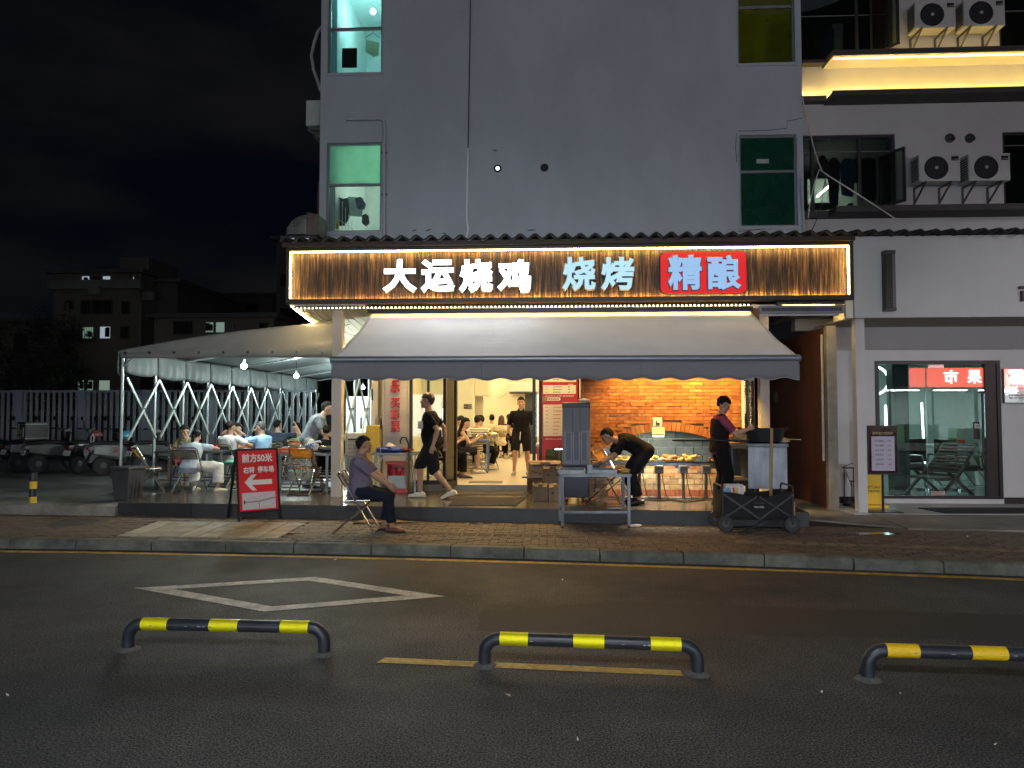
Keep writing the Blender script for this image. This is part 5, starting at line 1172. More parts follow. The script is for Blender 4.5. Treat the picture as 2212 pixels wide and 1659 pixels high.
# ================================================================== fence, scrub, dark houses beyond
fe = thing('bar_fence', 'grey metal bar fence behind the parked scooters', 'fence', (-12, 20, .285))
M_fence = mat('fence_grey', (.27, .29, .34), .5, var=.1, metal=.1)
b_ = MB().bx(-.034, .034, -.02, .02, .05, 2.02).mesh('bar'); b_.materials.append(M_fence)
x = -20.0; i = 0
while x < -6.6:
    if i % 11 == 5: MB().bx(x - .1, x + .1, 19.94, 20.06, .29, 2.36).build('post', M_fence, fe, world=True)
    else: inst('bar', b_, fe, (x + 12, 0, 0))
    x += .172; i += 1
for z0 in (.40, 2.29): MB().bx(-20, -6.6, 19.96, 20.025, z0, z0 + .06).build('rail', M_fence, fe, world=True)
M_far = [mat('far_wall_tan', (.30, .25, .20), .9, var=.15, scale=.6, dirt=.3), mat('far_wall_grey', (.20, .18, .16), .9, var=.15, scale=.6, dirt=.3), mat('far_wall_pale', (.36, .33, .30), .9, var=.15, scale=.6, dirt=.3)]
M_wdark = mat('far_window_dark', (.008, .008, .009), .3, var=.2)
WL = [glow('far_window_white', (.75, .9, 1), .2), glow('far_window_green', (.55, .9, .65), .13), glow('far_window_dim', (.55, .75, .62), .16)]
def far_house(name, lab, px0, px1, pytop, d, depth, m, wins, extra=None):
    a = Y(px0, pytop, d); b = Y(px1, pytop, d); t = thing(name, lab, 'building', ((a.x + b.x) / 2, d, 0))
    MB().bx(a.x, b.x, d, d + depth, 0, a.z).build('wall', m, t, world=True)
    MB().bx(a.x - .35, b.x + .35, d - .4, d + depth + .4, a.z + .003, a.z + .25).build('roof', M_far[1], t, world=True)
    for x0, y0, x1, y1, kind in wins:
        p, q = Y(x0, y0, d - .01), Y(x1, y1, d - .01); W_, H_ = q.x - p.x, p.z - q.z
        f = MB(); tt = .06
        f.bx(p.x, q.x, d - .09, d - .003, p.z - tt, p.z); f.bx(p.x, q.x, d - .12, d - .003, q.z - tt, q.z); f.bx(p.x, p.x + tt, d - .09, d - .003, q.z, p.z - tt); f.bx(q.x - tt, q.x, d - .09, d - .003, q.z, p.z - tt)
        n_ = max(1, int(W_ / .7))
        for i in range(1, n_): xx = p.x + W_ * i / n_; f.bx(xx - .02, xx + .02, d - .07, d - .02, q.z, p.z - tt)
        if kind < 0 or kind == 1 or kind == 9:
            for i in range(int(W_ / .16)): xx = p.x + .08 + i * .16; f.bx(xx - .012, xx + .012, d - .16, d - .14, q.z, p.z)
        o = f.build('window', M_far[2] if kind >= 0 else M_far[1], t, world=True)
        MB().bx(p.x + tt, q.x - tt, d - .016, d - .004, q.z + .003, p.z - tt - .003).build('pane', M_wdark if kind < 0 else WL[kind % 3], o, world=True)
        if kind == 0 or kind == 1:
            for i in range(2): xx = p.x + W_ * rng.uniform(.2, .8); MB().bx(xx - .12, xx + .12, d - .03, d - .018, q.z + .1, q.z + H_ * rng.uniform(.45, .9)).build('curtain', M_wdark, o, world=True)
    if extra: extra(t, a, b, d)
    return t
def roofbox(t, a, b, d):
    p, q = Y(277, 562, d + 3), Y(338, 592, d + 3); MB().bx(p.x, q.x, d + 2, d + 6, a.z + .25, p.z).build('stair_house', M_far[0], t, world=True)
    for px in (142, 301): x = X_(px, d - .1); MB().tube([(x, d - .12, .3), (x, d - .12, a.z - 2)], .07, 6).build('downpipe', M_far[2], t, world=True)
    p = Y(120, 618, d); MB().bx(a.x - .2, b.x + .2, d - .35, d - .003, p.z - .25, p.z + .35).build('balcony_slab', M_far[2], t, world=True)
    for px, py in ((205, 628), (322, 640)): p = Y(px, py, d - .35); MB().box(p, (.8, .3, .55)).build('air_conditioner_case', M_far[2], t, world=True)
far_house('far_apartment', 'tallest dark apartment block beyond the fence with several lit windows', 117, 304, 592, 46, 12, M_far[0],
    [(176, 595, 196, 616, 0), (200, 597, 221, 615, -1), (221, 595, 241, 616, 0), (286, 596, 293, 606, 2), (175, 648, 243, 677, -1), (263, 650, 281, 677, -1), (178, 705, 204, 731, 1), (215, 704, 241, 731, 0), (260, 704, 280, 731, -1), (148, 820, 184, 843, 1), (188, 820, 204, 843, 1), (213, 820, 240, 843, 2), (140, 648, 160, 668, -1)], roofbox)
far_house('far_side_block', 'dark side wing of the tallest far block stepping back to its right', 305, 385, 612, 48, 10, M_far[1], [(313, 604, 333, 626, -1), (316, 660, 330, 680, 2)])
far_house('far_low_house', 'long low dark house whose lit window shows just above the tent roof', 334, 592, 688, 40, 9, M_far[0], [(375, 693, 418, 721, -1), (443, 694, 464, 718, 1), (465, 694, 488, 718, 2), (502, 696, 506, 712, 0), (560, 696, 580, 716, -1)])
far_house('far_back_block', 'faint dark block rising behind the long low house', 400, 590, 640, 70, 10, M_far[1], [(420, 655, 450, 672, -1), (470, 655, 500, 672, -1), (530, 655, 560, 672, -1)])
far_house('far_brown_house', 'brown dark house at the left edge beyond the fence', -60, 118, 698, 50, 9, M_far[0], [(30, 720, 60, 760, -1), (85, 706, 98, 720, -1)])
far_house('far_grey_tower', 'dark building close behind the left end of the sign', 598, 690, 520, 52, 12, M_far[1], [(605, 665, 640, 690, -1), (605, 590, 640, 620, -1)])
def tree(px, py, d, h, r, lab, seed):
    g = random.Random(seed); q = Y(px, py, d); t = thing('bushy_tree', lab, 'tree', (q.x, d, .28))
    k = MB(); k.tube([(0, 0, 0), (.08, .05, h * .3), (.02, .1, h * .6)], [.14, .11, .06], 8)
    for i in range(7): a = g.uniform(0, 6.28); k.tube([(.05, .05, h * .3 + .04 * i * h), (r * .5 * math.cos(a), r * .5 * math.sin(a), h * .6), (r * .8 * math.cos(a), r * .8 * math.sin(a), h * .8)], [.05, .03, .01], 5)
    k.build('trunk', mat('bark', (.05, .04, .03), .9), t)
    k = MB(); cl = [(g.gauss(0, r * .45), g.gauss(0, r * .45), h * g.uniform(.45, 1)) for i in range(24)]
    for c in cl:
        for i in range(90):
            p = Vector((c[0] + g.gauss(0, r * .16), c[1] + g.gauss(0, r * .16), c[2] + g.gauss(0, r * .14))); u = Vector((g.gauss(0, 1), g.gauss(0, 1), g.gauss(0, .6))).normalized(); v = u.orthogonal().normalized(); s = g.uniform(.05, .10)
            k.add([p - u * s, p + v * s * .5, p + u * s, p - v * s * .5], [(0, 1, 2, 3)])
    k.build('crown', mat('night_leaves', (.025, .04, .018), .6, var=.4, scale=3), t)
tree(70, 690, 38, 6.8, 2.0, 'dark bushy tree rising left of the tallest far block', 3); tree(140, 690, 41, 6.2, 1.5, 'smaller dark bushy tree close to the tallest far block', 5); tree(15, 750, 36, 4.8, 2.2, 'low spreading dark tree at the left edge beyond the fence', 8); tree(115, 832, 27, 3.2, 1.2, 'dark bush right behind the fence beside the lit ground windows', 9); tree(420, 850, 26, 2.8, 1.3, 'dark bush behind the fence at the middle of the tent', 11)
tag(MB().bx(-45, -5, 24.5, 24.7, .285, 1.6).build('boundary_wall', mat('dark_wall', (.03, .03, .03), .9)), 'low dark boundary wall a few metres behind the fence', 'wall')

# ================================================================== across the street, behind the viewer: what lights the scene and shows in the salon glass
op = thing('fruit_shop', 'fruit shop with a glowing red sign across the street, mirrored in the salon glass', 'shop', (20, -10, 0))
OX0, OX1 = 14.5, 29.0
MB().bx(OX0, OX1, -10.25, -10.0, 4.1, 10.5).build('wall', M_wall2, op, world=True)
MB().bx(17.6, OX1, -10.2, -9.85, 2.95, 3.85).build('sign_box', glow('fruit_red', (.95, .10, .06), 4.2), op, world=True)
M_fw = glow('fruit_white', (.8, .9, 1), 7)
for ch, x in (('菜', 22.3), ('果', 20.45), ('市', 19.35)): text(ch, M_fw, op, (x, -9.83, 3.42), w=.66, h=.64, bold=.03, depth=.02, rot=(PI / 2, 0, PI), world=True)
k = MB(); k.bx(OX0, OX1, -16, -10.2, 2.9, 2.94); k.bx(OX0, OX1, -16, -15.9, .15, 2.9); k.bx(OX0, OX0 + .1, -15.9, -10.2, .15, 2.9); k.bx(OX1 - .1, OX1, -15.9, -10.2, .15, 2.9); k.build('shop_hall', mat('shop_pale', (.7, .74, .72), .8), op, world=True)
for i in range(6): MB().bx(OX0 + 1 + i * 2.4, OX0 + 2.6 + i * 2.4, -13.4, -13.0, 2.86, 2.89).build('tube_light', glow('fruit_tube', (.9, .97, 1), 40), op, world=True)
k = MB()
for i in range(8): k.bx(OX0 + .1 + i * 2.0, OX0 + .16 + i * 2.0, -10.18, -10.1, .15, 2.9)
k.build('door_frame', M_black, op, world=True)
for i in range(5): MB().bx(OX0 + 1.2 + i * 2.6, OX0 + 2.9 + i * 2.6, -13, -12.2, .15, .9 + .2 * (i % 2)).build('fruit_stand', mat('stand_green', (.2, .3, .12), .7, var=.4), op, world=True)
tag(MB().bx(-60, 60, -9.5, -5.2, 0, .12).build('far_pavement', M_paver_far), kind='structure')
hb = thing('street_house', 'plain house across the street behind the viewer', 'building', (0, -11, 0)); MB().bx(-22, 14, -18, -10.4, .1, 9).build('wall', M_wall2, hb, world=True)
k = MB()
for i in range(9):
    for j in range(2): k.bx(-20 + i * 3.8, -18.4 + i * 3.8, -10.4, -10.36, 4 + j * 2.6, 5.5 + j * 2.6)
k.build('window', M_wdark, hb, world=True)
for i in range(7): MB().bx(-11 + i * 3.1, -8.2 + i * 3.1, -10.4, -10.37, .5, 2.6).build('added_fill_window', glow('added_fill_glow', (.79, .89, 1), 4.5), hb, world=True)  # glowing panels added on the unseen house as fill light for facade and road
def street_lamp(x, y, h, p, col, lab, arm=1.6, tgt=None, cone=130):
    t = thing('street_lamp', lab, 'lamp', (x, y, .12))
    MB().tube([(0, 0, 0), (0, 0, h - .6), (0, arm * .35, h - .1), (0, arm, h)], [.09, .06, .05, .04], 10).build('pole', M_dark, t, smooth=True)
    MB().box((0, arm + .25, h), (.26, .6, .08)).build('lamp_head', M_dark, t, bevel=.02); MB().bx(-.1, .1, arm + .02, arm + .5, h - .055, h - .043).build('lens', glow('street_lens', (1, .97, .92), 30), t)
    lamp('street_beam', 'SPOT', (x, y + arm + .26, h + .0), p, col, .12, parent=t, spot=R(cone), blend=.7, target=tgt or (x, y + arm + 3, 0))
street_lamp(-.6, -5.6, 7.5, 1050, (.94, .96, 1), 'street lamp on the near pavement behind the viewer', tgt=(-.6, 5.5, 0), cone=78)
street_lamp(13.5, -5.4, 7.5, 1500, (.95, .95, 1), 'second street lamp behind the viewer, added to brighten the salon front', tgt=(9.5, 11.5, 1.2), cone=36)  # unseen lamp, its narrow beam added to brighten the salon front
# ================================================================== street furniture
M_pipe = mat('barrier_black', (.028, .034, .042), .42, var=.25, scale=12, dirt=.3, bump=.1)
M_refl = mat('reflective_yellow', (.95, .86, .01), .5, metal=.6, var=.06, scale=30, bump=.4, bscale=160)
M_refl2 = mat('reflective_amber', (.80, .50, .01), .35, var=.06, scale=30, bump=.4, bscale=160)
def barrier(p, q, lab, bands, m):
    p, q = Vector(p), Vector(q); d = q - p; L_ = d.length; rz = math.atan2(d.y, d.x)
    t = thing('parking_barrier', lab, 'barrier', p, rz, 'U-shaped parking barriers')
    r = .042; h = .185; rb = .10
    c = [(0, 0, -.01), (0, 0, h - rb)] + [(rb - rb * math.cos(R(a)), 0, h - rb + rb * math.sin(R(a))) for a in (22, 45, 68, 90)]
    c = c + [(L_ - x, y, z) for x, y, z in c[::-1]]
    MB().tube(c, r, 18).build('rail', M_pipe, t, smooth=True)
    for x0, x1 in bands: MB().lathe([(r + .0015, 0), (r + .0015, (x1 - x0) * L_)], (x0 * L_, 0, h), 20, Matrix.Rotation(PI / 2, 4, 'Y')).build('reflective_band', m, t, smooth=True)
    k = MB(); g = random.Random(int(p.x * 50))
    for i in range(16): a = g.uniform(-2.6, -.3); x = g.choice([g.uniform(.12, L_ - .12)] * 3 + [0, L_]); k.ell((x, r * math.cos(a) * (.2 if 0 < x < L_ else 1) - (r * .98 if 0 < x < L_ else 0) * .9, h if 0 < x < L_ else g.uniform(.02, .07)), (g.uniform(.004, .02), .004, g.uniform(.002, .006)), 6, 4)
    k.build('paint_chips', mat('chip_grey', (.30, .31, .30), .8, var=.3), t)
    for x in (0, L_): MB().lathe([(.085, 0), (.075, .008), (.05, .016), (.045, .02)], (x, 0, 0), 14).build('mortar_collar', mat('mortar_collar', (.085, .085, .08), .9, var=.4, scale=30, bump=.6), t, smooth=True)
bnd = [(.075, .21), (.425, .57), (.785, .925)]
barrier(G(277, 1403), G(700, 1413), 'yellow and black U-shaped parking barrier nearest the painted diamond', bnd, M_refl)
barrier(G(1047, 1438), G(1507, 1456), 'yellow and black U-shaped parking barrier standing on the yellow dash', bnd, M_refl)
b3 = G(1875, 1467); barrier(b3, b3 + Vector((1.46, -.06, 0)), 'amber and black U-shaped parking barrier running out of the picture', bnd, M_refl2)
q = G(70, 1108, .124); t = thing('bollard', 'thin black bollard with two yellow bands at the pavement edge', 'bollard', q)
MB().tube([(0, 0, 0), (0, 0, .63)], .052, 14).build('post', M_pipe, t, smooth=True)
for z in (.14, .38): MB().lathe([(.0535, 0), (.0535, .115)], (0, 0, z), 16).build('band', M_yellow, t, smooth=True)
MB().lathe([(.09, 0), (.085, .01)], (0, 0, 0), 14).build('base_plate', M_dark, t)
# wheelie bin
q = G(270, 1082, .289); t = thing('rubbish_bin', 'dark grey plastic rubbish bin with a bag edge under its lid', 'bin', (q.x - .07, q.y + .2, .289), R(-16)); t.scale = (.86, .86, .98)
M_bin = mat('bin_grey', (.075, .073, .075), .5, var=.12, dirt=.3, scale=5)
MB().loft([[(-a, -b, z), (a, -b, z), (a, b, z), (-a, b, z)] for a, b, z in ((.17, .17, 0), (.215, .205, .50))]).build('body', M_bin, t, bevel=.012)
MB().bx(-.235, .235, -.225, .225, .503, .545).build('lid', M_bin, t, bevel=.012); MB().bx(-.2, .2, -.245, -.226, .51, .535).build('handle', M_bin, t, bevel=.006)
k = MB()
for i in range(7): k.bx(.16 + i * 0, .225, -.14 + i * .0, -.135, .05 + i * .06, .06 + i * .06)
for i in range(3): k.box((.202, -.08 + i * .08, .26), (.012, .02, .40))
k.build('ribs', M_bin, t)
MB().prism([(-.23, -.1, .5), (-.31, -.12, .36), (-.28, 0, .33), (-.22, .08, .48)], (.012, 0, 0)).build('bag_edge', mat('bin_bag', (.015, .015, .016), .3, var=.2), t)
# A-frame sign
L_, R_ = G(519, 1129, .124), G(607, 1121, .124); u = R_ - L_; W_ = u.length; rz = math.atan2(u.y, u.x)
t = thing('sandwich_board', 'red folding board sign pointing left to a car park on the pavement', 'sign', L_, rz)
def AP(x, z): return Vector((x, .06 + z * .17, z))
zb, zt = .13, 1.03
MB().bar(AP(.0, 0), AP(.0, zt), .032, .022).build('leg', M_black, t); MB().bar(AP(W_, 0), AP(W_, zt), .032, .022).build('leg', M_black, t)
for x in (.0, W_): MB().bar((x, .06 + zt * .17 + .02, zt), (x, .62, 0), .028).build('leg', M_black, t)
MB().bar((.0, .42, .45), (W_, .42, .45), .02).build('stretcher', M_black, t)
def onp(x, z, d=0): return (x, .06 + z * .17 - .012 - d, z)
MB().prism([onp(.016, zb), onp(W_ - .016, zb), onp(W_ - .016, zt), onp(.016, zt)], (0, .01, 0)).build('panel', mat('sign_red', (.55, .012, .02), .45, var=.04), t)
k = MB(); k.bar(AP(0, zt), AP(W_, zt), .03); k.bar(AP(0, zb), AP(W_, zb), .03); k.build('frame', M_black, t)
tl = math.atan(.17); M_sw = mat('sign_white', (.62, .60, .62), .5, var=.04)
def sgn(s, xc, zc, w_, h_): return text(s, M_sw, t, onp(xc, zc, .006), w=w_, h=h_, bold=.04, depth=.01, rot=(PI / 2 - tl, 0, 0))
sgn('前方50米', W_ * .49, .905, W_ * .76, .135); sgn('右转', W_ * .27, .73, W_ * .28, .10); sgn('停车场', W_ * .69, .735, W_ * .42, .10)
k = MB(); ar = [(.16, .555), (.34, .665), (.46, .665), (.34, .585), (.84, .585), (.84, .515), (.34, .515), (.46, .435), (.34, .435)]
k.prism([onp(W_ * x, z, .003) for x, z in ar][::-1], (0, .003, 0)); k.build('arrow', M_sw, t)
MB().prism([onp(W_ * .09, .165, .002), onp(W_ * .91, .165, .002), onp(W_ * .91, .405, .002), onp(W_ * .09, .405, .002)], (0, .002, 0)).build('map_panel', mat('map_paper', (.50, .47, .52), .5, var=.1, scale=20), t)
k = MB(); M_mapl = mat('map_grey', (.26, .25, .28), .6)
k.bar(onp(W_ * .12, .27, .004), onp(W_ * .52, .275, .004), .002, .022); k.bar(onp(W_ * .5, .275, .0045), onp(W_ * .9, .32, .0045), .002, .022); k.bar(onp(W_ * .50, .262, .005), onp(W_ * .50, .17, .005), .002, .03)
for i in range(9): k.bar(onp(W_ * (.14 + .07 * i), .20 + .021 * ((i * 5) % 9), .004), onp(W_ * (.2 + .07 * i), .20 + .021 * ((i * 5) % 9), .004), .002, .004)
k.build('map_lines', M_mapl, t); MB().box(onp(W_ * .14, .275, .006), (.016, .004, .055)).build('map_marker', M_black, t)

# ================================================================== folding chairs
def tube_u(w_, a, b, r=.0125):                  # U-shaped tube frame between heights a=(y,z) top and b=(y,z) foot
    t_, f_ = Vector((0, a[0], a[1])), Vector((0, b[0], b[1])); d = (t_ - f_).normalized(); e = .05
    pts = []
    for s_ in (-1, 1):
        X = Vector((s_ * w_, 0, 0)); l = [f_ + X + d * .0, t_ + X - d * e, t_ + X * (1 - .3 * e / w_) - d * e * .3, t_ + X * (1 - e / w_)]
        pts += l if s_ < 0 else l[::-1]
    return pts
M_amber = thin('amber_plastic', (.95, .66, .30), rough=.08, haze=.22, hazecol=(.75, .40, .10))
M_smoke = thin('smoke_plastic', (.62, .58, .55), rough=.08, haze=.25, hazecol=(.25, .22, .20))
M_clearp = thin('clear_plastic', (.9, .88, .82), rough=.05, haze=.2, hazecol=(.7, .62, .45))
def make_chair(lab, m):
    t = thing('folding_chair', lab, 'chair', group='tubular folding chairs')
    k = MB().tube(tube_u(.21, (-.235, .80), (.235, .012)), .0115, 8); k.tube([(-.21, .235, .012), (.21, .235, .012)], .0115, 8); k.build('back_frame', M_chrome, t, smooth=True)
    k = MB().tube([(-.19, -.30, .012), (-.19, .19, .425), (.19, .19, .425), (.19, -.30, .012)], .0115, 8); k.tube([(-.19, -.30, .012), (.19, -.30, .012)], .0115, 8); k.build('leg_frame', M_chrome, t, smooth=True)
    k = MB().tube([(-.195, -.15, .43), (-.195, .17, .435), (.195, .17, .435), (.195, -.15, .43)], .011, 8); k.build('seat_frame', M_chrome, t, smooth=True)
    MB().bx(-.18, .18, -.15, .17, .432, .442).build('seat', m, t, bevel=.004)
    MB().grid(lambda a, b: (-.2 + .4 * a, -.14 - .115 * b - .035 * math.sin(PI * a), .60 + .17 * b), 8, 3).build('backrest', m, t, smooth=True, solid=.006)
    for x in (-.21, .21): MB().tube([(x - .012, .0, .4), (x + .012, .0, .4)], .014, 8).build('pivot', M_dark, t)
    return t
ch_a = collect(make_chair('silver folding chair under the seated man on the pavement', M_smoke)); ch_b = collect(make_chair('amber backed folding chair standing empty at the front of the tent', M_amber)); ch_c = collect(make_chair('clear folding chair at the hall table', M_clearp))
fz = .299
seat_p = G(806, 1152, .124); ch_a[0].location = (seat_p.x - .22, seat_p.y + .12, .124); ch_a[0].rotation_euler = (0, 0, R(-86))
q = G(655, 1068, .326); ch_b[0].location = (q.x, q.y + .12, .324); ch_b[0].rotation_euler = (0, 0, R(-6))
def chair(tr, x, y, z, rz, lab): return dup(tr, (x, y, z), R(rz), lab)
q = G(316, 1066, fz); chair(ch_b, q.x, q.y + .1, fz, -62, 'amber backed folding chair turned sideways beside the rubbish bin')
fw_ = G(412, 1066, fz); chair(ch_a, fw_.x, 12.05, fz, 4, 'silver folding chair under the woman in white trousers')
chair(ch_a, X_(492, 13.35), 13.35, fz, -8, 'folding chair under the man in the pale grey shirt')
chair(ch_a, X_(408, 13.75), 13.75, fz, 176, 'folding chair across the table from the woman in white trousers')
chair(ch_a, X_(575, 13.7), 13.75, fz, 80, 'folding chair under the man in the light blue shirt')
chair(ch_a, X_(524, 14.9), 14.9, fz, 180, 'folding chair under the boy in bright blue')
chair(ch_a, X_(602, 15.2), 15.2, fz, 20, 'folding chair under the man in the navy shirt')
chair(ch_a, X_(648, 16.2), 16.2, fz, 90, 'folding chair under the boy in pale green')
chair(ch_a, X_(702, 12.75), 12.75, fz, 8, 'folding chair under the woman in the striped skirt')
chair(ch_b, X_(636, 13.2), 13.25, fz, 175, 'folding chair behind the red tray table in the tent')
chair(ch_a, X_(670, 14.4), 14.4, fz, 90, 'empty folding chair deeper in the tent behind the standing man')
def HG(px, y): return X_(px, y)
hall_ch = [(994, 14.75, -80, 'clear folding chair under the long-haired woman at the doorway'), (1008, 15.5, 100, 'clear folding chair under the boy in the white shirt'), (1030, 15.75, 10, 'clear folding chair under the diner in the striped shirt'),
           (1047, 16.7, 80, 'clear folding chair under the man in the green shirt'), (1064, 20.3, 15, 'clear folding chair under the diner in the cream shirt'), (1083, 19.6, 0, 'clear folding chair under the diner with long brown hair'), (1101, 20.8, 180, 'clear folding chair under the diner in the dark cap'), (1052, 15.9, 20, 'clear folding chair standing free behind the striped shirt')]
for i, (px, y, rz, lab) in enumerate(hall_ch):
    if i == 0: ch_c[0].location = (HG(px, y), y, FZ); ch_c[0].rotation_euler = (0, 0, R(rz)); ch_c[0]['label'] = lab
    else: chair(ch_c, HG(px, y), y, FZ, rz, lab)
q = G(1340, 1085, .326); ch_d = chair(ch_b, q.x - .12, q.y + .15, .324, -120, 'amber folding chair half hidden behind the steel prep table')

# ================================================================== steel tables
def steel_table(lab, loc, rz, w_, d_, h_, shelf=None, grp=None, name='steel_table'):
    t = thing(name, lab, 'table', loc, rz, grp)
    MB().bx(-w_ / 2, w_ / 2, -d_ / 2, d_ / 2, h_ - .045, h_).build('tabletop', M_steel, t, bevel=.004)
    for x in (-1, 1):
        for y in (-1, 1): MB().bx(x * (w_ / 2 - .035) - .02, x * (w_ / 2 - .035) + .02, y * (d_ / 2 - .035) - .02, y * (d_ / 2 - .035) + .02, .03, h_ - .046).build('leg', M_steel, t); MB().lathe([(.014, 0), (.018, .03)], (x * (w_ / 2 - .035), y * (d_ / 2 - .035), 0), 8).build('foot', M_rubber, t)
    if shelf: MB().bx(-w_ / 2 + .03, w_ / 2 - .03, -d_ / 2 + .03, d_ / 2 - .03, shelf - .035, shelf).build('shelf', M_steel, t)
    else:
        k = MB(); 
        for y in (-1, 1): k.bx(-w_ / 2 + .06, w_ / 2 - .06, y * (d_ / 2 - .035) - .012, y * (d_ / 2 - .035) + .012, .16, .185)
        k.build('rail', M_steel, t)
    return t
a, b = G(1214, 1141, .124), G(1356, 1141, .124); ptx, pty = (a.x + b.x) / 2, a.y + .26; PH = .74
steel_table('stainless prep table with trays standing on the pavement before the tall cooler', (ptx, pty, .124), math.atan2(b.y - a.y, b.x - a.x), abs(b.x - a.x) + .08, .55, PH, .235)
TB = .70
T1 = (X_(424, 12.95), 12.98); steel_table('steel dining table between the woman in white trousers and the olive shirt', (*T1, fz), R(2), 1.25, .62, TB, None, 'dining tables under the tent')
T2 = (X_(545, 13.95), 14.1); steel_table('steel dining table behind the red board sign with the plastic bag', (*T2, fz), R(2), 1.2, .62, TB, None, 'dining tables under the tent')
T3 = (X_(655, 12.35), 12.4); steel_table('steel dining table with the orange tray behind the empty amber chair', (*T3, fz), R(3), 1.05, .62, TB, None, 'dining tables under the tent')
T4 = (X_(640, 15.4), 15.6); steel_table('steel dining table deeper in the tent before the boy in pale green', (*T4, fz), R(2), 1.1, .62, TB, None, 'dining tables under the tent')
H1 = (HG(1020, 15.15), 15.15); steel_table('steel table nearest the doorway inside the hall', (*H1, FZ), R(2), .75, .6, TB, None, 'tables in the hall')
H2 = (HG(1075, 20.2), 20.2); steel_table('steel table at the back of the hall', (*H2, FZ), 0, 1.3, .6, TB, None, 'tables in the hall'); H3 = (HG(1025, 16.5), 16.7); steel_table('steel table behind the striped shirt in the hall', (*H3, FZ), 0, .8, .6, TB, None, 'tables in the hall')
a, b = G(812, 1060, .324), G(893, 1060, .324); sdx, sdy = (a.x + b.x) / 2, 12.25
sd = thing('side_table', 'narrow folding side table with clutter before the lettered pillar', 'table', (X_(858, 12.1), 12.1, .324)); wd_ = X_(906, 12.1) - X_(810, 12.1)
MB().bx(-wd_ / 2, wd_ / 2, -.25, .25, .66, .70).build('tabletop', M_steel, sd, bevel=.004)
for s_ in (-1, 1):
    for y in (-.2, .2): MB().bar((s_ * wd_ * .46, y, 0), (s_ * wd_ * .46, y, .66), .028).build('leg', M_galv, sd)
    MB().bar((s_ * wd_ * .45, -.2, .45), (s_ * wd_ * .22, -.2, .66), .018).build('brace', M_galv, sd)
sx_, sy_ = X_(858, 12.1), 12.1; sz_ = 1.026
def blob(name, lab, cat, c, r, m, seed=1, amp=.25, n=14, grp=None, flat=True):
    g = random.Random(seed); ph = [g.uniform(0, 6.28) for _ in range(8)]
    f = lambda d: 1 + amp * (math.sin(3.1 * d.x + ph[0]) * math.sin(2.7 * d.y + ph[1]) + .5 * math.sin(6 * d.z + ph[2] + 3 * d.x) + .35 * math.sin(9 * d.x + ph[3]) * math.sin(8 * d.z + ph[4]))
    o = MB().ell((0, 0, r[2]), r, n, n // 2 + 3, fn=f).build(name, m, smooth=True); o.location = c
    return tag(o, lab, cat, grp)
blob('blue_bag', 'crumpled blue bag at the left end of the side table', 'bag', (sx_ - .22, sy_, sz_), (.14, .1, .045), mat('bag_blue', (.03, .06, .30), .6, var=.3), 2); blob('blue_cloth', 'second blue bundle at the middle of the side table', 'bag', (sx_ + .0, sy_ - .1, sz_), (.13, .1, .04), MATS['bag_blue'], 4)
blob('tissue_roll', 'cream crumpled tissue pile on the blue bags of the side table', 'tissue', (sx_ - .12, sy_ + .1, sz_), (.12, .08, .07), mat('tissue', (.75, .70, .58), .9, var=.1), 7, .2); blob('red_cloth', 'dark red cloth on the right of the side table', 'cloth', (sx_ + .18, sy_, sz_), (.12, .1, .035), MATS['cloth_maroon'], 9)
q = (X_(864, 11.85), 11.85, .75); um = thing('umbrella', 'clear umbrella with a curved black handle hooked on the side table', 'umbrella', (X_(885, 11.8), 11.8, .33))
MB().lathe([(.012, 0), (.07, .18), (.085, .42), (.05, .66), (.02, .68)], (0, 0, .02), 9).build('canopy', M_clearp, um)
MB().tube([(0, 0, .02), (-.01, 0, .7), (-.02, 0, .86), (-.06, 0, .95), (-.12, 0, .96), (-.155, 0, .90), (-.15, 0, .85)], .013, 8).build('handle', M_black, um, smooth=True)
# fire extinguisher cabinet
a, b = Y(836, 1000, 12.2), Y(880, 1063, 12.2); fc = thing('extinguisher_cabinet', 'red open cabinet holding two fire extinguishers under the side table', 'cabinet', ((a.x + b.x) / 2, 12.3, .324)); w_ = (b.x - a.x) / 2
k = MB(); k.bx(-w_, w_, -.12, .12, 0, .06); k.bx(-w_, -w_ + .02, -.12, .12, .06, .48); k.bx(w_ - .02, w_, -.12, .12, .06, .48); k.bx(-w_ + .02, w_ - .02, .10, .12, .06, .48); k.build('body', M_redbr, fc); MB().bx(-w_ - .02, w_ + .02, -.14, .14, .483, .52).build('lid', M_redbr, fc, bevel=.005)
MB().bx(-w_ + .022, w_ - .022, -.118, -.11, .07, .29).build('door_panel', mat('panel_pale', (.42, .44, .42), .3), fc)
for s_ in (-1, 1):
    e = MB().lathe([(.055, 0), (.055, .25), (.03, .30), (.015, .33)], (s_ * .075, 0, .07), 14).build('extinguisher', M_redp, fc, smooth=True); MB().box((s_ * .075, 0, .41), (.05, .03, .03)).build('valve', M_black, e)
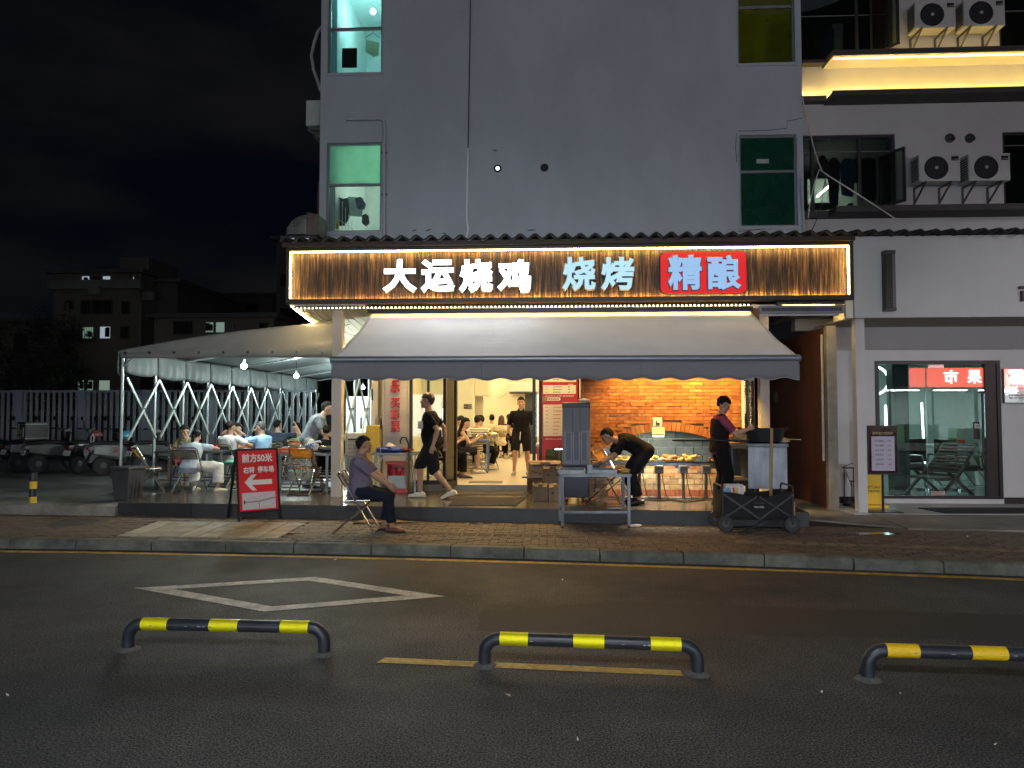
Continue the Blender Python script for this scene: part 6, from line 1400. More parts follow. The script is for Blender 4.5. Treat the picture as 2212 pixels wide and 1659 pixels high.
# white air cooler, yellow cabinet
def cooler(name, lab, loc, rz, w_, d_, h_, body, tank, louv, vents):
    t = thing(name, lab, 'air cooler', loc, rz); zt_ = h_ * .36
    MB().loft([[(-a, -b_, z), (a, -b_, z), (a, b_, z), (-a, b_, z)] for a, b_, z in ((w_ * .44, d_ * .44, .07), (w_ * .5, d_ * .5, zt_))]).build('tank', tank, t, bevel=.02)
    MB().bx(-w_ / 2, w_ / 2, -d_ / 2, d_ / 2, zt_ + .003, h_).build('body', body, t, bevel=.025)
    if vents:
        MB().bx(-w_ / 2 - .004, w_ / 2 + .004, -d_ / 2 - .004, d_ / 2 + .004, h_ - .085, h_ + .004).build('top_cap', mat('cooler_cap', (.03, .035, .05), .4), t, bevel=.02)
        for i in range(3):
            k = MB(); xc = -w_ * .28 + i * w_ * .28
            for j in range(26): k.box((xc, -d_ / 2 - .001, zt_ + .10 + j * .0165), (w_ * .17, .006, .008))
            k.build('vent_slots', M_black, t)
        for x in (-w_ * .14, w_ * .14): MB().bx(x - .003, x + .003, -d_ / 2 - .002, -d_ / 2 + .004, zt_ + .02, h_ - .09).build('seam', M_black, t)
        MB().bx(-.03, .03, -d_ / 2 - .005, -d_ / 2 - .001, h_ * .68, h_ * .70).build('badge', M_dark, t)
    else:
        MB().bx(-w_ * .36, w_ * .42, -d_ / 2 - .004, -d_ / 2 + .002, zt_ + .04, h_ - .10).build('grille_well', M_black, t)
        for j in range(int((h_ - zt_ - .16) / .024)): MB().box((w_ * .03, -d_ / 2 - .008, zt_ + .055 + j * .024), (w_ * .76, .014, .011), Matrix.Rotation(R(28), 4, 'X')).build('louvre', louv, t)
        for j in range(int((h_ - zt_ - .16) / .024)): MB().box((w_ * .5 + .002, 0, zt_ + .055 + j * .024), (.006, d_ * .7, .010)).build('side_louvre', louv, t)
    for x in (-1, 1):
        for y in (-1, 1): MB().lathe([(.03, -.012), (.03, .012)], (x * w_ * .36, y * d_ * .36, .03), 12, Matrix.Rotation(PI / 2, 4, 'Y')).build('caster', M_rubber, t); MB().box((x * w_ * .36, y * d_ * .36, .058), (.02, .03, .03)).build('caster_fork', M_galv, t)
    return t
q = G(764, 1061, .324); M_cw = mat('cooler_white', (.62, .60, .53), .45, var=.05, dirt=.15)
cooler('white_air_cooler', 'tall cream air cooler with a louvred face behind the seated man', (q.x, q.y + .2, .324), R(6), .37, .34, 1.02, M_cw, mat('cooler_tank', (.40, .38, .36), .4, var=.06), M_cw, False)
q = G(1247, 1086, .324); cooler('blue_grey_air_cooler', 'tall blue grey slotted air cooler back behind the prep table', (q.x, q.y + .22, .324), R(-3), .43, .40, 1.53, mat('cooler_grey', (.17, .19, .23), .5, var=.06, dirt=.2), mat('cooler_navy', (.035, .04, .065), .4, var=.1), None, True)
blob('tissue_pack', 'white tissue pack lying on top of the blue grey cooler', 'tissue', (q.x + .12, q.y + .15, 1.86), (.09, .06, .03), MATS['tissue'], 3, .15)
yc = thing('yellow_cabinet', 'bright yellow cabinet squeezed between the cream cooler and pillar', 'cabinet', (X_(807, 12.35), 12.4, .324)); a, b = X_(793, 12.3), X_(822, 12.3)
MB().bx(-(b - a) / 2, (b - a) / 2, -.1, .2, .0, Z_(919, 12.3, 807) - .324).build('body', M_yellow, yc, bevel=.015); MB().bx(-.03, .03, -.06, .0, Z_(919, 12.3, 807) - .322, Z_(905, 12.3, 807) - .324).build('knob', M_whitep, yc)
br = thing('dustpan_and_broom', 'long thin broom handle with black dustpan beside the side table', 'broom', (X_(822, 11.9), 11.9, .324)); MB().tube([(0, 0, .1), (-.01, .1, 1.25)], .011, 8).build('handle', M_alu, br); MB().bx(-.12, .12, -.06, .08, 0, .12).build('dustpan', M_black, br, bevel=.01); MB().tube([(-.009, .09, 1.1), (-.01, .1, 1.28)], .016, 8).build('grip', M_black, br)
# cardboard boxes by the doorway
M_card = mat('cardboard', (.26, .17, .09), .85, var=.15, scale=5, dirt=.2); M_card2 = mat('cardboard_dark', (.17, .115, .07), .85, var=.15, scale=5, dirt=.2)
def cbox(lab, px0, px1, py0, py1, y, dep, m, rz=0, mark=None, holes=False):
    a, b = Y(px0, py0, y), Y(px1, py1, y); w_, h_ = b.x - a.x, a.z - b.z; t = thing('cardboard_box', lab, 'box', ((a.x + b.x) / 2, y + dep / 2, b.z), R(rz), 'cardboard boxes by the doorway')
    MB().bx(-w_ / 2, w_ / 2, -dep / 2, dep / 2, 0, h_).build('body', m, t, bevel=.006); MB().bx(-.03, .03, -dep / 2 - .001, dep / 2 + .001, h_ - .0, h_ + .002).build('tape', mat('tape', (.35, .27, .16), .3), t)
    for s_ in (-1, 1): MB().box((s_ * w_ * .30, -dep / 2 - .03, h_ - .02), (w_ * .3, .07, .004), Matrix.Rotation(R(25), 4, 'X')).build('flap', m, t)
    if mark:
        text(mark, M_print, t, (0, -dep / 2 - .003, h_ * .78), w=w_ * .7, h=.045, bold=.02, depth=.005)
        for s_ in (-1, 1): MB().prism([(s_ * w_ * x, -dep / 2 - .003, h_ * z) for x, z in ((.08, .30), (.42, .48), (.40, .34), (.33, .38), (.30, .28), (.22, .34), (.15, .24))], (0, .002, 0)).build('printed_mark', mat('mark_red', (.14, .03, .02), .8), t)
    if holes:
        for s_ in (-1, 1): MB().lathe([(.022, 0), (.022, .003)], (s_ * w_ * .22, -dep / 2 - .0005, h_ * .55), 12, Matrix.Rotation(PI / 2, 4, 'X')).build('hand_hole', M_black, t)
    return t
cbox('printed cardboard box on top of the stack, dark wing print on its side', 1140, 1212, 998, 1033, 11.5, .40, M_card, 3, '新鲜食品 冷链配送'); cbox('plain upright box beside the printed one, middle of the stack', 1172, 1216, 1008, 1047, 11.42, .06, M_card2, 0, None, True)
cbox('lower left box of the stack by the doorway', 1150, 1184, 1046, 1084, 11.15, .36, M_card2); cbox('lower right box of the stack with two hand holes', 1185, 1217, 1048, 1085, 11.12, .36, M_card, 0, None, True); cbox('shadowed box filling the stack behind the lower two', 1150, 1214, 1034, 1064, 11.56, .3, M_card2)
q = G(1153, 1066, .324); t = thing('gas_ring', 'rusty round burner pot beside the boxes', 'pot', (q.x, q.y + .1, .324)); MB().lathe([(.1, 0), (.12, .02), (.12, .30), (.10, .32), (.0, .32)], (0, 0, 0), 16).build('drum', mat('rusty', (.10, .06, .04), .7, var=.4), t, smooth=True); MB().tube([(-.1, -.05, .27), (-.2, -.06, .27)], .015, 8).build('handle', M_dark, t)
# trays and food on the prep table
pz_ = .124 + PH
def tray(lab, x, y, w_, d_): t = thing('steel_tray', lab, 'tray', (x, y, pz_), R(-3)); k = MB(); k.bx(-w_ / 2, w_ / 2, -d_ / 2, d_ / 2, .0, .008); k.build('base', M_steel, t); k = MB(); k.bx(-w_ / 2 - .012, w_ / 2 + .012, -d_ / 2 - .012, -d_ / 2, .0, .05); k.bx(-w_ / 2 - .012, w_ / 2 + .012, d_ / 2, d_ / 2 + .012, 0, .05); k.bx(-w_ / 2 - .012, -w_ / 2, -d_ / 2, d_ / 2, 0, .05); k.bx(w_ / 2, w_ / 2 + .012, -d_ / 2, d_ / 2, 0, .05); k.build('rim', M_steel, t); return t
tray('steel tray at the left of the prep table', ptx - .30, pty - .02, .34, .36); tray('steel tray under the bending cook\'s hands', ptx + .14, pty + .0, .34, .36)
t = thing('utensil_tin', 'square steel tin with a thin knife on the prep table', 'tin', (ptx - .06, pty - .14, pz_)); MB().bx(-.035, .035, -.035, .035, 0, .12).build('body', M_steel, t); MB().bar((-.01, 0, .06), (-.09, 0, .30), .012, .004).build('knife', M_dark, t)
blob('roast_chicken', 'small roast chicken under the bending cook\'s hands', 'food', (ptx + .36, pty + .04, pz_), (.10, .08, .05), mat('roast', (.45, .22, .06), .4, var=.4, scale=20, bump=.4), 5, .25); blob('oil_bottle', 'dark bundle at the right corner of the prep table', 'food', (ptx + .42, pty - .14, pz_), (.09, .05, .035), mat('mustard', (.40, .26, .05), .6, var=.4), 6, .25)
blob('dropped_cloth', 'pale cloth lying on the lower shelf of the prep table', 'cloth', (ptx + .28, pty - .08, .36), (.10, .06, .015), MATS['cloth_grey'], 8, .2); blob('glove', 'white glove dropped on the pavement by the prep table leg', 'glove', (ptx + .55, pty - .1, .125), (.10, .04, .02), MATS['tissue'], 11, .25)
lp = Y(1207, 971, 11.8); t = thing('small_lamp', 'small white glowing lamp head left of the tall cooler', 'lamp', lp); MB().lathe([(.07, 0), (.06, .012), (.0, .016)], (0, 0, 0), 14).build('head', glow('small_lamp', (.9, 1, .95), 3), t); MB().tube([(0, 0, 0), (0, .02, -.75)], .012, 8).build('stem', M_dark, t)

# ================================================================== grill trough with rotisserie motors and food
gx0_, gx1_ = X_(1312, WY - .2), X_(1598, WY - .1); gz_ = Z_(1001, WY, 1440)
gr = thing('grill_trough', 'long steel charcoal grill trough set in the brick arch', 'grill', ((gx0_ + gx1_) / 2, WY + .05, gz_)); hw = (gx1_ - gx0_) / 2
k = MB(); k.bx(-hw, hw, -.05, -.03, -.12, .0); k.bx(-hw, hw, .40, .42, -.12, 0); k.bx(-hw, -hw + .02, -.03, .40, -.12, 0); k.bx(hw - .02, hw, -.03, .40, -.12, 0); k.bx(-hw + .02, hw - .02, -.03, .40, -.12, -.10); k.build('trough', M_steel, gr)
k = MB(); g = random.Random(2)
for i in range(240): k.ell((g.uniform(-hw + .05, hw - .05), g.uniform(0, .37), -.085 + g.uniform(0, .02)), (g.uniform(.02, .035), g.uniform(.015, .03), .018), 6, 4)
k.build('charcoal', mat('charcoal', (.02, .02, .02), .95, var=.4), gr, kind='stuff')
M_chick = mat('roast_yellow', (.40, .26, .06), .38, var=.35, scale=16, bump=.5, bscale=40); M_chick2 = mat('roast_brown', (.24, .10, .03), .4, var=.4, scale=18, bump=.5, bscale=40)
def chicken(px, lab, m, s=1.0, wide=False):
    x = X_(px, WY); t = thing('grilled_chicken', lab, 'food', (x, WY + .2, gz_ + .01), 0, 'food on the grill')
    MB().ell((0, 0, .055 * s), (.115 * s, .08, .055 * s), 12, 8, fn=lambda d: 1 + .15 * math.sin(7 * d.x + 3) + .1 * math.sin(9 * d.z)).build('body', m, t, smooth=True)
    for a, b in (((.07, -.03, .07), (.16, -.05, .085)), ((-.07, -.04, .06), (-.15, -.06, .04)), ((.03, -.06, .08), (.10, -.10, .10)), ((-.03, -.05, .08), (-.09, -.08, .11))): MB().tube([Vector(a) * s, (Vector(a) + Vector(b)) * .5 * s, Vector(b) * s], [.03, .024, .014], 7).build('limb', m, t, smooth=True)
chicken(1346, 'golden split chicken at the left end of the grill by the cook', M_chick, .9); chicken(1404, 'golden split chicken just right of the bending cook', M_chick); chicken(1446, 'flat browned chicken beside the second motor', M_chick2, 1.1); chicken(1490, 'pale golden spread chicken right of the middle motor', M_chick, 1.15); chicken(1470, 'small browned joint between the golden chickens', M_chick2, .7); chicken(1545, 'browned joint at the right end of the grill', M_chick2, .7)
def motor(px, lab):
    q = G(px, 1079, .326); t = thing('rotisserie_motor', lab, 'motor', (q.x, q.y - .05, .324), 0, 'rotisserie motors before the grill'); zt_ = Z_(1022, q.y, px) - .324
    MB().bx(-.10, .10, -.06, .06, 0, .012).build('base', M_dark, t); MB().tube([(0, 0, .012), (0, 0, zt_)], .025, 10).build('post', M_dark, t)
    MB().bx(-.066, .066, -.06, .06, zt_, zt_ + .125).build('case', mat('motor_case', (.055, .06, .07), .5, var=.1), t, bevel=.01); k = MB()
    for i in range(2):
        for j in range(6): k.box((-.045 + j * .018, -.061, zt_ + .065 + i * .028), (.012, .004, .016))
    k.build('labels', M_print, t); MB().tube([(.0, .06, zt_ + .09), (.0, .62, zt_ + .10)], .008, 6).build('spit', M_chrome, t); MB().tube(sag((.05, .02, zt_), (.18, .1, .02), .12, 8), .006, 5).build('power_cord', M_cable, t)
motor(1381, 'grey motor box on a post hidden behind the bending cook'); motor(1423, 'grey motor box on a post right of the bending cook'); motor(1475, 'grey motor box on a post at the middle of the grill'); motor(1524, 'dark motor box on a post nearest the grill cook')
c = [G(x, y, .334) for x, y in ((1385, 1078), (1420, 1082), (1450, 1080), (1480, 1085), (1520, 1080), (1535, 1074))]; tag(MB().tube(c, .010, 6).build('floor_cable', M_cable), 'black cable snaking along the terrace under the motors', 'cable')

# ================================================================== steel charcoal cart on the right, pan, rod, pole
q = G(1655, 1090, .324); cy_ = 10.55; cx0, cx1 = X_(1614, cy_), X_(1698, cy_); cz0, cz1 = Z_(1056, cy_, 1655), Z_(966, cy_, 1655)
ct = thing('grill_cart', 'steel fronted charcoal grill cart with open dark shelves', 'cart', ((cx0 + cx1) / 2, cy_, .324)); hw = (cx1 - cx0) / 2; z0 = cz0 - .324; z1 = cz1 - .324
MB().bx(-hw, hw, -.003, .02, z0, z1).build('front_panel', mat('brushed_sheet', (.30, .33, .38), .42, metal=.45, var=.35, scale=3, stretch=(2, 1, .6)), ct, bevel=.004); MB().bx(-hw - .02, hw + .02, -.02, .55, z1 + .002, z1 + .055).build('top', M_steel, ct, bevel=.006)
MB().bx(-hw + .003, hw - .003, .021, .52, z0 + .02, z1).build('box', M_dark, ct)
for x in (-hw - .22, hw - .02):
    for y in (.06, .5): MB().bx(x - .015, x + .015, y - .015, y + .015, 0, z1 + .0).build('leg', M_black, ct)
for z in (.12, z0 + .12, z1 - .02): MB().bx(-hw - .24, -hw - .004, .02, .52, z, z + .03).build('shelf', mat('shelf_wood', (.20, .13, .07), .7, var=.2), ct)
MB().bx(-hw - .24, -hw - .004, .5, .52, .15, z1).build('back_panel', M_black, ct); MB().bx(-hw - .26, -hw + .1, 0, .5, z1 + .01, z1 + .05).build('side_top', mat('shelf_wood', (.20, .13, .07), .7), ct)
tz = cz1 + .057; px_ = X_(1648, cy_ + .2); pt = thing('iron_pan', 'deep black iron pan standing on the steel cart', 'pan', (px_, cy_ + .24, tz)); MB().lathe([(.20, 0), (.27, .02), (.31, .21), (.29, .21), (.26, .03), (0, .03)], (0, 0, 0), 24).build('bowl', mat('iron_blue', (.03, .035, .045), .35, metal=.5, var=.2), pt, smooth=True)
for s_ in (-1, 1): MB().tube([(s_ * .30, -.05, .17), (s_ * .36, -.04, .22), (s_ * .36, .04, .22), (s_ * .30, .05, .17)], .012, 7).build('handle', M_black, pt)
c0, c1 = Y(1452, 951, 10.35), Y(1618, 952, 10.35); tag(MB().tube([c0, c1], .016, 10).build('iron_rod', mat('rod_iron', (.08, .08, .09), .25, metal=.8)), 'long polished iron rod reaching left from the pan past the grill cook', 'rod')
q = Y(1692, 962, cy_ + .15); dsh = thing('food_plate', 'pale plate of food with chopsticks at the right end of the cart', 'plate', (q.x, cy_ + .15, tz)); MB().lathe([(.05, 0), (.10, .03), (.095, .034), (0, .012)], (0, 0, 0), 18).build('plate', M_whitep, dsh, smooth=True); MB().ell((0, 0, .05), (.06, .05, .035), 10, 6, fn=lambda d: 1 + .2 * math.sin(8 * d.x)).build('food', M_chick, dsh, smooth=True); MB().tube([(.02, -.02, .055), (.24, -.05, .05)], .006, 6).build('chopsticks', mat('bamboo', (.55, .40, .20), .6), dsh)
t = thing('sauce_jar', 'clear glass jar beside the pan on the cart', 'jar', (X_(1622, cy_ + .3), cy_ + .42, tz)); MB().lathe([(.06, 0), (.065, .12), (.04, .19), (.04, .22)], (0, 0, 0), 14).build('jar', M_clearp, t, smooth=True); MB().lathe([(.045, .221), (.045, .25)], (0, 0, 0), 12).build('lid', M_steel, t)
blob('food_bag', 'wrapped bag of bread behind the grill cook\'s hands', 'bag', (X_(1600, cy_ + .2), cy_ + .2, tz - .01), (.11, .09, .09), mat('bread_bag', (.45, .30, .14), .4, var=.3), 13, .2)
# folding wagon
wl = G(1573, 1148, .124); wr = G(1702, 1149, .124); wgx = (wl.x + wr.x) / 2; ang = math.atan2(wr.y - wl.y, wr.x - wl.x)
wg = thing('folding_wagon', 'black folding fabric wagon on four wheels before the steel cart', 'wagon', (wgx, wl.y + .24, .124), ang); WL_, WD_ = .92, .50
M_fab = mat('wagon_fabric', (.012, .012, .014), .9, var=.3, scale=8, bump=.4, bscale=15)
k = MB(); a, b = WL_ / 2, WD_ / 2
k.grid(lambda u, v: (-a + 2 * a * u, -b - .012 * math.sin(u * 13) * (1 - v) - .02 * math.sin(PI * u), .17 + .30 * v + .05 * (2 * u - 1) ** 2 * v + .02 * math.sin(u * 9) * v), 30, 6); k.grid(lambda u, v: (-a + 2 * a * u, b, .17 + .30 * v + .05 * (2 * u - 1) ** 2 * v), 12, 3)
for s_ in (-1, 1): k.grid(lambda u, v, s_=s_: (s_ * a, -b + 2 * b * u, .17 + .35 * v), 6, 3)
k.bx(-a, a, -b, b, .155, .17); k.build('fabric_tub', M_fab, wg, smooth=True, solid=.008)
k = MB()
for y in (-b - .025, b + .02):
    k.bar((-a, y, .50), (.02, y, .17), .022); k.bar((a, y, .50), (.02, y, .17), .022); k.bar((-a, y, .18), (-.02, y, .46), .016); k.bar((a, y, .18), (.02, y, .46), .016)
for x in (-a, a):
    for y in (-b, b): k.tube([(x, y, .12), (x, y, .56)], .012, 8)
    k.tube([(x, -b, .56), (x, -b * .8, .60), (x, b * .8, .60), (x, b, .56)], .014, 8)
k.build('frame', mat('wagon_frame', (.05, .05, .055), .4, metal=.4), wg)
for x in (-a + .03, a - .03):
    for y in (-b - .02, b + .02):
        w_ = MB().lathe([(.06, -.022), (.098, -.022), (.105, -.012), (.105, .012), (.098, .022), (.06, .022)], (x, y, .105), 24, Matrix.Rotation(PI / 2, 4, 'X')).build('wheel', mat('wheel_dark', (.03, .03, .033), .7, var=.2), wg, smooth=True)
        MB().lathe([(.02, -.026), (.075, -.018), (.075, .018), (.02, .026)], (x, y, .105), 16, Matrix.Rotation(PI / 2, 4, 'X')).build('hub', mat('hub_grey', (.07, .07, .075), .5), w_); MB().bar((x, y - .04, .105), (x - .0, y - .04, .24), .03, .012).build('fork', M_black, wg)
M_lg = mat('logo_grey', (.45, .45, .45), .6); text('Naturehike', M_lg, wg, (.0, -b - .055, .335), w=.13, h=.03, bold=.02, depth=.01); text('LW10000', mat('logo_dim', (.10, .10, .10), .7), wg, (.0, -b - .055, .385), w=.13, h=.02, bold=.0, depth=.01)
MB().bar((-.2, -b - .1, .015), (.05, -b - .06, .16), .018).build('pull_handle', M_black, wg); MB().bx(a + .016, a + .03, -b + .02, -b + .06, .22, .40).build('orange_strap', mat('orange', (.6, .22, .06), .6), wg)
q = Vector((wgx - .26, wl.y + .22, .40)); sb = thing('shopping_bag', 'colourful printed shopping bag standing in the wagon', 'bag', q, R(8)); cols = [(.02, .06, .4), (.6, .02, .04), (.7, .55, .03), (.6, .6, .62), (.1, .35, .5), (.5, .05, .1), (.65, .45, .05), (.6, .58, .6)]
MB().bx(-.13, .13, -.05, .05, 0, .33).build('body', mat('bag_base', (.50, .48, .52), .5, var=.1), sb, bevel=.02)
for i, c_ in enumerate(cols): x_ = -.10 + (i % 4) * .066; z_ = .09 + (i // 4) * .14; MB().bx(x_ - .03, x_ + .03, -.0535, -.0505, z_ - .05 + .02 * (i % 3), z_ + .055).build('printed_patch', mat('bagcol%d' % i, c_, .5), sb)
MB().tube([(-.05, -.055, .30), (-.04, -.06, .2), (.0, -.062, .12), (.05, -.06, .2), (.06, -.055, .31)], .012, 6).build('handle', M_whitep, sb)
blob('black_bundle', 'black cloth bundle heaped in the wagon', 'bundle', (wgx + .12, wl.y + .24, .36), (.24, .16, .11), M_fab, 21, .2)
pa, pb_ = Y(1664, 1072, wl.y + .30), Y(1667, 925, wl.y + .34); tag(MB().tube([(pa.x, pa.y, .32), pb_], .022, 10).build('wooden_pole', mat('pole_wood', (.30, .20, .09), .7, var=.2, stretch=(4, 4, .5)), smooth=True), 'upright round wooden pole standing in the wagon', 'pole')

# ================================================================== things on the dining tables
zt1 = fz + TB
def tray_red(lab, x, y, z, rz=0, mark='大运烧鸡'):
    t = thing('food_tray', lab, 'tray', (x, y, z), R(rz)); m = mat('tray_orange', (.62, .10, .02), .4, var=.06)
    MB().bx(-.17, .17, -.12, .12, 0, .01).build('base', m, t); k = MB(); k.bx(-.18, .18, -.132, -.12, 0, .075); k.bx(-.18, .18, .12, .132, 0, .075); k.bx(-.18, -.17, -.12, .12, 0, .075); k.bx(.17, .18, -.12, .12, 0, .075); k.build('rim', m, t)
    text(mark, M_pcream, t, (0, -.134, .035), w=.16, h=.03, bold=.01, depth=.005)
    MB().ell((0, 0, .035), (.13, .09, .03), 12, 6, fn=lambda d: 1 + .25 * math.sin(11 * d.x) * math.sin(9 * d.y)).build('food', mat('food_pale', (.55, .48, .36), .6, var=.3, scale=20), t, smooth=True)
tray_red('orange food tray in front of the woman in white trousers', T1[0] + .18, T1[1] - .12, zt1, 4); tray_red('orange tray at the pale grey shirt man\'s elbow', T2[0] - .22, T2[1] - .1, zt1, 10); tray_red('large orange tray on the table behind the amber chair', T3[0] - .22, T3[1] - .14, zt1, 2); tray_red('red tray deeper in the tent before the navy shirt', T4[0] - .05, T4[1] - .1, zt1, -6)
def cup(name, lab, x, y, z, r, h, m, cat='cup'): t = thing(name, lab, cat, (x, y, z)); MB().lathe([(r * .8, 0), (r, h), (r * .9, h), (r * .7, .01), (0, .01)], (0, 0, 0), 14).build('wall', m, t, smooth=True); return t
t = cup('plastic_tub', 'clear plastic tub with a straw at the left of the nearest tent table', T1[0] - .18, T1[1] - .06, zt1, .075, .16, M_clearp, 'tub'); MB().tube([(.02, 0, .1), (.05, 0, .22)], .005, 5).build('straw', M_whitep, t)
t = cup('drink_can', 'red drink can at the right end of the nearest tent table', T1[0] + .42, T1[1] - .08, zt1, .033, .115, M_redbr, 'can'); MB().lathe([(.03, .1152), (.03, .119)], (0, 0, 0), 12).build('lid', M_steel, t)
cup('sauce_cup', 'small white cup at the left of the nearest tent table', T1[0] - .38, T1[1] - .1, zt1, .03, .05, M_whitep); cup('paper_cup', 'yellow printed paper cup beside the plastic bag', T2[0] + .12, T2[1] - .14, zt1, .035, .07, mat('cup_cream', (.62, .52, .22), .6))
def bottle(lab, x, y, z, col, h=.22): t = thing('drink_bottle', lab, 'bottle', (x, y, z)); MB().lathe([(.032, 0), (.034, h * .6), (.014, h * .85), (.014, h * .93)], (0, 0, 0), 12).build('body', col, t, smooth=True); MB().lathe([(.017, h * .93), (.017, h)], (0, 0, 0), 10).build('cap', M_whitep, t); MB().lathe([(.0352, h * .25), (.0352, h * .5)], (0, 0, 0), 12).build('paper_label', M_whitep, t)
bottle('clear water bottle behind the plastic bag', T2[0] - .12, T2[1] + .05, zt1, M_clearp); bottle('brown tea bottle in front of the light blue shirt', T2[0] + .25, T2[1] - .08, zt1, mat('tea', (.10, .04, .01), .1, var=.1))
blob('plastic_bag', 'white crumpled takeaway bag on the table behind the red sign', 'bag', (T2[0] - .0, T2[1] - .1, zt1), (.14, .1, .09), mat('bag_white', (.68, .68, .66), .5, var=.08), 31, .25)
t = thing('printed_bag', 'white plastic bag with blue print at the right of the tray table', 'bag', (T3[0] + .18, T3[1] - .1, zt1)); MB().ell((0, 0, .11), (.12, .08, .11), 14, 10, fn=lambda d: 1 + .12 * math.sin(5 * d.x + 2) + .1 * math.sin(8 * d.z)).build('body', MATS['bag_white'], t, smooth=True); text('LUC', mat('print_blue', (.02, .12, .45), .6), t, (0, -.094, .14), w=.14, h=.06, bold=.04, depth=.05); text('好运', MATS['print_blue'], t, (0, -.092, .07), w=.12, h=.05, bold=.03, depth=.05); MB().tube([(.06, 0, .18), (.15, -.02, .20), (.18, -.02, .17)], [.03, .02, .01], 6).build('handle', MATS['bag_white'], t)
blob('napkins', 'heap of crumpled napkins beside the large orange tray', 'tissue', (T3[0] + .02, T3[1] - .12, zt1), (.10, .06, .04), MATS['tissue'], 41, .3); blob('black_bag', 'black bag lying at the right end of the tray table', 'bag', (T3[0] + .42, T3[1] - .05, zt1), (.14, .1, .05), M_fab, 43, .15)
tag(MB().box((X_(498, 13.3), 13.3, fz + .47), (.40, .36, .05)).build('turquoise_towel', mat('turquoise', (.15, .55, .42), .8, var=.2, scale=5), bevel=.02), 'turquoise cloth spread on the pale grey shirt man\'s chair', 'cloth')
cup('steel_bowl', 'small bowl on the table nearest the doorway', H1[0], H1[1] - .1, FZ + TB, .06, .05, M_steel, 'bowl'); cup('red_cup', 'red cup at the long-haired woman\'s elbow', H1[0] - .25, H1[1] - .05, FZ + TB, .035, .09, M_redbr)
# red drinks cooler inside by the boxes, pile of paper things
a, b = Y(1150, 965, 13.4), Y(1186, 1045, 13.4); rc = thing('drinks_cooler', 'red chest cooler with a picture inside behind the menu poster', 'cooler', ((a.x + b.x) / 2 + .1, 13.7, FZ)); MB().bx(-.17, .45, -.25, .25, 0, a.z - FZ).build('body', mat('cooler_red', (.75, .03, .015), .4), rc, bevel=.02); MB().bx(-.19, .47, -.27, .27, a.z - FZ + .002, a.z - FZ + .05).build('lid', M_whitep, rc, bevel=.01); MB().lathe([(.10, 0), (.10, .006)], (.1, -.252, .38), 18, Matrix.Rotation(PI / 2, 4, 'X')).build('round_picture', mat('roundpic', (.6, .35, .08), .5, var=.6, scale=9), rc)
tag(MB().bx(X_(1000, 17.6), X_(1000, 17.6) + .2, 13.9, 14.1, FZ, FZ + .5).build('plant_stand', M_whitep), 'white plant stand by the glass at the hall edge', 'stand'); blob('leafy_plant', 'small green plant on the white stand inside the glass', 'plant', (X_(1000, 17.6) + .1, 14.0, FZ + .5), (.13, .13, .14), mat('leaf_green', (.08, .25, .06), .6, var=.4, scale=12), 3, .3)

# ================================================================== litter
def litter(name, lab, px, py, z, s, m, cat, leaf=False):
    q = G(px, py, z); s *= .6
    if leaf: k = MB().add([(-s, 0, .004), (-s * .4, -s * .35, .012), (s * .5, -s * .32, .01), (s * 1.2, .01, .02), (s * .45, s * .33, .012), (-s * .4, s * .3, .01), (0, 0, .002)], [(0, 1, 6), (1, 2, 6), (2, 3, 6), (3, 4, 6), (4, 5, 6), (5, 0, 6)])
    else: k = MB().add([(-s, -s * .4, .003), (s * .7, -s * .6, .006), (s, s * .5, .018), (-s * .6, s * .5, .010)], [(0, 1, 2, 3)])
    o = k.build(name, m, solid=.002); o.location = q; o.rotation_euler = (0, 0, rng.uniform(0, 6)); return tag(o, lab, cat)
M_leaf = mat('dry_leaf', (.42, .36, .16), .7, var=.3, scale=20); M_paper = mat('litter_paper', (.62, .62, .60), .8, var=.1)
litter('dry_leaf', 'dry pale leaf lying on the road in front of the middle barrier', 1098, 1504, .006, .028, M_leaf, 'leaf', True); litter('dry_leaf', 'tiny dry leaf right of the yellow dash end', 1413, 1437, .006, .014, M_leaf, 'leaf', True)
litter('paper_scrap', 'folded paper scrap in the gutter below the pale slabs', 724, 1210, .006, .045, M_paper, 'litter'); litter('dry_leaf', 'yellow leaf on the kerb right of the pale slabs', 560, 1170, .13, .03, mat('orange_leaf', (.55, .3, .08), .7), 'leaf', True)
for px, py, z, s, lab in ((282, 1112, .127, .04, 'white paper scrap left of the bin on the pavement'), (310, 1110, .127, .03, 'crumpled tissue on the pavement under the bin'), (1215, 1254, .006, .02, 'cigarette-size scrap on the road before the prep table'), (2150, 1611, .006, .012, 'white scrap at the road\'s lower right corner'), (16, 1504, .006, .02, 'pale scrap on the road at the lower left'), (1248, 1600, .006, .012, 'tiny scrap on the road at the bottom middle'), (1775, 1497, .006, .012, 'tiny scrap left of the amber barrier'), (716, 1087, .33, .05, 'pale receipt on the terrace left of the seated man'), (1945, 1500, .006, .010, 'tiny white scrap below the amber barrier'), (2090, 1160, .127, .02, 'white scrap on the wet pavement at the right')):
    litter('paper_scrap', lab, px, py, z, s, M_paper, 'litter')
blob('crumpled_tissue', 'crumpled tissue on the terrace edge left of the seated man', 'tissue', G(752, 1084, .325), (.07, .04, .02), MATS['tissue'], 51, .25); blob('crumpled_tissue', 'small white crumpled tissue beside the bin chair', 'tissue', G(332, 1070, .30), (.03, .025, .02), MATS['tissue'], 52, .25)
q = [G(x, y, .128) for x, y in ((762, 1143 - 12), (905, 1130), (840, 1121), (800, 1117))]; tag(MB().prism(q, (0, 0, .012)).build('flattened_cardboard', M_card2), 'flattened brown cardboard on the pavement behind the seated man', 'cardboard')
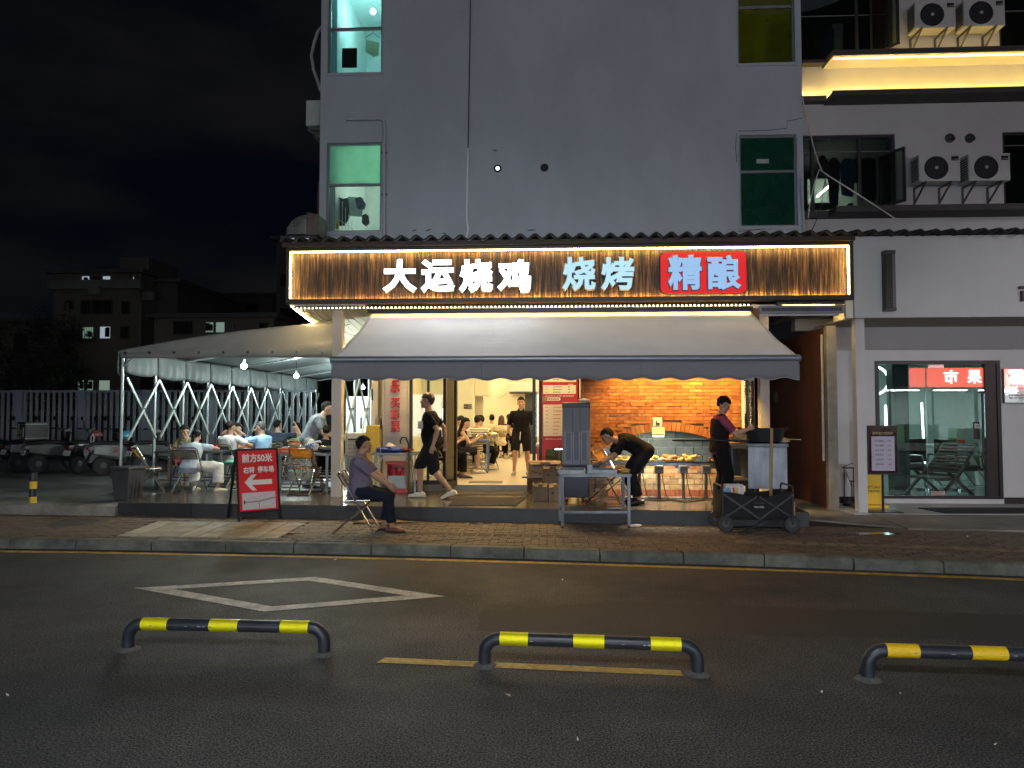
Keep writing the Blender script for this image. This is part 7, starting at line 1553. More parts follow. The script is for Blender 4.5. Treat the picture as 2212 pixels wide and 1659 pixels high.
# ================================================================== parked scooters
M_plate = mat('plate_white', (.55, .55, .50), .5, var=.1); M_tail = mat('tail_red', (.20, .01, .01), .2)
def scooter(px, y, rz, lab, body, panel, box=None, plate='68975', helmet=None, emblem=False):
    t = thing('parked_scooter', lab, 'scooter', (X_(px, y), y, .289), R(rz), 'scooters parked before the fence')
    for yy, nm in ((-.62, 'wheel'), (.66, 'wheel')):
        w_ = MB().lathe([(.14, -.045), (.20, -.05), (.225, -.025), (.225, .025), (.20, .05), (.14, .045)], (0, yy, .225), 24, Matrix.Rotation(PI / 2, 4, 'Y')).build('wheel', M_rubber, t, smooth=True)
        MB().lathe([(.03, -.05), (.145, -.035), (.145, .035), (.03, .05)], (0, yy, .225), 16, Matrix.Rotation(PI / 2, 4, 'Y')).build('rim', M_dark, w_)
    ring = lambda y_, w_, z0, z1: [(-w_ * .8, y_, z0), (w_ * .8, y_, z0), (w_, y_, (z0 + z1) / 2), (w_ * .75, y_, z1), (-w_ * .75, y_, z1), (-w_, y_, (z0 + z1) / 2)]
    MB().loft([ring(-.92, .06, .56, .66), ring(-.78, .13, .46, .70), ring(-.45, .17, .38, .70), ring(-.12, .15, .32, .66), ring(-.02, .14, .26, .40), ring(.32, .13, .24, .32), ring(.40, .12, .26, .40)]).build('body', body, t, smooth=True, bevel=.01)
    for s_ in (-1, 1): MB().loft([[(s_ * (.14 + o), a, b) for a, b in ((-.86, .50), (-.40, .42), (-.06, .40), (-.05, .60), (-.40, .66), (-.84, .66))] for o in (.0, .035)]).build('side_panel', panel, t, smooth=True, bevel=.012)
    MB().loft([ring(-.88, .10, .70, .74), ring(-.55, .16, .69, .78), ring(-.1, .13, .66, .75), ring(.02, .09, .66, .71)]).build('seat', M_black, t, smooth=True, bevel=.012)
    MB().loft([[(-.17, .40 + o, .30), (.17, .40 + o, .30), (.20, .46 + o, .62), (.14, .52 + o, .92), (-.14, .52 + o, .92), (-.20, .46 + o, .62)] for o in (0, .07)]).build('front_shield', body, t, smooth=True, bevel=.015)
    MB().tube([(0, .64, .24), (0, .54, .6), (0, .46, .98)], .03, 8).build('fork', M_dark, t)
    MB().loft([[(-.09, .42, .93), (.09, .42, .93), (.10, .42, 1.03), (-.10, .42, 1.03)], [(-.06, .60, .95), (.06, .60, .95), (.06, .60, 1.0), (-.06, .60, 1.0)]]).build('headlight', panel, t, bevel=.015)
    h = MB().tube([(-.34, .36, 1.02), (-.16, .44, 1.01), (.16, .44, 1.01), (.34, .36, 1.02)], .014, 8).build('handlebar', M_dark, t)
    for s_ in (-1, 1):
        m_ = MB().tube([(s_ * .2, .44, 1.02), (s_ * .27, .46, 1.12), (s_ * .33, .45, 1.22)], .008, 6); m_.ell((s_ * .36, .44, 1.27), (.075, .02, .055), 12, 7); m_.build('mirror', M_black, t, smooth=True); MB().tube([(s_ * .24, .405, 1.02), (s_ * .35, .355, 1.02)], .02, 8).build('grip', M_rubber, h)
    MB().loft([[(-.08, .42, .44), (.08, .42, .44), (.08, .66, .48), (-.08, .66, .48)], [(-.08, .44, .46), (.08, .44, .46), (.08, .66, .50), (-.08, .66, .50)]]).build('front_fender', body, t)
    MB().box((0, -.90, .44), (.16, .02, .24), Matrix.Rotation(R(-18), 4, 'X')).build('rear_fender', M_black, t)
    if plate:
        p = MB().box((0, -.93, .49), (.19, .012, .11), Matrix.Rotation(R(-18), 4, 'X')).build('licence_plate', M_plate, t); text(plate, M_print, p, (0, -.94, .48), w=.16, h=.05, bold=.02, depth=.01, rot=(R(72), 0, 0)); text('粤B·A', M_print, p, (0, -.926, .525), w=.09, h=.025, bold=.01, depth=.01, rot=(R(72), 0, 0))
    MB().box((0, -.93, .61), (.14, .03, .05)).build('tail_light', M_tail, t, bevel=.01)
    if box:
        MB().bx(-.24, .24, -.98, -.52, .78, 1.20).build('top_case', mat('case_black', (.02, .02, .023), .5, var=.2), t, bevel=.015)
        for x0, z0, w_, h_, c_ in ((-.14, 1.02, .05, .12, (.5, .5, .46)), (.13, .85, .06, .22, (.62, .64, .66)), (-.02, .93, .11, .09, (.55, .25, .04)), (-.18, .92, .09, .08, (.32, .27, .15)), (-.14, .80, .05, .07, (.5, .5, .46)), (.0, .85, .08, .04, (.3, .3, .2))): MB().bx(x0 - w_ / 2, x0 + w_ / 2, -.984, -.981, z0, z0 + h_).build('sticker', mat('stk%d' % int(c_[0] * 1000 + x0 * 100), c_, .6), t)
        for z in (.82, 1.14): MB().bx(-.243, .243, -.986, -.51, z, z + .012).build('case_trim', M_alu, t)
    if emblem:
        for a in range(3): k = MB(); 
        k = MB()
        for a in range(3):
            an = R(90 + a * 120); c, s_ = math.cos(an), math.sin(an); k.prism([(.178, -.42 + .055 * c, .55 + .055 * s_), (.178, -.42 + .035 * math.cos(an + 1.0), .55 + .035 * math.sin(an + 1.0)), (.178, -.42 + .006 * c, .55 + .006 * s_), (.178, -.42 + .035 * math.cos(an - 1.0), .55 + .035 * math.sin(an - 1.0))], (.002, 0, 0))
        k.build('emblem', mat('emblem_red', (.35, .03, .02), .5), t)
    if helmet: MB().ell((0, -.15, .88), (.13, .15, .12), 14, 9, fn=lambda d: 1 if d.z > -.4 else .8).build('helmet', helmet, t, smooth=True)
    return t
M_sw1 = mat('scooter_white', (.24, .24, .24), .3, var=.06, dirt=.15); M_sb = mat('scooter_black', (.02, .02, .022), .25, var=.2); M_sg = mat('scooter_grey', (.08, .085, .085), .35, var=.1)
scooter(20, 16.9, -12, 'dark scooter with a brown seat at the left edge', M_sb, M_sb, plate='68213'); scooter(100, 16.9, -24, 'white sided scooter with a white headlight case, second from the left edge', M_sb, M_sw1, plate='68975'); scooter(150, 16.5, -34, 'black scooter carrying a big stickered delivery box', M_sb, M_sg, box=True, plate='61558')
scooter(222, 16.6, -14, 'black scooter with a pinkish fairing and a white bag hung on it', M_sb, M_sb, plate='66131', helmet=mat('helmet_rose', (.22, .06, .07), .25)); scooter(290, 16.0, -40, 'white scooter with red emblems and a blue helmet beside the tent post', M_sg, M_sw1, plate=None, helmet=mat('helmet_blue', (.06, .30, .42), .25), emblem=True); scooter(362, 16.4, -26, 'dark grey scooter with a side plate seen through the tent braces', M_sb, M_sg, plate='61758')
q = Y(198, 975, 15.9); hb_ = thing('hanging_bag', 'white plastic bag hanging on the black scooter', 'bag', q); MB().ell((0, 0, 0), (.17, .12, .24), 14, 10, fn=lambda d: (1.05 - .5 * max(0, d.z)) * (1 + .07 * math.sin(7 * d.x + 4 * d.z))).build('bag', mat('bag_grey_white', (.42, .43, .45), .5, var=.1), hb_, smooth=True); MB().tube([(-.02, 0, .16), (-.03, 0, .30), (.02, 0, .40), (.05, 0, .30), (.02, 0, .17)], .018, 6).build('handle', MATS['bag_grey_white'], hb_)

# ================================================================== people
def skinm(k): return mat('skin%d' % k, [(.40, .235, .16), (.34, .19, .12), (.46, .29, .21), (.30, .165, .11)][k], .55, var=.06, scale=9)
M_hair = mat('hair_black', (.007, .006, .006), .7, var=.4, spec=.2, scale=60, stretch=(1, 1, .3), bump=.5, bscale=90); M_hairb = mat('hair_brown', (.055, .028, .016), .5, var=.4, scale=60, bump=.5, bscale=90); M_hairg = mat('hair_grey', (.05, .05, .05), .6, var=.5, scale=70, bump=.5, bscale=90)
M_eye = mat('eye_dark', (.02, .015, .012), .2)
cloud = bpy.data.textures.new('folds', 'CLOUDS'); cloud.noise_scale = .10; cloud.noise_depth = 2
def soft(o, vox, disp=0, it=2):
    m = o.modifiers.new('remesh', 'REMESH'); m.mode = 'VOXEL'; m.voxel_size = vox; m.use_smooth_shade = True
    m = o.modifiers.new('smooth', 'SMOOTH'); m.factor = .5; m.iterations = it
    if disp: m = o.modifiers.new('folds', 'DISPLACE'); m.texture = cloud; m.strength = disp; m.mid_level = .5; m.texture_coords = 'LOCAL'
    return o
def ik(a, b, l1, l2, pole):
    d = b - a; L_ = min(max(d.length, .05), (l1 + l2) * .999); u = d.normalized(); b = a + u * L_
    x = (l1 * l1 - l2 * l2 + L_ * L_) / (2 * L_); h = math.sqrt(max(0, l1 * l1 - x * x)); p = pole - u * pole.dot(u)
    p = p.normalized() if p.length > 1e-4 else u.orthogonal().normalized()
    return a + u * x + p * h, b
def person(lab, loc, rz, H, pel, lean=(0, 0), side=0, twist=0, head=(0, 0), hands=None, feet=None, kpole=None, epole=None, bulk=1.0, belly=0, skin=0,
           top=None, sleeve=.55, hem=-.04, collar=None, bottom=None, blen=1.0, loose=.012, shoe=None, hair=(None, 'short'), vest=None, vox=.012, glasses=False, gloves=None, skirt=False, cap=None, fingers='relax', fold=.022, shoetype='shoe'):
    V = Vector; s = H / 1.72; t = thing('person', lab, 'person', loc, R(rz))
    f1, f2 = R(lean[0]), R(lean[1]); P = V(pel)
    def dirv(f): return V((math.sin(R(side)), math.sin(f) * math.cos(R(side)), math.cos(f) * math.cos(R(side)))).normalized()
    d1, d2 = dirv(f1), dirv(f2); Rw = Matrix.Rotation(R(twist), 3, d2)
    rx1 = (V((1, 0, 0)) - d1 * d1.x).normalized(); rx2 = Rw @ (V((1, 0, 0)) - d2 * d2.x).normalized()
    fy1 = d1.cross(rx1); fy2 = d2.cross(rx2); M_ = P + d1 * .22 * s; N = M_ + d2 * .29 * s
    def spine(q):
        q *= s
        if q <= .22 * s: return P + d1 * q, rx1.lerp(rx2, max(0, q / (.22 * s)) * .5).normalized(), fy1.lerp(fy2, max(0, q / (.22 * s)) * .5).normalized()
        k = (q - .22 * s) / (.29 * s); return M_ + d2 * (q - .22 * s), rx1.lerp(rx2, .5 + .5 * min(1, k)).normalized(), fy1.lerp(fy2, .5 + .5 * min(1, k)).normalized()
    RG = [(-.12, .09, .075, 0), (-.07, .155, .110, -.015), (.0, .172, .122, -.012), (.08, .160, .112, .0), (.16, .148, .106, .006), (.27, .160, .114, .006), (.36, .176, .116, 0), (.43, .170, .102, -.006), (.475, .13, .082, -.006), (.505, .075, .062, 0), (.53, .058, .056, .006)]
    def torso(k, t0, t1, inf, infy=None):
        rings = []
        for q, w_, d_, o in RG:
            if q < t0 - .001 or q > t1 + .001: continue
            c, x, y = spine(q); b_ = belly * math.exp(-((q - .12) / .11) ** 2); ww = (w_ * bulk + inf) * s; dd = (d_ * bulk + (infy if infy is not None else inf) + b_ * .5) * s
            c = c + y * (o + b_ * .5) * s; rings.append([c + x * (math.copysign(abs(math.cos(a)) ** .85, math.cos(a)) * ww) + y * (math.copysign(abs(math.sin(a)) ** .9, math.sin(a)) * dd) for a in [2 * PI * i / 18 for i in range(18)]])
        if len(rings) > 1: k.loft(rings)
    shc, sx, sy = spine(.435); sh = [shc - sx * .188 * s * bulk, shc + sx * .188 * s * bulk]
    hp = [P - rx1 * .092 * s, P + rx1 * .092 * s]
    lw, lf, lt, lsn = .285 * s, .25 * s, .43 * s, .42 * s
    hd = []; el = []; wr = []
    for i in (0, 1):
        h = hands[i] if hands and hands[i] is not None else sh[i] + V(((-.07 if i == 0 else .07) * s, .03 * s, -.52 * s))
        po = epole[i] if epole else V((-.35 if i == 0 else .35, -1, -.35))
        e, w_ = ik(sh[i], V(h), lw, lf, V(po)); el.append(e); wr.append(w_)
    kn = []; an = []
    for i in (0, 1):
        a = V(feet[i][:3]) if feet else V(((-.1 if i == 0 else .1) * s, 0, .085 * s)); po = V(kpole[i]) if kpole else V((-.12 if i == 0 else .12, 1, .15))
        k_, a_ = ik(hp[i], a, lt, lsn, po); kn.append(k_); an.append(a_)
    yaw, pit = head; nd = (d2 * .75 + V((0, 0, 1)) * .25 + fy2 * .10).normalized(); Hc = N + nd * .155 * s + V((0, 0, .0))
    fyh = V((fy2.x, fy2.y, 0)); fyh = fyh.normalized() if fyh.length > .1 else V((0, 1, 0))
    Mh = Matrix.Rotation(math.atan2(-fyh.x, fyh.y) + R(yaw), 4, 'Z') @ Matrix.Rotation(R(pit), 4, 'X'); HM = Matrix.Translation(Hc) @ Mh @ Matrix.Scale(s, 4)
    # ---- one continuous body
    k = MB(); torso(k, -.2, .6, 0)
    k.tube([spine(.42)[0], N + nd * .02 * s, Hc - nd * .05 * s], [.066 * s, .057 * s, .054 * s], 12)
    k.M = HM
    k.ell((0, -.008, .03), (.074, .094, .092), 18, 12); k.ell((0, .022, -.052), (.055, .062, .060), 14, 10); k.ell((0, .05, -.02), (.056, .045, .07), 12, 8)
    k.tube([(0, .088, .018), (0, .104, -.012), (0, .110, -.026)], [.009, .013, .017], 8); k.ell((0, .092, -.058), (.024, .014, .008), 8, 6); k.ell((0, .090, -.070), (.021, .013, .008), 8, 6); k.ell((0, .076, -.098), (.026, .02, .018), 8, 6)
    for e_ in (-1, 1): k.ell((e_ * .077, -.006, -.008), (.012, .022, .034), 8, 7); k.ell((e_ * .032, .082, .034), (.026, .012, .008), 8, 6); k.ell((e_ * .046, .066, -.018), (.024, .02, .02), 8, 6)
    k.M = Matrix.Identity(4)
    for i in (0, 1):
        k.tube([shc.lerp(sh[i], .35), sh[i], sh[i].lerp(el[i], .35), sh[i].lerp(el[i], .8), el[i], el[i].lerp(wr[i], .25), el[i].lerp(wr[i], .7), wr[i]], [.058 * s, .056 * s, .049 * s, .042 * s, .039 * s, .041 * s, .033 * s, .026 * s], 12)
        k.tube([hp[i] + V((0, 0, .03 * s)), hp[i].lerp(kn[i], .3), hp[i].lerp(kn[i], .8), kn[i], kn[i].lerp(an[i], .28), kn[i].lerp(an[i], .7), an[i]], [.098 * s * bulk, .088 * s * bulk, .064 * s, .056 * s, .060 * s, .043 * s, .036 * s], 14)
        fwd = (wr[i] - el[i]).normalized(); sd_ = -1 if i == 0 else 1; pal = (V((sd_, 0, 0)) - fwd * fwd.x * sd_); pal = pal.normalized() if pal.length > .1 else V((0, 0, 1)); ac_ = fwd.cross(pal).normalized()
        if fingers == 'grip': fwd = (fwd - pal * .1).normalized()
        kk = MB(); pc = wr[i] + fwd * .045 * s
        Mp = Matrix((ac_, pal, fwd)).transposed().to_4x4()
        k.ell(pc, (.041 * s, .019 * s, .055 * s), 12, 8, Mp)
        cu = {'relax': .5, 'grip': 1.2, 'flat': .12, 'spread': .35}[fingers]
        for j in range(4):
            o = (-.030 + .020 * j) * s; ln = (.066, .078, .074, .058)[j] * s; b0 = wr[i] + fwd * .075 * s + ac_ * o; sp = (j - 1.5) * (.32 if fingers == 'spread' else .06)
            dr_ = (fwd + ac_ * sp).normalized(); p1 = b0 + (dr_ * math.cos(cu * .35) - pal * math.sin(cu * .35)) * ln * .45; p2 = p1 + (dr_ * math.cos(cu) - pal * math.sin(cu)) * ln * .32; p3 = p2 + (dr_ * math.cos(cu * 1.5) - pal * math.sin(cu * 1.5)) * ln * .25
            k.tube([b0 - fwd * .03 * s, b0, p1, p2, p3], [.010 * s, .0105 * s, .0095 * s, .0088 * s, .0075 * s], 7)
        tb = wr[i] + fwd * .025 * s - ac_ * .030 * s; k.tube([tb, tb + (fwd * .6 - ac_ * .7 - pal * .2) * .035 * s, tb + (fwd * 1.1 - ac_ * .75 - pal * .5) * .058 * s], [.014 * s, .012 * s, .009 * s], 7)
        td = V((feet[i][3] if feet and len(feet[i]) > 3 else 0, 1, feet[i][4] if feet and len(feet[i]) > 4 else 0)).normalized()
        k.tube([an[i] + V((0, 0, 0)) - td * .04 * s - V((0, 0, .045 * s)), an[i] + td * .05 * s - V((0, 0, .045 * s)), an[i] + td * .15 * s - V((0, 0, .06 * s))], [.034 * s, .036 * s, .024 * s], 10)
        k.tube([an[i], an[i] - V((0, 0, .05 * s)) - td * .01 * s], [.036 * s, .034 * s], 10)
    soft(k.build('body', skinm(skin), t, smooth=True), vox)
    # ---- face, hair
    for e_ in (-1, 1):
        kk = MB(); kk.M = HM; kk.ell((e_ * .032, .0905, .012), (.013, .006, .0065), 8, 6); kk.build('eye', M_eye, t, smooth=True)
    kk = MB(); kk.M = HM
    for e_ in (-1, 1): kk.ell((e_ * .034, .093, .036), (.022, .006, .0045), 8, 5)
    kk.build('eyebrows', M_hair, t)
    if glasses:
        kk = MB(); kk.M = HM
        for e_ in (-1, 1): kk.tube([(e_ * .034 + .026 * math.cos(2 * PI * a / 16), .106, .010 + .020 * math.sin(2 * PI * a / 16)) for a in range(16)], .003, 5, closed=True); kk.tube([(e_ * .06, .104, .014), (e_ * .080, .02, .012)], .003, 5)
        kk.tube([(-.009, .108, .012), (.009, .108, .012)], .003, 5); kk.build('glasses', M_black, t)
    hm, hs = hair
    if hm:
        g = random.Random(hash(lab) & 255); ph = g.uniform(0, 6)
        def hf(d):
            fr = d.y > .25
            cut = .35 if hs in ('short', 'buzz') else .30
            lo = cut if fr else (-.78 if d.y < -.45 else (-.45 if d.y < -.15 else -.12 + 1.6 * max(0, d.y + .05)))
            ok = d.z > lo + .06 * math.sin(23 * d.x + 9 * d.y)
            r_ = (1.13 if d.z > .1 else 1.05) if hs != 'buzz' else 1.045
            if hs == 'fringe' and fr and d.z > .18: ok = True
            return (r_ + .05 * math.sin(9 * d.x + ph) * math.sin(8 * d.y + 1) + .04 * math.sin(19 * d.x + 13 * d.z + ph) * math.sin(15 * d.y)) if ok else .80
        kk = MB(); kk.M = HM; kk.ell((0, -.012, .032), (.078, .099, .100), 36, 26, fn=hf); ho = kk.build('hair', hm, t, smooth=True)
        if hs in ('long', 'tail', 'bun'):
            kk = MB(); kk.M = HM
            if hs == 'long': kk.loft([[V((math.cos(a) * w_, -.06 + y + math.sin(a) * d_, z)) for a in [2 * PI * i / 12 for i in range(12)]] for z, w_, d_, y in ((.06, .085, .05, -.01), (-.06, .098, .05, -.015), (-.18, .11, .045, -.03), (-.30, .10, .04, -.045), (-.42, .05, .025, -.05))])
            elif hs == 'tail': kk.tube([(0, -.095, .0), (0, -.135, -.05), (.0, -.125, -.14), (0, -.10, -.21)], [.022, .034, .028, .008], 9)
            else: kk.ell((0, -.115, .02), .042, 10, 8)
            kk.build('hair_length', hm, ho, smooth=True)
    if cap: kk = MB(); kk.M = HM; kk.ell((0, -.01, .045), (.086, .107, .095), 18, 12, fn=lambda d: 1 if d.z > 0 else .7); kk.prism([(-.06, .08, .05), (-.05, .16, .045), (.05, .16, .045), (.06, .08, .05)], (0, 0, .008)); kk.build('cap', cap, t, smooth=True)
    # ---- clothes
    if bottom:
        kk = MB(); torso(kk, -.12, .08, .014)
        if skirt: 
            kn_ = (kn[0] + kn[1]) / 2; c0 = P - d1 * .02; kk.tube([P + d1 * .04 * s, P.lerp(kn_, .5), kn_, kn_ + (an[0] - kn[0]) * .75], [.19 * s, .21 * s, .22 * s, .25 * s], 18)
        else:
            for i in (0, 1):
                L1 = min(1, blen * 2); L2 = max(0, blen * 2 - 1); pts = [hp[i] + V((0, 0, .02 * s)), hp[i].lerp(kn[i], .35 * L1), hp[i].lerp(kn[i], .8 * L1), hp[i].lerp(kn[i], L1)]; rr = [(.104 * bulk) * s + .006, (.098 * bulk) * s + loose * .5, .076 * s + loose, .070 * s + loose * 1.1]
                if L2 > 0: pts += [kn[i].lerp(an[i], .35 * L2), kn[i].lerp(an[i], .92 * L2)]; rr += [.068 * s + loose, .056 * s + loose * 1.3]
                kk.tube(pts, rr, 16)
        soft(kk.build('skirt' if skirt else ('shorts' if blen < .75 else 'trousers'), bottom, t, smooth=True), max(.013, vox), fold)
    if top:
        kk = MB(); torso(kk, hem, .51 if not collar else .515, .016, .018)
        if hem < -.03: torso(kk, -.12, .08, .020)
        for i in (0, 1):
            if sleeve > 0:
                a = min(1, sleeve); pts = [shc.lerp(sh[i], .3), sh[i], sh[i].lerp(el[i], a * .5), sh[i].lerp(el[i], a)]; rr = [.064 * s, .068 * s * (.5 + .5 * bulk), .066 * s, .064 * s]
                if sleeve > 1: pts += [el[i].lerp(wr[i], (sleeve - 1))]; rr += [.046 * s]
                kk.tube(pts, rr, 14)
        to = soft(kk.build('shirt', top, t, smooth=True), max(.013, vox), fold)
        if collar:
            kk = MB(); c, x, y = spine(.515)
            for e_ in (-1, 1): kk.prism([c + x * e_ * .062 * s - y * .03 * s + d2 * .03 * s, c + x * e_ * .07 * s + y * .04 * s + d2 * .0 * s, c + x * e_ * .035 * s + y * .085 * s - d2 * .055 * s, c + x * e_ * .012 * s + y * .068 * s - d2 * .02 * s, c + x * e_ * .045 * s + y * .05 * s + d2 * .028 * s], y * .006)
            kk.tube([c + x * math.cos(a) * .066 * s + y * (math.sin(a) * .064 * s) + d2 * .012 * s for a in [R(140 + 26 * i) for i in range(11)]], .014 * s, 7); kk.build('collar', collar, to, smooth=False)
    if vest:
        kk = MB(); torso(kk, -.07, .44, .028, .03); kk.tube([shc - sx * .12 * s, shc, shc + sx * .12 * s], .085 * s, 12); soft(kk.build('vest', vest, t, smooth=True), max(.013, vox), fold)
    if gloves:
        for i in gloves[1]:
            fwd = (wr[i] - el[i]).normalized(); kk = MB(); kk.tube([wr[i] - fwd * .04 * s, wr[i], wr[i] + fwd * .05 * s, wr[i] + fwd * .11 * s, wr[i] + fwd * .15 * s], [.034 * s, .034 * s, .046 * s, .040 * s, .018 * s], 12); kk.build('glove', gloves[0], t, smooth=True)
    if shoe:
        for i in (0, 1):
            td = V((feet[i][3] if feet and len(feet[i]) > 3 else 0, 1, 0)).normalized(); pz_t = feet[i][4] if feet and len(feet[i]) > 4 else 0
            x = V((td.y, -td.x, 0)); u = (td + V((0, 0, pz_t))).normalized(); up_ = x.cross(u).normalized(); b = an[i] - up_ * .085 * s
            def rg(y_, w_, h_, z0=0): return [b + u * y_ * s + x * math.cos(a) * w_ * s + up_ * (z0 + h_ / 2 + (math.copysign(abs(math.sin(a)) ** .7, math.sin(a))) * h_ / 2) * s for a in [2 * PI * j / 14 for j in range(14)]]
            kk = MB(); kk.loft([rg(-.085, .020, .04, .012), rg(-.075, .036, .075), rg(-.03, .042, .098 if shoetype == 'shoe' else .07), rg(.04, .044, .085), rg(.10, .052, .066), rg(.15, .050, .052), rg(.185, .034, .04, .004), rg(.197, .012, .022, .010)])
            so_ = kk.build('shoe', shoe, t, smooth=True); kk = MB(); kk.loft([rg(-.09, .024, .016), rg(-.07, .042, .018), rg(.04, .048, .018), rg(.11, .056, .018), rg(.16, .052, .018), rg(.205, .016, .016)]); kk.build('sole', mat('sole_pale', (.45, .42, .36), .7) if shoetype != 'dark' else M_black, so_, smooth=True)
    return t, dict(s=s, spine=spine, wr=wr, el=el, an=an, HM=HM)
def fab(name, c, **kw): return mat(name, c, .9, spec=.15, var=kw.pop('var', .2), scale=9, bump=.25, bscale=220, **kw)
def stripes(name, c0, c1, freq, axis=2):
    m = bpy.data.materials.new(name); m.use_nodes = True; n = m.node_tree.nodes; l = m.node_tree.links.new; b = n['Principled BSDF']; tc = n.new('ShaderNodeTexCoord'); sp_ = n.new('ShaderNodeSeparateXYZ'); l(tc.outputs['Object'], sp_.inputs[0])
    a = n.new('ShaderNodeMath'); a.operation = 'MULTIPLY'; a.inputs[1].default_value = freq; l(sp_.outputs[axis], a.inputs[0]); f = n.new('ShaderNodeMath'); f.operation = 'FRACT'; l(a.outputs[0], f.inputs[0])
    g = n.new('ShaderNodeMath'); g.operation = 'GREATER_THAN'; g.inputs[1].default_value = .62; l(f.outputs[0], g.inputs[0]); mx = n.new('ShaderNodeMix'); mx.data_type = 'RGBA'; mx.inputs['A'].default_value = (*c0, 1); mx.inputs['B'].default_value = (*c1, 1); l(g.outputs[0], mx.inputs['Factor']); l(mx.outputs['Result'], b.inputs['Base Color']); b.inputs['Roughness'].default_value = .9; return m
F_blk = fab('fabric_black', (.007, .007, .008)); F_char = fab('fabric_charcoal', (.013, .013, .015)); F_navy = fab('fabric_navy', (.035, .045, .075)); F_mauve = fab('fabric_mauve', (.15, .125, .175)); F_dnavy = fab('fabric_dark_navy', (.013, .016, .026)); F_wht = fab('fabric_white', (.62, .61, .58)); F_lb = fab('fabric_pale_blue', (.55, .63, .72)); F_sky = fab('fabric_sky', (.30, .50, .74))
F_grey = fab('fabric_grey', (.56, .58, .58)); F_steel = fab('fabric_steel', (.20, .23, .26)); F_olive = fab('fabric_olive', (.17, .17, .09)); F_blue = fab('fabric_blue', (.03, .10, .50)); F_sand = fab('fabric_sand', (.40, .36, .28)); F_plum = fab('fabric_plum', (.20, .045, .085)); F_pgreen = fab('fabric_pale_green', (.42, .52, .34)); F_vest = fab('fabric_vest', (.014, .009, .011)); F_cream = fab('fabric_cream', (.62, .54, .38)); F_pink = fab('fabric_pink', (.55, .30, .30)); F_green = fab('fabric_green_tee', (.42, .44, .26))
S_brown = mat('shoe_brown', (.14, .055, .03), .35, var=.15); S_white = mat('shoe_cream', (.66, .60, .48), .6, var=.06); S_blk = mat('shoe_black', (.015, .015, .016), .45); S_grey = mat('shoe_grey', (.25, .23, .20), .7, var=.4, scale=30)
V = Vector
def sit(s=1, h=.52, dx=.1, fy=.46, out=0): return dict(pel=(0, 0, h), feet=[(-dx - out, fy, .085 * s), (dx + out, fy, .085 * s)])
# the seated man on the pavement
person('man in a mauve shirt sitting on a folding chair on the pavement', (seat_p.x - .20, seat_p.y + .12, .124), -86, 1.60, pel=(0, -.02, .53), lean=(-6, 10), head=(10, 2), hands=[(-.10, .40, .585), (.10, .43, .58)], feet=[(-.11, .30, .085, -.1), (.09, .43, .085, .15)], bulk=1.08, belly=.07, skin=1, top=F_mauve, sleeve=.85, hem=-.07, collar=F_mauve, bottom=F_dnavy, blen=.97, shoe=S_brown, shoetype='dark', hair=(M_hair, 'short'), vox=.010)
# walking man
q = G(935, 1076, .324)
pw = person('man in black T-shirt and knee shorts with cream clogs striding left on the terrace', (q.x, q.y, .324), 90, 1.74, pel=(0, .02, .89), lean=(3, 7), head=(0, 3), hands=[(-.24, -.04, .86), (.23, -.16, .88)], feet=[(-.09, -.30, .13, 0, -.35), (.09, .22, .088)], bulk=1.04, belly=.03, skin=0, top=F_blk, sleeve=.75, hem=-.12, bottom=F_char, blen=.56, loose=.024, shoe=S_white, hair=(mat('hair_redbrown', (.035, .016, .012), .5, var=.4, scale=60), 'fringe'), vox=.010)
c, x, y = pw[1]['spine'](.30); text('NU', M_sw, pw[0], c + y * .135 - x * .105, w=.12, h=.13, bold=.03, depth=.3, rot=(PI / 2, 0, PI + .75), name='shirt_print')
# man coming out of the hall
q = G(1126, 1026, FZ)
person('man in a black open-collar shirt and black shorts walking out of the lit hall', (q.x, q.y, FZ), 180, 1.585, pel=(0, 0, .85), lean=(0, 2), head=(0, -2), hands=[(-.27, .02, .80), (.27, .04, .80)], feet=[(-.14, -.08, .08), (.14, .10, .082, .1)], bulk=1.06, skin=0, top=F_blk, sleeve=.92, hem=-.08, collar=F_char, bottom=F_char, blen=.46, loose=.018, shoe=S_grey, hair=(M_hair, 'short'), gloves=(F_blk, (1,)), vox=.010)
kk = MB(); MB().tube([(q.x - .01, q.y - .19, FZ + .88), (q.x - .02, q.y - .20, FZ + .72)], .008, 6).build('drawstring', M_sw, bpy.data.objects['person.002'], world=True)
# bending cook
q = G(1379, 1088, .324)
person('cook dressed in black bending low over the trays on the prep table', (q.x, q.y, .324), 97, 1.62, pel=(0, -.10, .78), lean=(50, 80), head=(0, -30), hands=[(-.16, .62, .62), (.20, .58, .60)], feet=[(-.13, .02, .085), (.13, .0, .085, .1)], bulk=1.05, belly=.03, skin=1, top=F_blk, sleeve=.8, hem=-.10, bottom=F_char, blen=.97, loose=.02, shoe=S_blk, shoetype='dark', hair=(M_hair, 'short'), gloves=(fab('glove_grey', (.10, .10, .11)), (0,)), vox=.010)
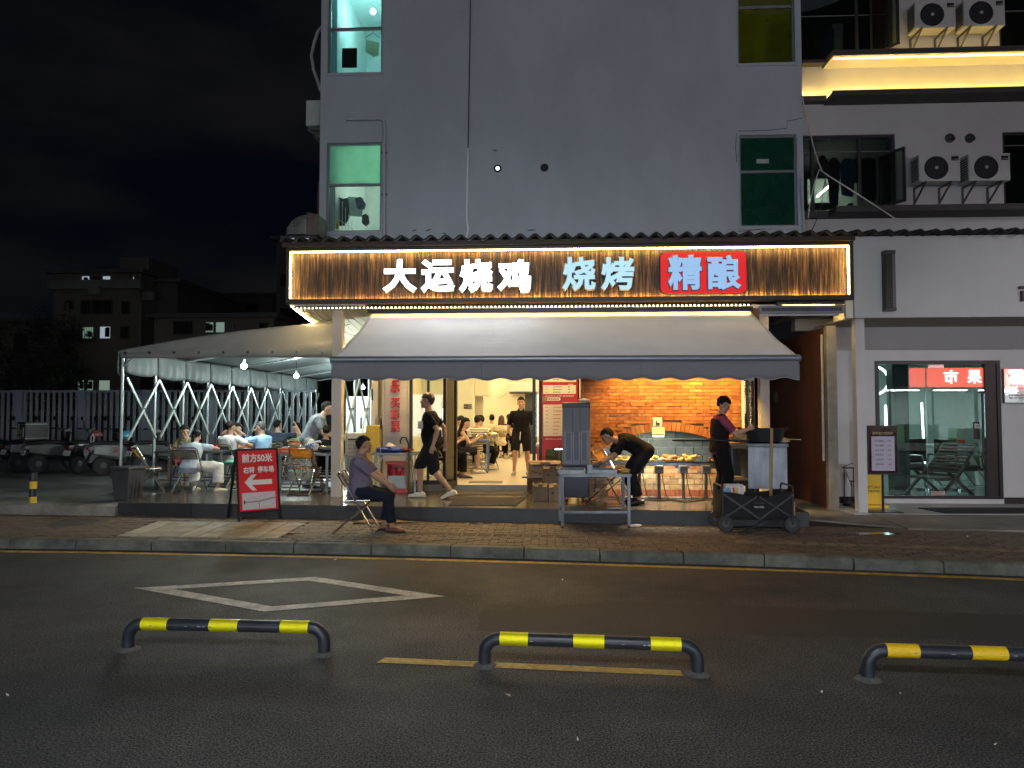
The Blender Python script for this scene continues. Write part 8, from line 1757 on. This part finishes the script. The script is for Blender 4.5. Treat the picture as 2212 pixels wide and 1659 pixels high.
# grill cook
q = G(1556, 1094, .324)
pc = person('grill cook in a dark vest over a plum T-shirt working at the iron pan', (q.x, q.y, .324), -92, 1.62, pel=(0, 0, .87), lean=(-2, 8), head=(0, -24), hands=[(-.14, .44, 1.10), (.10, .40, 1.14)], feet=[(-.10, -.03, .085), (.10, .04, .085)], epole=[V((-.4, -.6, -1)), V((.4, -.6, -1))], bulk=1.0, skin=2, top=F_plum, sleeve=.82, hem=-.04, bottom=F_blk, blen=.97, loose=.018, shoe=S_blk, shoetype='dark', hair=(M_hair, 'fringe'), vest=F_vest, vox=.010, fingers='grip')
c, x, y = pc[1]['spine'](.27); text('大运', mat('vest_print', (.45, .42, .36), .7), pc[0], c - y * .155 + x * .03, w=.12, h=.05, bold=.03, depth=.01, name='vest_print')
# ---- diners under the tent
person('woman in a pale T-shirt and white trousers seated with her back to the street', (X_(416, 12.15), 12.12, fz), 6, 1.54, pel=(0, 0, 0.45), lean=(12, 34), head=(-4, -22), hands=[(-.14, .46, .72), (.20, .44, .74)], feet=[(-.02, .30, .085), (.44, .10, .085, .9)], kpole=[V((-.1, 1, .3)), V((1, .55, .2))], skin=2, top=F_lb, sleeve=.6, hem=-.04, bottom=F_wht, blen=.93, loose=.035, shoe=S_white, hair=(M_hair, 'tail'), epole=[V((-1, -.2, -.3)), V((1.2, -.1, -.1))])
person('diner in olive facing the street behind the woman in white trousers', (X_(412, 13.75), 13.72, fz), 178, 1.60, pel=(0, 0, 0.45), lean=(8, 20), head=(8, -26), hands=[(-.16, .42, .72), (.14, .42, .72)], feet=[(-.18, .40, .085), (.18, .36, .085)], skin=1, top=F_olive, sleeve=.6, bottom=fab('fabric_red_shorts', (.30, .05, .05)), blen=.5, hair=(M_hair, 'short'), shoe=S_grey)
person('man in a pale grey T-shirt and dark shorts seated with his back turned', (X_(494, 13.35), 13.35, fz), -14, 1.61, pel=(0, 0, 0.49), lean=(2, 8), head=(-26, -8), hands=[(-.18, .40, .72), (.30, .38, .74)], feet=[(-.08, .26, .085), (.10, .28, .085)], bulk=1.12, skin=1, top=F_grey, sleeve=.68, hem=-.07, bottom=F_navy, blen=.5, shoe=S_white, hair=(M_hair, 'short'), glasses=True, epole=[V((-1, -.4, -.4)), V((1.2, -.4, -.4))])
person('boy in bright blue lifting food to his mouth with both hands', (X_(523, 14.85), 14.8, fz), 170, 1.54, pel=(0, 0, 0.47), lean=(4, 10), head=(0, -8), hands=[(-.05, .24, 1.06), (.06, .26, 1.08)], feet=[(-.12, .38, .085), (.12, .38, .085)], epole=[V((-1.2, .3, -.6)), V((1.2, .3, -.6))], skin=0, top=F_blue, sleeve=.5, bottom=F_char, blen=.5, shoe=S_white, hair=(M_hair, 'short'), fingers='grip')
person('grey-haired man in glasses and a light blue shirt gesturing over the table', (X_(573, 13.75), 13.75, fz), 74, 1.63, pel=(0, 0, 0.48), lean=(4, 10), head=(6, -4), hands=[(-.30, .46, 1.00), (.16, .30, .98)], feet=[(-.12, .40, .085), (.12, .40, .085)], epole=[V((-.4, -.2, -1)), V((.5, .1, -1))], bulk=1.12, belly=.04, skin=0, top=F_sky, sleeve=.72, hem=-.07, bottom=F_navy, blen=.97, shoe=S_blk, hair=(M_hairg, 'buzz'), glasses=True, fingers='grip')
person('man in a dark navy T-shirt facing away with one hand raised', (X_(600, 15.1), 15.1, fz), 12, 1.67, pel=(0, 0, 0.48), lean=(0, 6), head=(-24, 0), hands=[(-.2, .34, .72), (.36, .22, 1.12)], feet=[(-.12, .40, .085), (.12, .40, .085)], epole=[V((-1, -.4, -.4)), V((1, -.2, -1))], bulk=1.14, skin=0, top=F_navy, sleeve=.7, bottom=F_char, blen=.5, hair=(M_hair, 'buzz'), shoe=S_blk, fingers='spread')
person('boy in pale green facing left deep under the tent', (X_(650, 16.2), 16.15, fz), 80, 1.52, pel=(0, 0, 0.48), lean=(4, 10), head=(0, -6), hands=[(-.14, .36, .74), (.14, .38, .74)], feet=[(-.12, .38, .085), (.12, .38, .085)], skin=2, top=F_pgreen, sleeve=.5, bottom=F_char, blen=.5, shoe=S_white, hair=(M_hair, 'fringe'), vox=.014)
q = G(674, 1060, fz)
person('man in a steel grey T-shirt and sand trousers standing bent over a table', (X_(668, 13.05), 13.05, fz), -82, 1.74, pel=(0, 0, .90), lean=(18, 38), head=(-6, -2), hands=[(-.16, .52, .98), (.20, .54, .96)], feet=[(-.11, -.04, .085), (.12, .06, .085)], epole=[V((-.5, -.8, -.6)), V((.5, -.8, -.6))], bulk=1.08, skin=2, top=F_steel, sleeve=.72, hem=-.07, bottom=F_sand, blen=.96, loose=.028, shoe=S_blk, hair=(M_hair, 'short'))
person('woman in a black top and striped skirt seated at the tray table', (X_(704, 12.8), 12.78, fz), 8, 1.54, pel=(0, 0, 0.46), lean=(4, 12), head=(10, -12), hands=[(-.16, .36, .74), (.16, .36, .74)], feet=[(-.10, .34, .085), (.12, .34, .085)], skin=0, top=F_blk, sleeve=.6, bottom=stripes('stripe_skirt', (.03, .03, .03), (.55, .55, .52), 16), skirt=True, shoe=S_blk, hair=(M_hair, 'bun'))
# ---- diners inside
person('woman with long dark hair and bare arms at the doorway edge of the hall', (HG(992, 14.75), 14.75, FZ), -82, 1.54, pel=(0, 0, 0.46), lean=(6, 16), head=(-6, -14), hands=[(-.16, .38, .74), (.12, .40, .74)], feet=[(-.10, .36, .085), (.10, .38, .085)], skin=2, top=F_blk, sleeve=0, bottom=F_char, blen=.5, shoe=S_white, hair=(M_hair, 'long'))
person('boy in a white T-shirt looking down at the hall table near the doorway', (HG(1010, 15.4), 15.45, FZ), 118, 1.61, pel=(0, 0, 0.47), lean=(8, 18), head=(8, -22), hands=[(-.10, .32, .84), (.12, .36, .80)], feet=[(-.12, .34, .085), (.14, .42, .085)], skin=2, top=F_wht, sleeve=.6, bottom=F_pink, blen=.5, shoe=S_white, hair=(M_hair, 'fringe'), fingers='grip')
person('diner in a cream and brown striped T-shirt with the back turned in the hall', (HG(1030, 15.8), 15.75, FZ), -8, 1.60, pel=(0, 0, 0.47), lean=(4, 12), head=(0, -8), hands=[(-.2, .36, .74), (.22, .36, .76)], feet=[(-.12, .40, .085), (.3, .12, .085, .8)], kpole=[V((-.1, 1, .2)), V((.8, .6, .2))], skin=2, bulk=1.05, top=stripes('stripe_tee', (.66, .60, .46), (.06, .045, .03), 19), sleeve=.72, bottom=F_blk, blen=.97, shoe=S_white, hair=(M_hair, 'short'))
person('diner in a faded green T-shirt facing left behind the striped shirt', (HG(1049, 16.75), 16.7, FZ), 72, 1.61, pel=(0, 0, 0.47), lean=(6, 14), head=(0, -10), hands=[(-.14, .36, .76), (.14, .36, .76)], feet=[(-.12, .40, .085), (.12, .40, .085)], skin=2, top=F_green, sleeve=.7, bottom=F_lb, blen=.97, shoe=S_white, hair=(M_hair, 'short'), vox=.014)
person('diner in a cream shirt with the back turned at the rear hall table', (HG(1063, 20.3), 20.25, FZ), 6, 1.61, pel=(0, 0, 0.47), lean=(2, 8), hands=[(-.2, .36, .74), (.2, .36, .74)], feet=[(-.12, .40, .085), (.12, .40, .085)], skin=2, top=F_cream, sleeve=1.3, bottom=F_char, blen=.97, shoe=S_white, hair=(M_hair, 'short'), vox=.016)
person('diner with long brown hair at the rear hall table', (HG(1083, 19.55), 19.55, FZ), 0, 1.56, pel=(0, 0, 0.47), lean=(2, 8), hands=[(-.2, .34, .74), (.2, .34, .74)], feet=[(-.12, .05, .085), (.10, .10, .085)], kpole=[V((-.2, 1, .2)), V((.2, 1, .2))], skin=2, top=F_cream, sleeve=1.3, bottom=F_blk, blen=.97, shoe=S_white, hair=(M_hairb, 'long'), vox=.016)
person('diner in a dark cap facing the street at the rear hall table', (HG(1100, 20.8), 20.8, FZ), 180, 1.63, pel=(0, 0, 0.47), lean=(4, 10), head=(0, -8), hands=[(-.14, .36, .76), (.14, .36, .76)], feet=[(-.12, .40, .085), (.12, .40, .085)], skin=0, top=F_blk, sleeve=.7, bottom=F_blk, blen=.97, shoe=S_blk, hair=(M_hair, 'short'), cap=F_blk, vox=.016)
person('standing woman in a dark dress partly hidden by the menu poster', (X_(1201, 13.6), 13.6, FZ), 150, 1.62, pel=(0, 0, .87), lean=(0, 4), head=(0, -10), hands=[(-.2, .2, .9), (.2, .2, .9)], skin=2, top=F_char, sleeve=.6, bottom=fab('fabric_dark_green', (.06, .075, .06)), skirt=True, shoe=S_white, hair=(M_hair, 'tail'), vox=.014)
person('diner in black with dark hair seated close behind the left glass pane', (X_(954, 13.5), 13.5, FZ), -70, 1.58, pel=(0, 0, 0.47), lean=(2, 10), head=(0, -4), hands=[(-.14, .34, .74), (.14, .34, .74)], feet=[(-.12, .40, .085), (.12, .40, .085)], skin=0, top=F_blk, sleeve=.7, bottom=F_blk, blen=.97, shoe=S_blk, hair=(M_hair, 'short'), vox=.014)
chair(ch_c, X_(954, 13.5), 13.5, FZ, -70, 'clear folding chair close behind the left glass pane')
